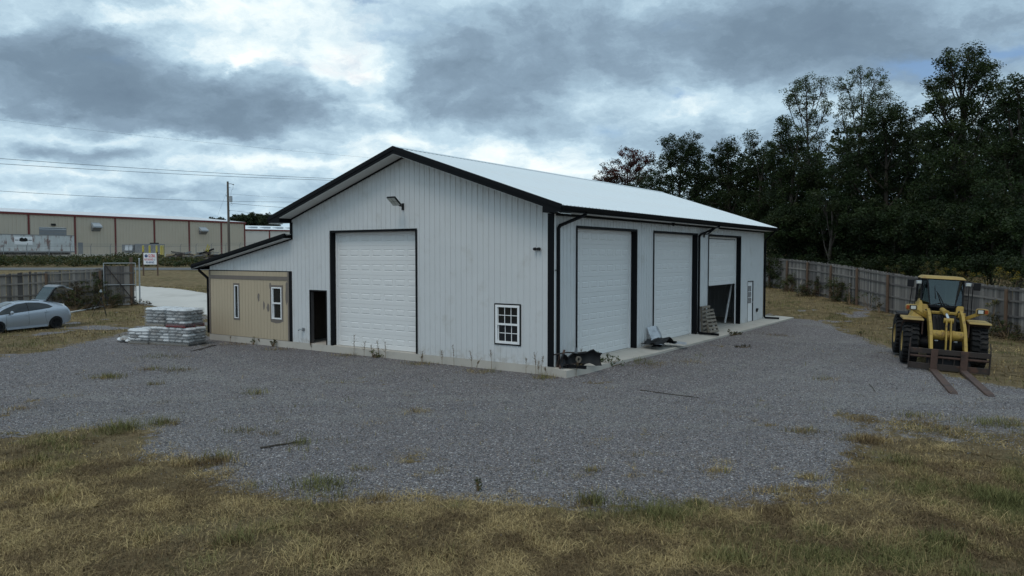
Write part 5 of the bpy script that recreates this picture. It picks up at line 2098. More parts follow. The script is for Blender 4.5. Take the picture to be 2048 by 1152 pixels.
# wheel arches cut out
cut = MB()
for x in (0.0, 2.70):
    for s in (-1, 1):
        lo, hi = sorted((s * .56, s * 1.1))
        cut.lathe([(lo, 0), (lo, .345), (hi, .345), (hi, 0)], 32, 'Y', (x, 0, .30))
cutter = link('cutter', cut.mesh('cutter'), None, CAR)
md = body.modifiers.new('arches', 'BOOLEAN')
md.object = cutter
md.operation = 'DIFFERENCE'
md.solver = 'EXACT'
bpy.context.view_layer.update()
dg = bpy.context.evaluated_depsgraph_get()
nm = bpy.data.meshes.new_from_object(body.evaluated_get(dg))
body.modifiers.clear()
body.data = nm
bpy.data.objects.remove(cutter)
nm.materials.clear()
nm.materials.append(MATS['car_silver'])
nm.set_sharp_from_angle(angle=math.radians(30))

def side_point(x, f, s, off=.004):
    """f: 0 belt line .. 1 roof edge on the car side"""
    zs, yl, ym, yb, zb, yr, zr = sect(x)
    y = yb - .012 + (yr - yb + .012) * max(f, 0) ** 1.15 + off
    z = zb + .004 + (zr - .055 - zb) * f
    return (x, s * y, z)
def side_glass(x0, x1, lo, hi, s, n=14):
    m = MB()
    xs_ = np.linspace(x0, x1, n)
    q = 4
    vs, fs = [], []
    for x in xs_:
        for j in range(q + 1):
            f = lo(x) + (hi(x) - lo(x)) * j / q
            vs.append(side_point(x, f, s))
    for i in range(n - 1):
        for j in range(q):
            a = i * (q + 1) + j
            f_ = (a, a + q + 1, a + q + 2, a + 1)
            fs.append(f_ if s < 0 else f_[::-1])
    m.add(vs, fs)
    return m
def hi_f(x):
    # window top: follows the roof, closes to points front and rear
    return float(np.interp(x, [.10, .30, .70, 1.2, 1.75, 2.35, 2.62, 2.86], [.30, .68, .88, .92, .90, .84, .70, .10]))
def lo_f(x):
    return float(np.interp(x, [.10, .25, .8, 2.0, 2.86], [.28, .10, .06, .06, .05]))
for s in (1, -1):
    obj('side_window', side_glass(.10, 1.26, lo_f, hi_f, s), 'glass_dark', CAR)
    obj('side_window', side_glass(1.30, 2.84, lo_f, hi_f, s, 20), 'glass_dark', CAR)
    obj('door_pillar', side_glass(1.262, 1.298, lambda x: .05, lambda x: .93, s, 3), 'plastic_black', CAR)
    # seams of the doors and the handles, sill strip
    m = MB()
    for x, z1 in ((1.30, .96), (2.32, .90), (.42, .98)):
        zz = np.linspace(.34, z1, 9)
        P = []
        for z in zz:
            zs, yl, ym, yb, zb, yr, zr = sect(x)
            y = np.interp(z, [zs + .12, zs + (zb - zs) * .42, zs + (zb - zs) * .62, zb - .10, zb], [yl + .02, ym, ym + .004, (ym + yb) / 2 + .008, yb])
            xx = x if x != .42 else x + .10 * math.sin((z - .34) * 4.4)
            P.append((xx, s * (y - .001), z))
        m.tube(P, .006, 4)
    obj('door_seam', m, 'plastic_black', CAR)
    for x, z in ((1.44, .80), (.47, .90)):
        m = MB()
        zs, yl, ym, yb, zb, yr, zr = sect(x)
        m.box((x - .09, s * .866 - .018, z - .018), (x + .09, s * .866 + .022, z + .018))
        obj('door_handle', m, 'car_silver', CAR, bevel=.008)
    m = MB()
    m.hexa([(.42, s * .76, .16), (2.30, s * .76, .16), (2.30, s * .84, .17), (.42, s * .84, .17), (.42, s * .76, .27), (2.30, s * .76, .27), (2.30, s * .835, .26), (.42, s * .835, .26)])
    obj('sill_skirt', m, 'car_silver', CAR)
    m = MB()
    M = Matrix.Translation((2.12, s * 1.00, .99))
    m.lathe([(-.07, .0), (-.06, .05), (-.01, .085), (.05, .075), (.08, .0)], 14, 'X', (2.12, s * 1.00, .99))
    mo = obj('wing_mirror', m, 'car_silver', CAR, smooth='auto')
    m = MB()
    m.bar((2.14, s * .84, .93), (2.13, s * .97, .95), .07, .05)
    obj('mirror_foot', m, 'plastic_black', CAR)
    m = MB()
    m.hexa([(-.63, s * .70, .92), (-.50, s * .80, .94), (-.46, s * .80, .98), (-.60, s * .70, .96), (-.52, s * .66, 1.22), (-.44, s * .70, 1.21), (-.40, s * .70, 1.21), (-.48, s * .64, 1.22)])
    obj('tail_lamp', m, 'car_lamp', CAR, bevel=.01)
    m = MB()
    m.hexa([(3.22, s * .60, .66), (3.45, s * .52, .64), (3.40, s * .72, .66), (3.10, s * .80, .70), (3.10, s * .60, .86), (3.40, s * .52, .76), (3.34, s * .70, .78), (3.00, s * .78, .86)])
    obj('headlamp', m, 'lens_clear', CAR, bevel=.01)
# glass of windscreen and dark roof panel
def top_patch(x0, x1, w, off, n=10, cols=6):
    vs, fs = [], []
    for x in np.linspace(x0, x1, n):
        zs, yl, ym, yb, zb, yr, zr = sect(x)
        for j in range(cols + 1):
            f = (j / cols * 2 - 1) * w
            ff = abs(f)
            z = np.interp(ff, [0, .5, .86, 1.0], [zr, zr - .004, zr - .022, zr - .055])
            vs.append((x, f * yr, z + off))
    for i in range(n - 1):
        for j in range(cols):
            a = i * (cols + 1) + j
            fs.append((a, a + cols + 1, a + cols + 2, a + 1))
    m = MB()
    m.add(vs, fs)
    return m
obj('windscreen', top_patch(1.80, 2.92, .93, .006), 'glass_dark', CAR, smooth=True)
obj('roof_panel', top_patch(.55, 1.70, .80, .005), 'glass_dark', CAR, smooth=True)
obj('hatch_shade_patch', top_patch(-.62, .30, .90, .006), 'plastic_black', CAR, smooth=True)  # black patch on the closed body, imitating the dark inside of the open hatch
# raised hatch: glass frame going up and back, then the tail panel hanging back
hat = bpy.data.objects.new('hatch', None)
COL.objects.link(hat)
hat.parent = CAR
def curve_panel(prof, w0, w1, th, lo, hi):
    m = MB()
    vs = []
    n = len(prof)
    for i, (x, z) in enumerate(prof):
        w = w0 + (w1 - w0) * i / (n - 1)
        for f in (lo, hi):
            vs.append((x, f * w, z))
        d = (prof[min(i + 1, n - 1)][0] - prof[max(i - 1, 0)][0], prof[min(i + 1, n - 1)][1] - prof[max(i - 1, 0)][1])
        L_ = math.hypot(*d)
        nx_, nz_ = -d[1] / L_ * th, d[0] / L_ * th
        for f in (lo, hi):
            vs.append((x + nx_, f * w, z + nz_))
    fs = []
    for i in range(n - 1):
        a = i * 4
        b = a + 4
        fs += [(a, a + 1, b + 1, b), (a + 2, b + 2, b + 3, a + 3), (a, b, b + 2, a + 2), (a + 1, a + 3, b + 3, b + 1)]
    fs += [(0, 2, 3, 1), tuple(4 * (n - 1) + q for q in (0, 1, 3, 2))]
    m.add(vs, fs)
    return m
P1 = [(.30, 1.44), (.16, 1.62), (.03, 1.80), (-.10, 1.97), (-.22, 2.08)]
P2 = [(-.22, 2.08), (-.36, 2.15), (-.52, 2.17), (-.64, 2.12), (-.74, 2.02)]
obj('glass', curve_panel(P1, .50, .50, .015, -1, 1), 'cab_glass', hat)
for s in (-1, 1):
    obj('side_rail', curve_panel(P1, 1.0, 1.0, .06, s * .60, s * .50), 'plastic_black', hat)
m = MB()
m.bar((.34, -.58, 1.44), (.34, .58, 1.44), .14, .04)
obj('hinge_panel', m, 'car_silver', hat)
obj('tail_panel', curve_panel(P2, .60, .66, .06, -1, 1), 'grey_metal', hat, smooth='auto')
m = MB()
m.hexa([(-.72, -.66, 2.00), (-1.06, -.60, 1.90), (-1.06, .60, 1.90), (-.72, .66, 2.00), (-.70, -.66, 2.06), (-1.06, -.60, 1.92), (-1.06, .60, 1.92), (-.70, .66, 2.06)])
obj('spoiler', m, 'car_silver', hat)
for s in (-1, 1):
    m = MB()
    m.tube([(.02, s * .56, 1.30), (-.10, s * .56, 1.92)], .014, 6)
    obj('gas_strut', m, 'plastic_black', hat)
# wheels
for x in (0.0, 2.70):
    for s in (-1, 1):
        w = bpy.data.objects.new('wheel', None)
        COL.objects.link(w)
        w.parent = CAR
        w.location = (x, s * .76, .315)
        m = MB()
        m.lathe([(-.10, .21), (-.10, .29), (-.085, .312), (.085, .312), (.10, .29), (.10, .21)], 28, 'Y')
        obj('tyre', m, 'tyre', w, smooth='auto')
        m = MB()
        m.lathe([(s * .085, .215), (s * .06, .20), (s * .05, .06), (s * .075, .05), (s * .075, 0)], 24, 'Y')
        for q in range(5):
            a = 2 * math.pi * q / 5
            m.bar((.05 * math.cos(a), s * .072, .05 * math.sin(a)), (.19 * math.cos(a), s * .085, .19 * math.sin(a)), .055, .02, up=(0, 1, 0))
        obj('rim', m, 'machine_black', w, smooth='auto')
m = MB()
m.box((-.55, -.62, .20), (3.3, .62, .42))
obj('underbody', m, 'plastic_black', CAR)
# ---------------------------------------------------------------- warehouse across the road
WD = np.array([.5307, .8475])
WN_ = np.array([.8475, -.5307])            # wall faces this way
W0 = np.array([-83.7, 123.4])
W_EAVE, W_BASE, W_LEN, W_START = 10.68, 3.95, 48.3, -16.0
def wall_pt(px, py, off=0.0):
    """pixel -> (s along the wall, z) on the plane off metres before the wall"""
    o = W0 + WN_ * off
    k = (px - 1024) / FPX
    r = ray(px, py)
    k = r[0] / r[1]
    s = (k * o[1] - o[0]) / (WD[0] - k * WD[1])
    Y = o[1] + s * WD[1]
    return s, CAMZ + r[2] * Y / r[1]
WH = thing('warehouse', 'long beige metal warehouse with red trim across the road', 'warehouse', (W0[0], W0[1], 0), math.atan2(WD[1], WD[0]))
# local: x along the wall, -y towards the viewer, z world height
cols_s = [wall_pt(px, 470)[0] for px in (57.6, 150, 230.5, 308.5, 378, 442.3)]
edges = [W_START] + [cols_s[0] - 7.75] + cols_s + [W_LEN]
rd = (*[wall_pt(77.8, 455)[0], wall_pt(133, 455)[0]], W_BASE - .2, wall_pt(105, 455)[1])
md_ = (wall_pt(156, 500)[0], wall_pt(166, 500)[0], W_BASE, wall_pt(160, 485)[1])
wroot = bpy.data.objects.new('front_wall', None)
COL.objects.link(wroot)
wroot.parent = WH
for a, b in zip(edges[:-1], edges[1:]):
    m = MB()
    ops = [o for o in (rd, md_) if o[0] < b and o[1] > a]
    n = max(2, int((b - a) / .30))
    ts = sorted(set(list(np.linspace(a, b, n + 1)) + [e for o in ops for e in o[:2] if a < e < b]))
    for i, (t, u) in enumerate(zip(ts[:-1], ts[1:])):
        mid = (t + u) / 2
        rib = .035 if i % 2 else 0.0
        for s0, s1 in subtract(2.6, W_EAVE, [(o[2], o[3]) for o in ops if o[0] < mid < o[1]]):
            m.box((t, -rib, s0), (u, .08, s1))
    obj('wall_bay', m, 'warehouse_wall', wroot)
for s in edges[1:]:
    m = MB()
    m.box((s - .14, -.12, 2.6), (s + .14, -.04, W_EAVE))
    obj('column_trim', m, 'red_trim', WH)
m = MB()
m.box((W_START, -.22, W_EAVE - .12), (W_LEN + .3, -.04, W_EAVE + .22))
obj('eave_trim', m, 'red_trim', WH)
m = MB()
D = 18.5
m.add([(W_START, -.2, W_EAVE + .23), (W_LEN + .3, -.2, W_EAVE + .23), (W_LEN + .3, D, W_EAVE + .23 + D * .088), (W_START, D, W_EAVE + .23 + D * .088), (W_LEN + .3, 2 * D, W_EAVE), (W_START, 2 * D, W_EAVE)], [(0, 1, 2, 3), (3, 2, 4, 5)])
obj('roof', m, 'warehouse_roof', WH)
m = MB()
m.add([(W_LEN, 0, 2.6), (W_LEN, 2 * D, 2.6), (W_LEN, 2 * D, W_EAVE), (W_LEN, D, W_EAVE + D * .088), (W_LEN, 0, W_EAVE)], [(0, 1, 2, 3, 4)])
obj('end_wall', m, 'warehouse_wall', WH)
m = MB()
m.box((W_START, -.30, 2.4), (W_LEN, -.045, W_BASE))
obj('dock_base', m, 'concrete', WH)
r = bpy.data.objects.new('roll_up_door', None)
COL.objects.link(r)
r.parent = WH
z = rd[2]
while z < rd[3]:
    m = MB()
    m.box((rd[0], .02, z), (rd[1], .09, min(z + .5, rd[3]) - .02))
    obj('door_section', m, 'grey_metal', r)
    z += .5
m = MB()
m.box((md_[0], -.02, md_[2]), (md_[1], .06, md_[3]))
obj('man_door', m, 'grey_metal', WH)
m = MB()
s_, z_ = wall_pt(106, 449)
m.box((s_ - .35, -.25, z_ - .2), (s_ + .35, -.04, z_ + .15))
obj('wall_lamp', m, 'plastic_black', WH)
for (x0, x1, y0, y1) in ((182, 203.5, 445, 463), (397.5, 416, 454, 469)):
    a, zt = wall_pt(x0, y0)
    b, zb = wall_pt(x1 - 4, y1)
    h = bpy.data.objects.new('vent_hood', None)
    COL.objects.link(h)
    h.parent = WH
    m = MB()
    zm = zt - (zt - zb) * .42
    m.add([(a, -.04, zt), (b, -.04, zt), (b, -.95, zm), (a, -.95, zm), (a, -.04, zm - .4), (b, -.04, zm - .4), (b, -.95, zm - .25), (a, -.95, zm - .25)], [(0, 1, 2, 3), (3, 2, 6, 7), (1, 5, 6, 2), (0, 3, 7, 4)])
    obj('hood_top', m, 'grey_metal_light', h)
    m = MB()
    m.add([(a, -.045, zb), (b, -.045, zb), (b, -.7, zm - .25), (a, -.7, zm - .25), (a, -.05, zm), (b, -.05, zm)], [(0, 1, 2, 3), (1, 5, 2), (0, 3, 4)])
    obj('louvre', m, 'grey_metal', h)
# annex to the right
AN = thing('storage_annex', 'lower pale annex with red eave beside the far warehouse', 'annex', (0, 0, 0))
p0, p1 = at_depth(488, 461, 181), at_depth(700, 466, 196)
d = (p1 - p0)[:2]
d = d / np.hypot(*d)
n2 = np.array([-d[1], d[0]])
AN.location = (p0[0], p0[1], 0)
AN.rotation_euler = (0, 0, math.atan2(d[1], d[0]))
ln = float(np.hypot(*(p1 - p0)[:2]))
m = MB()
n = int(ln / .6)
for i in range(n):
    m.box((ln * i / n, -.04 * (i % 2), 3.0), (ln * (i + 1) / n, .1, p0[2]))
obj('wall', m, 'annex_wall', AN)
m = MB()
m.box((-.3, -.2, p0[2]), (ln, -.05, p0[2] + .32))
obj('eave_trim', m, 'red_trim', AN)
for q in (at_depth(537, 470, 185),):
    s_ = float((q[:2] - p0[:2]) @ d)
    m = MB()
    m.box((s_ - .14, -.12, 3.0), (s_ + .14, -.045, p0[2]))
    obj('column_trim', m, 'red_trim', AN)
m = MB()
m.add([(-.3, -.2, p0[2] + .33), (ln, -.2, p0[2] + .33), (ln, 18, p0[2] + 1.9), (-.3, 18, p0[2] + 1.9), (ln, 36, p0[2]), (-.3, 36, p0[2])], [(0, 1, 2, 3), (3, 2, 4, 5)])
obj('roof', m, 'roof_white', AN)
m = MB()
for i in range(5):
    m.box((3 + 3.2 * i, 5.0, p0[2] + .82), (4.6 + 3.2 * i, 9, p0[2] + 1.18))
obj('skylight', m, 'grey_metal_light', AN)

# semi trailer parked at the dock
TO_ = 5.0
o = W0 + WN_ * TO_
s1, zt = wall_pt(148, 472, TO_)
_, zb = wall_pt(148, 503.5, TO_)
s0 = s1 - 14.6
c = o + WD * s1
TRL = thing('semi_trailer', 'long peeling white semi trailer parked before the warehouse door', 'trailer', (c[0], c[1], gz(*c)), math.atan2(WD[1], WD[0]))
g0 = gz(*c)
zt, zb = zt - g0, zb - g0
m = MB()
m.box((-14.6, 0, zb), (0, 2.5, zt))
obj('box_body', m, 'trailer_side', TRL)
m = MB()
for i in range(30):
    m.box((-14.6 + i * .49, -.03, zb + .12), (-14.52 + i * .49, -.001, zt - .12))
obj('side_posts', m, 'trailer_side', TRL)
m = MB()
m.box((-14.65, -.05, zt), (.03, 2.55, zt + .10))
m.box((-14.65, -.05, zb - .12), (.03, -.002, zb + .10))
obj('edge_rail', m, 'grey_metal', TRL)
a, b = wall_pt(28, 473, TO_), wall_pt(65, 489.5, TO_)
m = MB()
m.box((a[0] - s1, -.05, b[1] - g0), (b[0] - s1, -.031, a[1] - g0))
po = obj('poster', m, 'sign_white', TRL)
# emblem: a dark low shape with a bar to each side
cx_, cz_ = (a[0] + b[0]) / 2 - s1, (a[1] + b[1]) / 2 - g0 + .15
w_ = b[0] - a[0]
m = MB()
blob = [(-.24, -.10), (-.10, -.16), (.10, -.15), (.24, -.10), (.22, .06), (.12, .18), (.02, .10), (-.08, .20), (-.2, .12)]
m.prism([(cx_ + q * w_, cz_ + e * 1.9) for q, e in blob], lambda a_, b_, h: (a_, h, b_), -.066, -.052)
m.box((cx_ - .46 * w_, -.066, cz_ - .12), (cx_ - .27 * w_, -.052, cz_ - .02))
m.box((cx_ + .27 * w_, -.066, cz_ - .12), (cx_ + .46 * w_, -.052, cz_ - .02))
obj('emblem', m, 'plastic_black', po)
m = MB()
for q in (-13.6, -12.3):
    for y in (.2, 2.3):
        m.lathe([(-.14, .25), (-.14, .5), (.14, .5), (.14, .25), (-.14, .25)], 16, 'Y', (q, y, .5))
obj('wheels', m, 'tyre', TRL)
m = MB()
for y in (.3, 2.2):
    m.box((-4.2, y - .06, 0), (-4.05, y + .06, zb))
    m.box((-4.3, y - .12, 0), (-3.95, y + .12, .05))
obj('landing_legs', m, 'grey_metal', TRL)
m = MB()
m.box((-14.2, .8, zb - .5), (-.3, 1.7, zb - .12))
obj('chassis', m, 'machine_black', TRL)

# air handler, bollards, scrap heaps in the yard behind the chain link
def place_px(px, py, Y):
    p = at_depth(px, py, Y)
    return p
Yh = 132
p = at_depth(244, 506, Yh)
AH = thing('air_handler', 'big grey rooftop style air handler standing on the warehouse yard', 'air handler', (p[0], p[1], p[2]), .35)
sc_ = Yh / FPX
m = MB()
m.box((0, 0, 0), (21 * sc_, 2.0, 17 * sc_))
obj('inlet_box', m, 'grey_metal', AH)
m = MB()
m.hexa([(.5, -.5, 5 * sc_), (19 * sc_, -.5, 5 * sc_), (19 * sc_, 0, 5 * sc_), (.5, 0, 5 * sc_), (.5, -.05, 15 * sc_), (19 * sc_, -.05, 15 * sc_), (19 * sc_, 0, 15 * sc_), (.5, 0, 15 * sc_)])
obj('inlet_hood', m, 'grey_metal_light', AH)
m = MB()
m.box((23 * sc_, 0, 0), (76 * sc_, 2.2, 18.5 * sc_))
obj('cabinet', m, 'grey_metal', AH)
for k in range(5):
    m = MB()
    m.box((23 * sc_ + .12 + k * .92, -.03, .2), (23 * sc_ + .95 + k * .92, -.002, 1.45))
    obj('access_panel', m, 'grey_metal', AH)
m = MB()
m.box((50 * sc_, .4, 18.5 * sc_), (66 * sc_, 1.8, 21 * sc_))
obj('fan_box', m, 'plastic_black', AH)
m = MB()
m.box((-.2, -.1, -.6), (78 * sc_, 2.3, 0))
obj('skid', m, 'concrete', AH)
for i, (px, lab) in enumerate([(286.5, 'leftmost yellow bollard, above the left edge of the roadside sign'), (299.5, 'yellow bollard rising directly behind the roadside sign'), (313.5, 'yellow bollard just right of the roadside sign'), (322.5, 'left one of the close pair of yellow bollards'), (327, 'rightmost yellow bollard of the row')]):
    p = at_depth(px, 507, 127)
    t = thing('bollard', lab, 'bollard', (p[0], p[1], gz(p[0], p[1]) - .05), 0, 'yellow bollards in the warehouse yard')
    top = at_depth(px, 492, 127)[2] - t.location[2]
    m = MB()
    m.tube([(0, 0, 0), (0, 0, top)], .16, 10)
    obj('pipe', m, 'bollard_yellow', t, smooth='auto')
    m = MB()
    m.lathe([(top, .16), (top + .08, .10), (top + .1, 0)], 10, 'Z')
    obj('cap', m, 'bollard_yellow', t)
def scrap_heap(px0, px1, py_top, py_base, Y, n, label, seed):
    p, q = at_depth(px0, py_base, Y), at_depth(px1, py_top, Y)
    c = ((p[0] + q[0]) / 2, Y)
    z0 = gz(*c)
    t = thing('scrap_heap', label, 'scrap heap', (c[0], c[1], z0))
    rnd = random.Random(seed)
    w, h = (q[0] - p[0]) / 2, q[2] - z0
    for k in range(n):
        x = rnd.uniform(-w, w)
        zz = rnd.uniform(.05, max(.2, h * (1 - (x / w) ** 2) * .9))
        L_ = rnd.uniform(.8, 2.6)
        a = rnd.uniform(-.5, .5)
        b = rnd.uniform(-.25, .35)
        m = MB()
        m.bar((x - L_ / 2 * math.cos(a), rnd.uniform(-1, 1), max(.05, zz - L_ / 2 * b)), (x + L_ / 2 * math.cos(a), rnd.uniform(-1, 1), max(.06, zz + L_ / 2 * b)), rnd.uniform(.06, .25), rnd.uniform(.06, .3))
        obj('beam', m, rnd.choice(['rust_dark', 'grey_metal', 'weathered_wood', 'pallet_wood', 'machine_black']), t)
    return t
scrap_heap(334, 380, 503, 513, 116, 34, 'low heap of scrap beams behind the chain link, right of the bollards', 2)
sh = scrap_heap(391, 438, 499, 513, 118, 44, 'taller heap of scrap beams with yellow poles beside the utility pole', 3)
for a, b in (((409, 512), (416, 489)), ((413, 513), (419, 492))):
    p, q = at_depth(*a, 117.5), at_depth(*b, 117.2)
    m = MB()
    m.tube([tuple(p - np.array(sh.location)), tuple(q - np.array(sh.location))], .07, 6)
    obj('yellow_pole', m, 'bollard_yellow', sh)

# chain link fence with barbed arms
p = at_depth(7.6, 520, 106)
c0_ = np.array([p[0], p[1]])
CF = thing('chain_link_fence', 'thin chain link fence with barbed wire arms before the warehouse yard', 'chain link fence', (c0_[0], c0_[1], gz(*c0_)))
oz = CF.location[2]
tops = []
for k in range(-3, 16):
    q = c0_ + WD * 3.05 * k
    z = gz(*q) - oz
    rel = (q - c0_)
    m = MB()
    m.tube([(rel[0], rel[1], z - .1), (rel[0], rel[1], z + 2.05)], .045, 8)
    obj('post', m, 'grey_metal', CF)
    m = MB()
    m.bar((rel[0], rel[1], z + 2.03), (rel[0] + .28, rel[1] - .18, z + 2.42), .04, .05)
    obj('barb_arm', m, 'grey_metal', CF)
    tops.append((rel, z))
for hgt, nm_ in ((.08, 'bottom_rail'), (2.0, 'top_rail')):
    m = MB()
    m.tube([(r0[0], r0[1], z0 + hgt) for r0, z0 in tops], .022, 5, cap=False)
    obj(nm_, m, 'grey_metal', CF)
m = MB()
for (r0, z0), (r1, z1) in zip(tops[:-1], tops[1:]):
    for f in (.35, .65, 1.0):
        m.tube([(r0[0] + .28 * f, r0[1] - .18 * f, z0 + 2.03 + .39 * f), (r1[0] + .28 * f, r1[1] - .18 * f, z1 + 2.03 + .39 * f)], .008, 4, cap=False)
obj('barbed_wire', m, 'grey_metal', CF)
m = MB()
for (r0, z0), (r1, z1) in zip(tops[:-1], tops[1:]):
    n = 18
    for i in range(-n, n):
        for sgn in (1, -1):
            a, b = i / n, (i + n * .66) / n
            a2, b2 = max(a, 0), min(b, 1)
            if a2 >= b2:
                continue
            f0, f1 = (a2 - a) / (b - a), (b2 - a) / (b - a)
            if sgn < 0:
                f0, f1 = 1 - f0, 1 - f1
            m.tube([(r0[0] + (r1[0] - r0[0]) * a2, r0[1] + (r1[1] - r0[1]) * a2, z0 + (z1 - z0) * a2 + .08 + 1.9 * f0),
                    (r0[0] + (r1[0] - r0[0]) * b2, r0[1] + (r1[1] - r0[1]) * b2, z0 + (z1 - z0) * b2 + .08 + 1.9 * f1)], .0025, 3, cap=False)
obj('wire_mesh', m, 'galvanized', CF)

# ---------------------------------------------------------------- roadside sign
Ys = 74
p = at_depth(287.5, 529, Ys)
q = at_depth(312.5, 506, Ys)
bx = on_ground(288, 551)
z0 = gz((p[0] + q[0]) / 2, Ys)
SG = thing('roadside_sign', 'white roadside sign with red and blue lettering on two wooden posts', 'sign', (p[0], Ys, z0), .05)
w, h0, h1 = q[0] - p[0], p[2] - z0, q[2] - z0
for x in (-.06, w + .06):
    m = MB()
    m.box((x - .055, .0, -.2), (x + .055, .10, h1 + .12))
    obj('post', m, 'post_brown', SG)
m = MB()
m.box((0, -.03, h0), (w, -.002, h1))
board = obj('board', m, 'sign_white', SG)
m = MB()
m.lathe([(-.036, 0), (-.036, .155), (-.031, .155)], 20, 'Y', (.26, 0, h1 - .28))
obj('globe_logo', m, 'sign_blue', board)
m = MB()
for dz, wd in ((.06, .11), (-.03, .13)):
    m.prism([(.26 - wd, h1 - .28 + dz), (.26 + wd, h1 - .24 + dz), (.26 + wd * .9, h1 - .21 + dz), (.26 - wd * .8, h1 - .255 + dz)], lambda a, b, h: (a, h, b), -.042, -.0365)
obj('globe_stripe', m, 'grey_metal_light', board)
def lettering(text, x, z, width, height_, mat):
    cu = bpy.data.curves.new('lettering', 'FONT')
    cu.body = text
    cu.size = 1.0
    cu.extrude = .01
    cu.offset = .012
    to = bpy.data.objects.new('lettering', cu)
    COL.objects.link(to)
    bpy.context.view_layer.update()
    me = bpy.data.meshes.new_from_object(to.evaluated_get(bpy.context.evaluated_depsgraph_get()))
    bpy.data.objects.remove(to)
    co = np.array([v.co[:] for v in me.vertices])
    lo, hi = co.min(0), co.max(0)
    for v in me.vertices:
        a = (v.co.x - lo[0]) / (hi[0] - lo[0]) * width + x
        b = (v.co.y - lo[1]) / (hi[1] - lo[1]) * height_ + z
        v.co = (a, -.034 - (v.co.z - lo[2]) / max(hi[2] - lo[2], 1e-6) * .004, b)
    me.materials.clear()
    me.materials.append(MATS[mat])
    return link('lettering', me, None, board)
lettering('GLOBAL', .47, h1 - .43, .68, .32, 'sign_red')
lettering('AUTO SALVAGE', .07, h1 - .73, .84, .20, 'sign_red')
lettering('LLC', .97, h1 - .72, .17, .16, 'sign_blue')
lettering('901-608-9622', .24, h1 - 1.01, .78, .19, 'sign_blue')

# ---------------------------------------------------------------- utility pole and wires
Yp = 88
bp_ = at_depth(458, 495, Yp)
zp = gz(bp_[0], Yp)
ztop = at_depth(457, 363, Yp)[2]
UP = thing('utility_pole', 'wooden utility pole rising beyond the tan lean-to', 'utility pole', (bp_[0], Yp, zp))
H_ = ztop - zp
m = MB()
m.tube([(0, 0, -.5), (0, 0, H_ * .5), (-.03, 0, H_)], [.17, .14, .11], 12)
obj('shaft', m, 'pole_wood', UP)
k = Yp / FPX
def pz(py):
    return at_depth(457, py, Yp)[2] - zp
m = MB()
m.lathe([(pz(404), 0), (pz(404), .20), (pz(392.5), .20), (pz(392), .08), (pz(391), 0)], 12, 'Z', (.30, -.05, 0))
obj('transformer', m, 'grey_metal_light', UP, smooth='auto')
m = MB()
m.tube([(.1, 0, pz(367.5)), (.35, 0, pz(367.5)), (.55, 0, pz(369))], .035, 6)
m.lathe([(-.08, .03), (-.02, .07), (.04, .07), (.08, .03)], 8, 'X', (.62, 0, pz(369)))
obj('insulator', m, 'grey_metal', UP)
m = MB()
m.tube([(-.1, 0, pz(392)), (-.22, 0, pz(392.5)), (-.24, 0, pz(390))], .03, 6)
m.tube([(-.1, 0, pz(375)), (.25, 0, pz(375))], .02, 6)
m.tube([(-.1, 0, pz(421.5)), (.2, 0, pz(421.5))], .03, 6)
obj('bracket', m, 'grey_metal', UP)
m = MB()
m.tube([(.62, -.02, pz(371)), (.58, -.05, pz(378)), (.40, -.05, pz(381)), (.32, -.05, pz(390))], .012, 5)
m.tube([(.34, -.06, pz(404)), (.50, -.06, pz(409)), (.36, -.05, pz(411)), (.12, -.05, pz(408))], .012, 5)
obj('jumper_wire', m, 'wire', UP)
def wire(label, pts, r=.017, sag=.25, n=18):
    P = [at_depth(*p) for p in pts]
    path = []
    for a, b in zip(P[:-1], P[1:]):
        for i in range(n):
            s = i / n
            q = a + (b - a) * s
            q[2] -= sag * 4 * s * (1 - s) * 0.5
            path.append(q)
    path.append(P[-1])
    m = MB()
    m.tube([tuple(q - path[0]) for q in path], r, 5)
    return tag(obj('power_line', m, 'wire', None, tuple(path[0])), label, 'power line', 'overhead power lines')
wire('upper of the two close parallel wires crossing the left sky', [(-420, 276, 52), (0, 317, 60), (660, 357, 76), (900, 362, 84)])
wire('lower of the two close parallel wires crossing the left sky', [(-420, 292, 52.5), (0, 327.5, 60.5), (660, 360.5, 76.5), (900, 366, 84.5)])
wire('topmost faint wire slanting from the upper left towards the roof peak', [(-420, 190, 50), (0, 240, 57), (735, 315, 79), (900, 328, 84)], r=.006)
wire('wire running left from the utility pole transformer', [(-420, 361, 66), (0, 382, 74), (455, 402.5, Yp)], r=.017)
wire('level wire running right from the utility pole', [(459, 402.5, Yp), (700, 404, 95)], r=.015, sag=.1)
wire('sagging wire running right below the transformer', [(460, 406.5, Yp), (700, 421, 96)], r=.017)
wire('lowest wire running right from the utility pole', [(459, 420.5, Yp), (700, 443, 100)], r=.012)
wire('thin wire running right just above the transformer', [(462, 388, Yp), (700, 400, 96)], r=.008)
wire('guy wire slanting down left of the utility pole', [(456.5, 376, Yp), (428, 450, Yp + 2)], r=.007, sag=0)
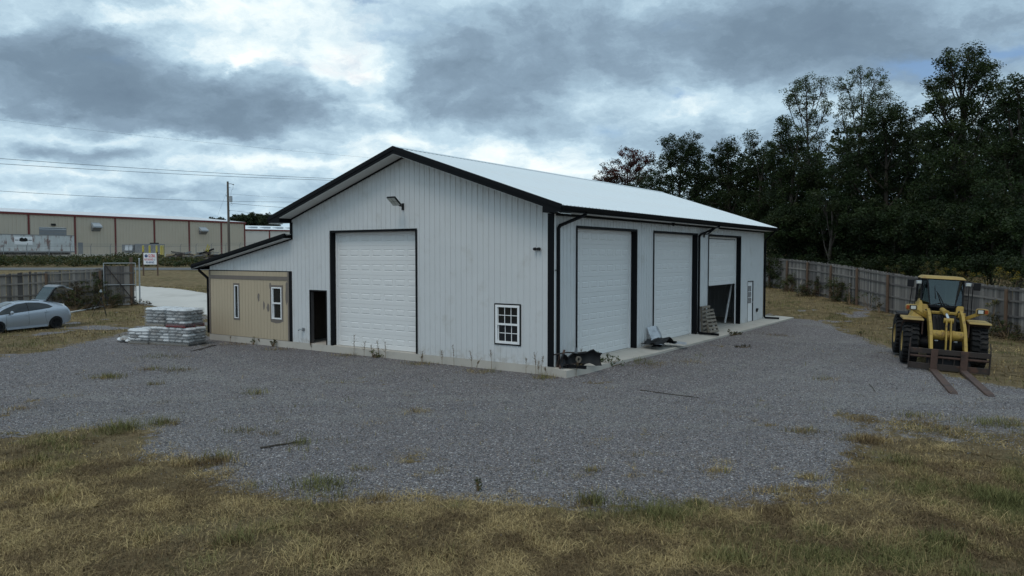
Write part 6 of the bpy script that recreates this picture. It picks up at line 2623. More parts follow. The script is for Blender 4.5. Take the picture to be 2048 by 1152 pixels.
# ---------------------------------------------------------------- trees
def leaf_quads(C, R, per, size, pal, rng, flat=.75, aspect=.55):
    """clump centres C (n,3) with radii R (n,), per leaves each -> vertices, quads, colours"""
    n = len(C)
    N = n * per
    c = np.repeat(C, per, 0)
    r = np.repeat(R, per)
    d = rng.normal(size=(N, 3))
    d /= np.linalg.norm(d, axis=1)[:, None]
    rad = r * rng.random(N) ** .45
    p = c + d * rad[:, None] * np.array([1, 1, flat])
    t = rng.normal(size=(N, 3))
    t[:, 2] = t[:, 2] * .5 - .25
    t /= np.linalg.norm(t, axis=1)[:, None]
    u = rng.normal(size=(N, 3))
    u -= t * (u * t).sum(1)[:, None]
    u /= np.linalg.norm(u, axis=1)[:, None]
    s = size * rng.uniform(.6, 1.35, N)
    a = t * (s / 2)[:, None]
    b = u * (s * aspect / 2)[:, None]
    V = np.stack([p - a, p + b * .9 - a * .1, p + a, p - b * .9 - a * .1], 1).reshape(-1, 3)
    F = np.arange(N * 4).reshape(N, 4)
    pal = np.array(pal)
    ci = rng.integers(0, len(pal), n)
    col = pal[ci]
    col = np.repeat(col, per, 0) * rng.uniform(.7, 1.3, (N, 1))
    # random tone per clump and leaf, shared by a leaf's four corners
    col = np.repeat(col, 4, 0)
    return V, F, col

DENSE = 2.3
def tree(name, label, base, lobes, pal, rng, leaf=.155, per=84, dens=9.0, clump=.50, trunk=.22, bark='bark', group=None, cat='tree', twigs=True, stems=1):
    """lobes: (x, y, z, rx, ry, rz) in world metres"""
    t = thing(name, label, cat, base, 0, group)
    B = np.array(base)
    C, R = [], []
    for (x, y, z, rx, ry, rz) in lobes:
        n = max(6, int(dens * DENSE * (rx * ry * rz) ** (2 / 3)))
        d = rng.normal(size=(n, 3))
        d /= np.linalg.norm(d, axis=1)[:, None]
        rr = rng.random(n) ** .38
        C.append(np.array([x, y, z]) + d * rr[:, None] * np.array([rx, ry, rz]))
        R.append(clump * rng.uniform(.6, 1.35, n))
    Cc, Rr = np.concatenate(C), np.concatenate(R)
    V, F, col = leaf_quads(Cc - B, Rr, per, leaf, pal, rng)
    link('crown', np_mesh('crown', V, F, col), 'leaf', t)
    m = MB()
    top = max(l[2] for l in lobes) - B[2]
    L = sorted(lobes, key=lambda l: l[2])
    hx = np.mean([l[0] for l in L]) - B[0]
    hy = np.mean([l[1] for l in L]) - B[1]
    n = 9
    path = [(hx * s ** 1.5 + .25 * math.sin(3 * s + B[0]) * s, hy * s ** 1.5 + .2 * math.cos(4 * s + B[1]) * s, top * .92 * s - (.3 if s == 0 else 0)) for s in np.linspace(0, 1, n)]
    m.tube(path, [trunk * (1.15 - .95 * s) + .015 for s in np.linspace(0, 1, n)], 9)
    obj('trunk', m, bark, t, smooth=True)
    m = MB()
    P = np.array(path)
    for li, l in enumerate(lobes):
        c = np.array(l[:3]) - B
        zz = max(.25 * c[2], c[2] - 2.2 - .9 * l[5])
        k = int(np.argmin(abs(P[:, 2] - zz)))
        a = P[k]
        mid = a + (c - a) * .5 + np.array([0, 0, -.15 * np.linalg.norm(c - a)])
        r0 = trunk * .5 * (1.1 - .8 * k / n) + .012
        m.tube([tuple(a), tuple(mid), tuple(c)], [r0, r0 * .7, r0 * .3 + .006], 6, cap=False)
        if twigs:
            cl = C[li][:: max(1, len(C[li]) // 9)] - B
            for q in cl:
                b = mid + (c - mid) * rng.uniform(.3, 1)
                m.tube([tuple(b), tuple((b + q) / 2 + np.array([0, 0, -.05])), tuple(q)], [r0 * .32 + .006, r0 * .22 + .005, .006], 4, cap=False)
    obj('limbs', m, bark, t, smooth=True)
    return t

def lobes_px(Y, L, squash=.9):
    out = []
    k = Y / FPX
    for i, (px, py, rx, ry) in enumerate(L):
        dy = ((i * 37) % 7 - 3) * .45
        c = at_depth(px, py, Y + dy)
        out.append((c[0], c[1], c[2], rx * k, rx * k * squash, ry * k))
    return out

rng = np.random.default_rng(5)
DARK = [(.017, .030, .010), (.024, .041, .013), (.031, .049, .016), (.018, .029, .011), (.033, .043, .015)]
MID = [(.032, .053, .016), (.044, .066, .020), (.026, .042, .014), (.050, .065, .023)]
PALE = [(.056, .080, .030), (.070, .090, .038), (.044, .064, .024), (.074, .088, .042)]
RED = [(.085, .022, .020), (.065, .018, .018), (.100, .030, .024), (.040, .030, .016), (.070, .022, .024)]
G = 'trees behind the plank fence'
def forest_tree(label, px, Y, L, pal, **k):
    x = at_depth(px, 500, Y)[0]
    return tree(k.pop('name', 'broadleaf_tree'), label, (x, Y, gz(x, Y)), lobes_px(Y, L), pal, rng, group=G, **k)
forest_tree('reddish maple tree rising just behind the white roof', 1250, 78,
            [(1228, 345, 34, 30), (1262, 318, 28, 28), (1205, 368, 24, 20), (1280, 345, 30, 28), (1250, 375, 45, 28), (1296, 320, 18, 14), (1240, 420, 50, 40)], RED, leaf=.17, dens=8, clump=.44, per=60)
forest_tree('round topped dark green tree right of the reddish maple', 1360, 73,
            [(1345, 288, 24, 20), (1380, 290, 26, 24), (1362, 310, 36, 24), (1398, 312, 16, 18), (1335, 318, 20, 14), (1340, 352, 50, 36), (1395, 360, 42, 40), (1300, 375, 40, 30), (1350, 420, 70, 45), (1410, 430, 50, 50)], DARK, dens=9)
forest_tree('dark tree with ragged pointed top behind the roof slope', 1455, 71,
            [(1455, 290, 20, 16), (1435, 312, 22, 22), (1466, 318, 26, 28), (1440, 350, 42, 34), (1484, 355, 36, 36), (1450, 405, 55, 45), (1490, 430, 50, 50), (1470, 480, 60, 45)], DARK, dens=9)
forest_tree('slim dark tree between the ragged tree and the tall pale pair', 1515, 68,
            [(1503, 278, 14, 12), (1512, 300, 24, 24), (1540, 312, 26, 28), (1510, 345, 38, 34), (1550, 355, 36, 40), (1525, 405, 55, 45), (1520, 460, 60, 50), (1565, 470, 50, 50)], DARK + MID[:1], dens=9)
forest_tree('left one of the two tall thin-leaved trees', 1615, 66,
            [(1585, 180, 22, 20), (1612, 162, 20, 17), (1598, 208, 26, 22), (1632, 190, 20, 24), (1574, 205, 12, 12), (1615, 240, 28, 26), (1648, 170, 14, 18), (1650, 220, 16, 26), (1600, 280, 30, 28), (1640, 285, 26, 28), (1620, 330, 40, 36)], PALE, leaf=.14, per=60, dens=8.5, clump=.44, trunk=.17, bark='bark_pale')
forest_tree('right one of the two tall thin-leaved trees', 1705, 67,
            [(1690, 168, 22, 20), (1722, 150, 22, 17), (1750, 160, 24, 22), (1772, 188, 20, 24), (1702, 205, 26, 26), (1738, 200, 30, 28), (1765, 225, 20, 22), (1685, 240, 18, 24), (1718, 248, 30, 28), (1690, 290, 26, 28), (1700, 340, 40, 40)], PALE, leaf=.14, per=60, dens=8.5, clump=.44, trunk=.17, bark='bark_pale')
forest_tree('bushy green tree below the left thin-leaved tree', 1580, 61,
            [(1572, 250, 18, 24), (1560, 285, 22, 24), (1590, 290, 30, 30), (1555, 330, 36, 34), (1605, 335, 40, 36), (1640, 365, 40, 40), (1580, 385, 50, 45), (1640, 430, 50, 45), (1590, 450, 55, 45)], MID + DARK, dens=10)
forest_tree('broad dark tree with gaps below the right thin-leaved tree', 1775, 58,
            [(1765, 232, 36, 20), (1805, 232, 34, 22), (1838, 262, 22, 22), (1740, 262, 34, 24), (1790, 270, 40, 24), (1715, 300, 38, 32), (1765, 320, 40, 34), (1830, 315, 40, 30), (1690, 345, 44, 38), (1800, 370, 55, 40), (1730, 390, 60, 45), (1850, 385, 45, 45), (1700, 440, 60, 50), (1780, 450, 60, 50)], DARK, dens=10)
forest_tree('tallest dark green tree at the right with an airy top', 1925, 52,
            [(1900, 118, 24, 18), (1935, 112, 28, 18), (1968, 135, 26, 24), (1895, 155, 30, 26), (1940, 155, 36, 28), (1980, 175, 26, 32), (1868, 172, 22, 18), (1880, 205, 30, 28), (1930, 205, 40, 34), (1850, 212, 16, 14), (1975, 225, 34, 34), (1905, 262, 44, 32), (1865, 275, 30, 26), (1955, 285, 50, 44), (1900, 330, 55, 45), (1950, 370, 60, 50), (1880, 400, 60, 50)], MID + DARK, dens=10, trunk=.28)
forest_tree('dark tree cut off by the right edge of the picture', 2040, 46,
            [(2035, 178, 34, 24), (2010, 205, 30, 32), (2060, 215, 45, 40), (2020, 260, 44, 44), (2080, 280, 55, 60), (2010, 325, 55, 50), (2060, 370, 60, 60), (2000, 400, 55, 55), (2040, 450, 60, 55)], DARK, dens=10, trunk=.28)
forest_tree('pale trunked leaning tree deep in the shade', 1660, 57, [(1650, 400, 30, 25), (1680, 420, 30, 25), (1640, 440, 26, 22)], DARK, dens=7, trunk=.14, bark='bark_pale')
for i, (px, Y, lab) in enumerate([(1580, 61, 'low dark understory tree just right of the roof corner'), (1650, 59, 'low understory tree above the middle of the far fence'), (1720, 56, 'understory tree left of the loader cab, behind the fence'), (1790, 54, 'understory tree above the left side of the loader'), (1855, 51, 'understory tree directly above the loader cab'), (1920, 48, 'understory tree above the right mirror of the loader'), (1985, 45, 'understory tree above the yellow weeds at the right'), (2050, 42, 'understory tree at the right edge behind the fence')]):
    forest_tree(lab, px, Y, [(px - 20, 532, 40, 22), (px + 22, 528, 40, 24), (px - 14, 500, 42, 30), (px + 22, 490, 42, 34), (px, 450, 46, 36), (px + 30, 430, 40, 34), (px - 25, 455, 36, 34)], DARK, name='understory_tree', dens=11, trunk=.10, twigs=False, leaf=.16)
# the wood behind them, one dark mass
B = [(x, y) for x in range(1420, 2140, 60) for y in range(300 if x > 1700 else 360, 548, 48)]
C, R = [], []
for x, y in B:
    Y = 84 if x < 1700 else 74
    c = at_depth(x, y, Y + rng.uniform(-3, 3))
    n = 34
    C.append(c + rng.normal(size=(n, 3)) * np.array([1.5, 1.2, 1.3]))
    R.append(rng.uniform(.5, .9, n))
V, F, col = leaf_quads(np.concatenate(C), np.concatenate(R), 44, .38, DARK, rng)
stuff(link('woodland', np_mesh('woodland', V, F, col), 'leaf'), 'dark mass of woodland filling the gaps between the trees', 'woodland')
# far trees over the warehouse
for i, (px, py, lab) in enumerate([(424, 436, 'smallest far tree left of the utility pole'), (439, 437, 'far tree just left of the utility pole'), (472, 431, 'far tree just right of the utility pole'), (487, 429, 'second far tree right of the utility pole'), (503, 427, 'tallest far tree above the warehouse end'), (519, 430, 'far tree above the annex roof'), (534, 428, 'far tree left of the gable eave tip'), (549, 432, 'far tree half hidden by the gable eave')]):
    Y = 222 + (i % 3) * 6
    x = at_depth(px, 500, Y)[0]
    tree('far_tree', lab, (x, Y, gz(x, Y)), lobes_px(Y, [(px, py + 4, 6, 5), (px - 5, py + 12, 8, 7), (px + 6, py + 12, 8, 7), (px, py + 24, 11, 10)]), [(.030, .044, .022), (.040, .052, .024)], rng, leaf=.55, per=40, dens=8, clump=.8, trunk=.25, twigs=False, group='far trees over the warehouse')
# roadside weeds bank
C, R, pals = [], [], []
n = 2600
bx_ = rng.uniform(-92, -12, n)
by_ = rng.uniform(89, 102, n)
keep = (bx_ / by_ > -.80) & (bx_ / by_ < -.36)
bx_, by_ = bx_[keep], by_[keep]
hh = (.35 + 1.0 * fbm(bx_ * .25, by_ * .25, 77, 3)) * np.where((bx_ / by_ > -.465), .55, 1.0)
C = np.stack([bx_, by_, height(bx_, by_) + hh * .62], 1)
V, F, col = leaf_quads(C, hh * .75, 22, .26, [(.035, .050, .018), (.050, .060, .022), (.075, .072, .026), (.028, .038, .015), (.085, .070, .030)], rng)
stuff(link('roadside_weeds', np_mesh('roadside_weeds', V, F, col), 'leaf'), 'bank of tall green and yellowish weeds beyond the road', 'weeds')

# ---------------------------------------------------------------- bushes and weeds near the fences
def bush(name, label, base, lobes, pal, leaf=.09, per=34, dens=16, clump=.20, cat='bush', group=None, flowers=None):
    t = thing(name, label, cat, base, 0, group)
    B = np.array(base)
    C, R = [], []
    for (x, y, z, rx, ry, rz) in lobes:
        n = max(6, int(dens * (rx * ry * rz) ** (2 / 3) * 4))
        d = rng.normal(size=(n, 3))
        d /= np.linalg.norm(d, axis=1)[:, None]
        C.append(np.array([x, y, z]) + d * (rng.random(n) ** .4)[:, None] * np.array([rx, ry, rz]))
        R.append(clump * rng.uniform(.6, 1.3, n))
    Cc = np.concatenate(C)
    Cc[:, 2] = np.maximum(Cc[:, 2], .08)
    V, F, col = leaf_quads(Cc, np.concatenate(R), per, leaf, pal, rng)
    link('foliage', np_mesh('foliage', V, F, col), 'leaf', t)
    m = MB()
    for k in range(0, len(Cc), max(1, len(Cc) // 26)):
        q = Cc[k]
        m.tube([(q[0] * .15, q[1] * .15, 0), (q[0] * .6, q[1] * .6, q[2] * .6), tuple(q)], [.014, .010, .004], 5, cap=False)
    obj('stems', m, 'stalk_dry', t)
    if flowers is not None:
        tops = Cc[np.argsort(-Cc[:, 2])[: max(6, len(Cc) // 3)]]
        V, F, col = leaf_quads(tops + np.array([0, 0, .08]), np.full(len(tops), .15), 26, .055, flowers, rng)
        link('flower_heads', np_mesh('flower_heads', V, F, col), 'leaf', t)['kind'] = 'stuff'
    return t
ORD = 'first second third fourth fifth sixth seventh eighth ninth tenth eleventh twelfth thirteenth fourteenth fifteenth sixteenth seventeenth eighteenth nineteenth twentieth'.split()
ORD += ['twenty ' + o for o in ORD[:9]]
BUSHP = [(.055, .070, .026), (.070, .080, .030), (.042, .046, .022), (.085, .070, .034)]
BROWNP = [(.060, .052, .026), (.048, .036, .022), (.068, .062, .028), (.075, .044, .028)]
YEL = [(.30, .20, .02), (.24, .17, .03), (.20, .15, .04)]
b = on_ground(150, 622)
bush('bramble_bush', 'dark tangled bramble bush against the left fence behind the raised hatch', tuple(b), [(0, .5, .7, 1.2, .7, .75), (-.9, .4, .8, .8, .6, .8), (.8, .4, .55, .7, .5, .55), (-.3, .6, 1.5, .9, .5, .5), (-1.7, .6, 1.2, .8, .5, .7)], BROWNP + BUSHP, leaf=.075, per=60)
b = on_ground(214, 617)
bush('bramble_bush', 'greener tangled bush before the gate, behind the tripod', tuple(b), [(0, .4, .7, .8, .6, .7), (-.6, .5, 1.0, .6, .5, .8), (.5, .4, .45, .6, .5, .45), (-.9, .6, 1.7, .5, .4, .5)], BUSHP + BROWNP[:1], leaf=.07, per=60)
b = on_ground(262, 611)
bush('low_weed', 'low dark weeds along the foot of the gate beside the driveway', tuple(b), [(0, .2, .15, .9, .4, .2), (.9, .1, .15, .6, .3, .2), (-.8, .2, .15, .7, .3, .2)], BROWNP, leaf=.09, dens=14)
def fence_spot(px, out=.6):
    y = fence_right_y(px)
    x = 26.82 - .1 * y - out
    return (x, y, gz(x, y))
for px, lab, lb, pl in [(1552, 'yellowish weeds at the far end of the right fence', [(0, 0, .3, .7, .5, .35)], BUSHP + [(.10, .08, .03)]),
                        (1590, 'grey green weeds round the second far fence post', [(0, 0, .6, 1.0, .6, .6), (.6, 0, .9, .6, .4, .5)], BUSHP),
                        (1640, 'tangled brown weeds on the fence between two far posts', [(0, 0, .5, 1.0, .6, .5), (-.8, -.2, .4, .8, .5, .4), (.5, .2, 1.0, .7, .4, .5)], BROWNP + BUSHP),
                        (1688, 'upright leafy green bush growing against the right fence', [(0, 0, .8, .75, .5, .8), (.3, .2, 1.2, .5, .4, .5), (.7, .1, .5, .5, .4, .5)], BUSHP),
                        (1720, 'vine climbing a fence post right of the leafy bush', [(0, .4, .7, .25, .2, .7), (.1, .4, .3, .4, .3, .3)], BUSHP),
                        (1762, 'thin scattered vine on the planks left of the loader', [(0, .45, .9, .7, .1, .4)], BUSHP[:2]),
                        (1781, 'vine at the foot of the fence post left of the loader', [(0, .4, .5, .25, .2, .5)], BUSHP)]:
    bush('fence_weed', lab, fence_spot(px), lb, pl, leaf=.09, per=40 if px != 1762 else 12, dens=20 if px != 1762 else 6)
bush('goldenrod', 'yellow flowering vine on the fence near the right edge', fence_spot(1998, .3), [(0, 0, 1.35, .55, .15, .40), (.2, -.2, .7, .45, .2, .4), (.3, -.6, .3, .6, .4, .3)], BUSHP, leaf=.08, flowers=YEL, cat='flowering weed')
bush('fence_weed', 'dark weeds at the fence foot at the right edge', fence_spot(2040, .5), [(0, 0, .4, .9, .6, .45), (.2, -1.2, .3, .8, .7, .35), (.3, 1.0, .5, .7, .5, .5)], BROWNP + BUSHP, leaf=.09)
for i, px in enumerate([1745, 1800, 1842, 1868, 1905, 1935, 1962, 1990, 2015, 2042]):
    y = fence_right_y(px) + .4
    x = (px - 1024) / FPX * (y + 2.0) + 1.2 + .5 * (i % 2)
    z = gz(x, y)
    hgt = 2.75 + .25 * ((i * 3) % 4) * .8
    bush('goldenrod', ORD[i] + ' goldenrod clump from the left showing over the right plank fence', (x, y + 1.6, z), [(0, 0, hgt - .7, .75, .6, .55), (.2, .2, hgt - 1.4, .8, .6, .8)], BUSHP + [(.09, .085, .025)], leaf=.10, per=26, dens=9, flowers=YEL if px > 1830 else [(.12, .10, .03), (.16, .12, .03)], cat='flowering weed', group='goldenrod clumps over the fence')
# weeds at the apron and the foundation
p = on_z(1188, 738)
bush('green_weed', 'leafy green weed in front of the wrecked bumper', (p[0], p[1], gz(p[0], p[1])), [(0, 0, .32, .28, .22, .25), (.2, .05, .15, .25, .2, .15)], [(.075, .105, .03), (.06, .085, .028), (.05, .07, .022)], leaf=.075, per=16, dens=14, clump=.10, cat='weed')
p = on_z(1218, 738)
bush('green_weed', 'second leafy green weed by the apron edge, right of the bumper', (p[0], p[1], gz(p[0], p[1])), [(0, 0, .28, .30, .22, .22), (.25, .1, .14, .3, .2, .14), (-.3, 0, .1, .3, .2, .1)], [(.075, .105, .03), (.06, .085, .028), (.05, .07, .022)], leaf=.075, per=16, dens=14, clump=.10, cat='weed')
p = on_z(1462, 677)
bush('green_weed', 'low dark weed at the apron edge below the leaning pallets', (p[0], p[1], gz(p[0], p[1])), [(0, 0, .12, .4, .25, .14), (.5, .2, .08, .35, .2, .1)], BROWNP + BUSHP, leaf=.07, per=20, dens=14, clump=.10, cat='weed')
p = on_z(1490, 699)
bush('green_weed', 'flat dark weed patch on the gravel before the half open door', (p[0], p[1], gz(p[0], p[1])), [(0, 0, .05, .55, .25, .06)], BROWNP, leaf=.06, per=20, dens=12, clump=.10, cat='weed')
p = on_z(748, 716)
bush('green_weed', 'yellow green weed at the foot of the gable below the big door', (p[0], p[1], gz(p[0], p[1])), [(0, 0, .18, .14, .12, .18), (.2, 0, .1, .2, .12, .08)], [(.10, .11, .035), (.08, .09, .03), (.07, .06, .03)], leaf=.06, per=14, dens=14, clump=.08, cat='weed')
p = on_z(507, 690)
bush('green_weed', 'small upright green weed below the left tan window', (p[0], p[1], gz(p[0], p[1])), [(0, 0, .2, .08, .08, .22)], [(.075, .09, .03)], leaf=.06, per=12, dens=14, clump=.06, cat='weed')
p = on_z(545, 694)
bush('green_weed', 'dark sprawling weed on the foundation below the right tan window', (p[0], p[1], gz(p[0], p[1])), [(0, 0, .12, .14, .10, .14), (.1, 0, .26, .08, .08, .08)], BUSHP, leaf=.06, per=12, dens=14, clump=.07, cat='weed')
def stalk(px, py, top_py, seed, tuft):
    p = on_z(px, py)
    h = (py - top_py) * p[1] / FPX
    rnd = random.Random(seed)
    t = thing('dry_weed', ORD[seed] + ' thin dry weed stalk from the left along the front foundation', 'weed', (p[0], p[1], gz(p[0], p[1])), 0, 'dry weed stalks along the foundation')
    m = MB()
    bend = rnd.uniform(-.08, .08)
    path = [(bend * s * s, .02 * math.sin(5 * s), h * s) for s in np.linspace(0, 1, 6)]
    m.tube(path, [.007, .007, .006, .006, .005, .003], 5)
    for k in range(7 if tuft else 3):
        s = rnd.uniform(.35, 1)
        a = rnd.uniform(0, 6.28)
        l = rnd.uniform(.05, .16) * (1.3 - s * .5)
        b = (bend * s * s, .02 * math.sin(5 * s), h * s)
        m.tube([b, (b[0] + l * math.cos(a), b[1] + l * math.sin(a), b[2] + l * 1.1)], [.004, .002], 4)
    obj('stem', m, 'stalk_dry', t)
    c = np.array([[bend * s * s, .02 * math.sin(5 * s), h * s] for s in np.linspace(.5 if tuft else .75, 1.0, 7)])
    V, F, col = leaf_quads(c, np.full(7, .035), 10, .028, [(.16, .11, .06), (.12, .08, .05), (.20, .15, .08)], rng)
    link('seed_head', np_mesh('seed_head', V, F, col), 'leaf', t)
for i, (px, py, tp_, tu) in enumerate(sorted([(460, 686, 672, 0), (520, 690, 678, 0), (598, 698, 684, 0), (623, 701, 686, 1), (660, 702, 692, 0), (708, 711, 670, 1), (728, 715, 683, 1), (744, 716, 690, 0), (757, 716, 682, 1), (771, 718, 684, 1), (845, 727, 704, 1), (843, 725, 712, 0), (884, 731, 700, 1), (908, 733, 690, 1), (944, 738, 702, 1), (983, 741, 700, 0), (1052, 750, 716, 0), (1072, 752, 704, 1), (1076, 755, 722, 1), (1082, 755, 712, 0), (1093, 757, 735, 0), (1152, 754, 722, 1), (1158, 751, 728, 0), (953, 742, 722, 0), (1160, 740, 700, 1)])):
    stalk(px, py, tp_, i, tu)
# a few tall weeds standing in the yard
for px, py, tp_, lab in [(1722, 668, 646, 'single tall weed standing at the gravel edge left of the loader'), (955, 983, 955, 'small upright weed at the gravel edge in the foreground')]:
    p = on_z(px, py)
    h = (py - tp_) * p[1] / FPX
    bush('yard_weed', lab, (p[0], p[1], gz(p[0], p[1])), [(0, 0, h * .55, .05 * h + .04, .05, h * .5)], [(.06, .07, .028), (.09, .08, .04)], leaf=.05, per=12, dens=40, clump=.05, cat='weed')

# ---------------------------------------------------------------- grass and stones
def blades(name, label, X, Y, hmin, hmax, wmin, wmax, seed, greenness=0.0, lie=.6):
    r = np.random.default_rng(seed)
    N = len(X)
    Z = height(X, Y)
    pn = fbm(X * .55, Y * .55, 91, 4)
    pn2 = fbm(X * 1.9 + 7, Y * 1.9, 92, 3)
    green = np.clip((pn - .55 + greenness) * 5 + (pn2 - .5) * 2.6 + r.normal(0, .35, N), 0, 1)
    straw = np.clip(.38 + (pn2 - .5) * 3.0 + r.normal(0, .42, N), 0, 1)
    G1, B1, S1 = np.array([.090, .108, .036]), np.array([.135, .092, .048]), np.array([.42, .315, .150])
    col = B1 * (1 - straw[:, None]) + S1 * straw[:, None]
    col = col * (1 - green[:, None] * .8) + G1 * green[:, None] * .8
    col *= r.uniform(.65, 1.35, (N, 1))
    h = r.uniform(hmin, hmax, N) * (1 + .5 * green) * (.75 + .6 * pn2)
    th = np.where(r.random(N) < lie * (1 - .75 * green), r.uniform(1.0, 1.5, N), r.uniform(.1, .8, N))
    ph = r.uniform(0, 2 * np.pi, N)
    d = np.stack([np.sin(th) * np.cos(ph), np.sin(th) * np.sin(ph), np.cos(th)], 1)
    side = np.stack([-np.sin(ph + r.uniform(-.6, .6, N)), np.cos(ph), np.zeros(N)], 1)
    w = r.uniform(wmin, wmax, N)
    base = np.stack([X, Y, Z + np.where(th > 1, r.uniform(.005, .045, N), 0)], 1)
    mid = base + d * (h * .55)[:, None]
    th2 = np.minimum(th + r.uniform(.0, .6, N), 1.62)
    d2 = np.stack([np.sin(th2) * np.cos(ph), np.sin(th2) * np.sin(ph), np.cos(th2)], 1)
    tip = mid + d2 * (h * .5)[:, None]
    s1, s2 = side * (w / 2)[:, None], side * (w * .38)[:, None]
    V = np.stack([base - s1, base + s1, mid + s2, mid - s2, tip], 1).reshape(-1, 3)
    i = np.arange(N)[:, None] * 5
    F = np.concatenate([i + np.array([0, 1, 2]), i + np.array([0, 2, 3]), i + np.array([3, 2, 4])], 1).reshape(-1, 3)
    cc = np.repeat(col, 5, 0)
    return stuff(link(name, np_mesh(name, V, F, cc), 'straw'), label, 'grass')

def scatter(n, y0, y1, seed, kx=.74, fn=None):
    r = np.random.default_rng(seed)
    Y = np.sqrt(r.uniform(y0 * y0, y1 * y1, n))
    X = r.uniform(-kx, kx, n) * Y
    keep = fn(X, Y, r) if fn else np.ones(n, bool)
    return X[keep], Y[keep]
def near_rule(X, Y, r):
    c = gravel_cover(X, Y)
    thin = fbm(X * .9, Y * .9, 41, 4)
    edge = fbm(X * 2.4, Y * 2.4, 44, 3)
    p = np.clip(1.08 - 1.5 * c, 0, 1) * np.clip((thin - .22) * 4, .35, 1)
    p = np.maximum(p, np.where(edge > .72, .18, .004) * (c > .5))
    return r.random(len(X)) < p
X, Y = scatter(420000, 7.2, 13.4, 1, .76, near_rule)
blades('grass', 'matted dry straw coloured grass across the foreground', X, Y, .04, .11, .004, .009, 2, greenness=-.02)
X, Y = scatter(130000, 13.4, 20, 3, .76, near_rule)
blades('grass', 'thin dry grass along the middle edges of the gravel', X, Y, .05, .12, .006, .012, 4, greenness=.0)
X, Y = scatter(60000, 7.2, 17, 13, .76, near_rule)
k = fbm(X * 1.1, Y * 1.1, 55, 3) > .47
blades('straw', 'long cut straw strands lying flat over the foreground grass', X[k], Y[k], .12, .30, .004, .007, 14, greenness=-.6, lie=1.0)
def mid_rule(X, Y, r):
    c = gravel_cover(X, Y)
    thin = fbm(X * .5, Y * .5, 43, 4)
    edge = fbm(X * 1.2, Y * 1.2, 46, 3)
    p = np.clip(1.05 - 1.4 * c, 0, 1) * np.clip((thin - .25) * 4, .2, 1)
    p = np.maximum(p, np.where(edge > .73, .10, .002) * (c > .5))
    u = (X - B_ORG[0]) * UD[0] + (Y - B_ORG[1]) * UD[1]
    v = (X - B_ORG[0]) * VD[0] + (Y - B_ORG[1]) * VD[1]
    inb = (u > -1.05) & (u < 17.8) & (v > -.05) & (v < 24.5)
    return (r.random(len(X)) < p) & ~inb & ~inside(DRIVE, X, Y)
X, Y = scatter(170000, 20, 62, 5, .72, mid_rule)
blades('grass', 'patchy dry grass of the yard edges and along both fences', X, Y, .06, .15, .012, .026, 6, greenness=.03)
# little tufts on the gravel where the photograph shows them
tx, ty = [], []
r_ = np.random.default_rng(17)
for px, py, n, rad in [(215, 757, 260, .45), (300, 740, 120, .4), (310, 770, 60, .2), (40, 820, 90, .35), (510, 788, 70, .3), (600, 890, 50, .25), (540, 870, 60, .3), (640, 975, 220, .45), (360, 742, 130, .45), (1605, 865, 160, .35), (1740, 880, 420, .45), (1720, 842, 110, .3), (1620, 958, 90, .2), (1435, 944, 80, .22), (1540, 985, 120, .3), (1185, 943, 50, .15), (835, 825, 90, .35), (1690, 655, 160, .5), (1555, 675, 120, .6), (1380, 730, 90, .5), (1300, 735, 160, .6), (1255, 728, 200, .5), (690, 712, 110, .5), (840, 729, 140, .5), (960, 745, 140, .5), (1090, 757, 120, .35), (560, 700, 110, .5), (470, 690, 120, .5), (1880, 862, 200, .6), (1980, 850, 220, .6), (1830, 835, 120, .4), (1650, 760, 60, .4), (480, 865, 60, .3), (330, 715, 120, .8)]:
    c = on_z(px, py)
    n = n * 2
    tx.append(c[0] + r_.normal(0, rad * .6, n))
    ty.append(c[1] + r_.normal(0, rad * .45, n))
tx, ty = np.concatenate(tx), np.concatenate(ty)
u = (tx - B_ORG[0]) * UD[0] + (ty - B_ORG[1]) * UD[1]
v = (tx - B_ORG[0]) * VD[0] + (ty - B_ORG[1]) * VD[1]
k = ~((u > -1.05) & (u < 17.8) & (v > -.08) & (v < 24.5))
blades('grass', 'small green and straw tufts growing through the gravel', tx[k], ty[k], .05, .15, .006, .012, 8, greenness=.10, lie=.45)

# taller clumps and broad weeds in the foreground turf
tx, ty = [], []
for px, py, n, rad in [(430, 925, 500, .30), (380, 930, 300, .25), (110, 1000, 420, .35), (60, 930, 300, .3), (470, 1085, 350, .25), (300, 1080, 160, .2), (1180, 1008, 260, .22), (1050, 1090, 220, .3), (1340, 1040, 260, .3), (1560, 1030, 260, .25), (1740, 885, 500, .30), (1810, 930, 240, .22), (1900, 1090, 420, .22), (1985, 1070, 300, .2), (2010, 1010, 260, .2), (760, 1000, 160, .2), (900, 1110, 200, .3), (640, 1120, 200, .3), (330, 850, 260, .3), (250, 860, 300, .35), (1480, 1120, 200, .3)]:
    c = on_z(px, py)
    tx.append(c[0] + r_.normal(0, rad * .6, n))
    ty.append(c[1] + r_.normal(0, rad * .5, n))
blades('grass', 'taller green clumps standing in the foreground turf', np.concatenate(tx), np.concatenate(ty), .08, .19, .006, .012, 19, greenness=.10, lie=.3)

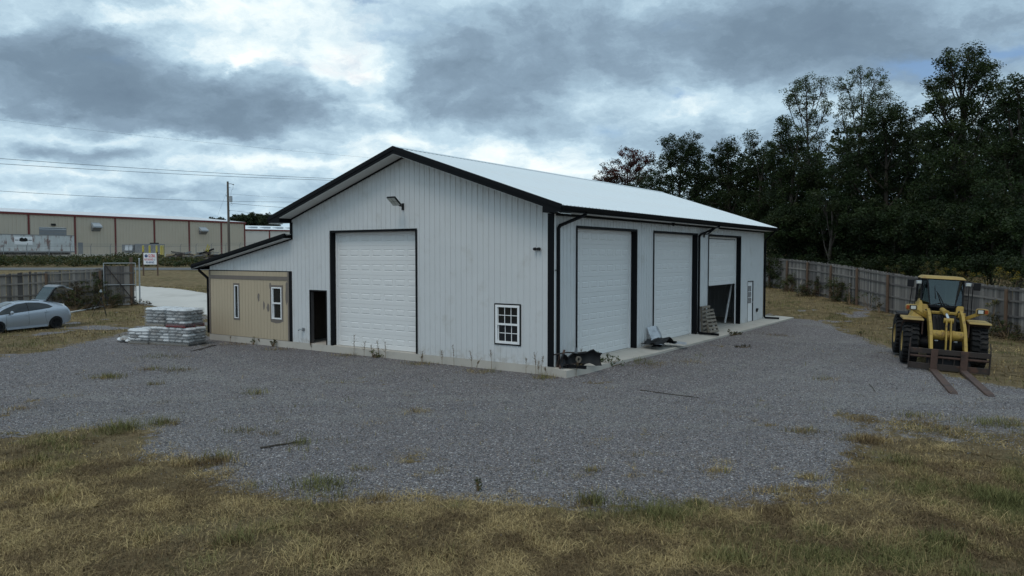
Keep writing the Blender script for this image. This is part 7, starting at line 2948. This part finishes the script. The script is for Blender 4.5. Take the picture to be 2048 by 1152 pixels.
# loose stones over the gravel sheet
def stones(n, y0, y1, smin, smax, seed):
    r = np.random.default_rng(seed)
    Y = np.sqrt(r.uniform(y0 * y0, y1 * y1, n))
    X = r.uniform(-.72, .72, n) * Y
    k = gravel_at(X, Y) | (r.random(n) < .02)
    X, Y = X[k], Y[k]
    u = (X - B_ORG[0]) * UD[0] + (Y - B_ORG[1]) * UD[1]
    v = (X - B_ORG[0]) * VD[0] + (Y - B_ORG[1]) * VD[1]
    k = ~((u > -1.05) & (u < 17.8) & (v > -.1) & (v < 24.5))
    X, Y = X[k], Y[k]
    N = len(X)
    Z = height(X, Y) + .012
    s = r.uniform(smin, smax, N)
    O = np.array([[1, 0, 0], [0, 1, 0], [-1, 0, 0], [0, -1, 0], [0, 0, 1], [0, 0, -1]], float)
    a = r.uniform(0, 6.28, N)
    P = np.repeat(O[None], N, 0) * r.uniform(.65, 1.25, (N, 6, 1)) * np.stack([s, s * r.uniform(.6, 1, N), s * r.uniform(.45, .8, N)], 1)[:, None, :] / 2
    P += r.normal(0, .08, P.shape) * s[:, None, None]
    ca, sa = np.cos(a)[:, None], np.sin(a)[:, None]
    V = np.stack([P[..., 0] * ca - P[..., 1] * sa + X[:, None], P[..., 0] * sa + P[..., 1] * ca + Y[:, None], P[..., 2] + Z[:, None] + s[:, None] * .12], -1).reshape(-1, 3)
    T = np.array([[0, 1, 4], [1, 2, 4], [2, 3, 4], [3, 0, 4], [1, 0, 5], [2, 1, 5], [3, 2, 5], [0, 3, 5]])
    F = (np.arange(N)[:, None, None] * 6 + T[None]).reshape(-1, 3)
    g = np.clip(r.normal(.19, .06, N), .07, .45)
    g[r.random(N) < .02] = .45
    c = np.stack([g, g * .985, g * 1.04], 1)
    w = r.random(N) < .12
    c[w] *= np.array([1.12, .95, .80])
    return V, F, np.repeat(c, 6, 0)
A = stones(60000, 9.5, 19, .018, .044, 3)
Bq = stones(46000, 19, 32, .025, .05, 4)
V = np.concatenate([A[0], Bq[0]])
F = np.concatenate([A[1], Bq[1] + len(A[0])])
stuff(link('loose_stones', np_mesh('loose_stones', V, F, np.concatenate([A[2], Bq[2]])), 'stone'), 'loose grey crushed stones scattered over the gravel yard', 'gravel')
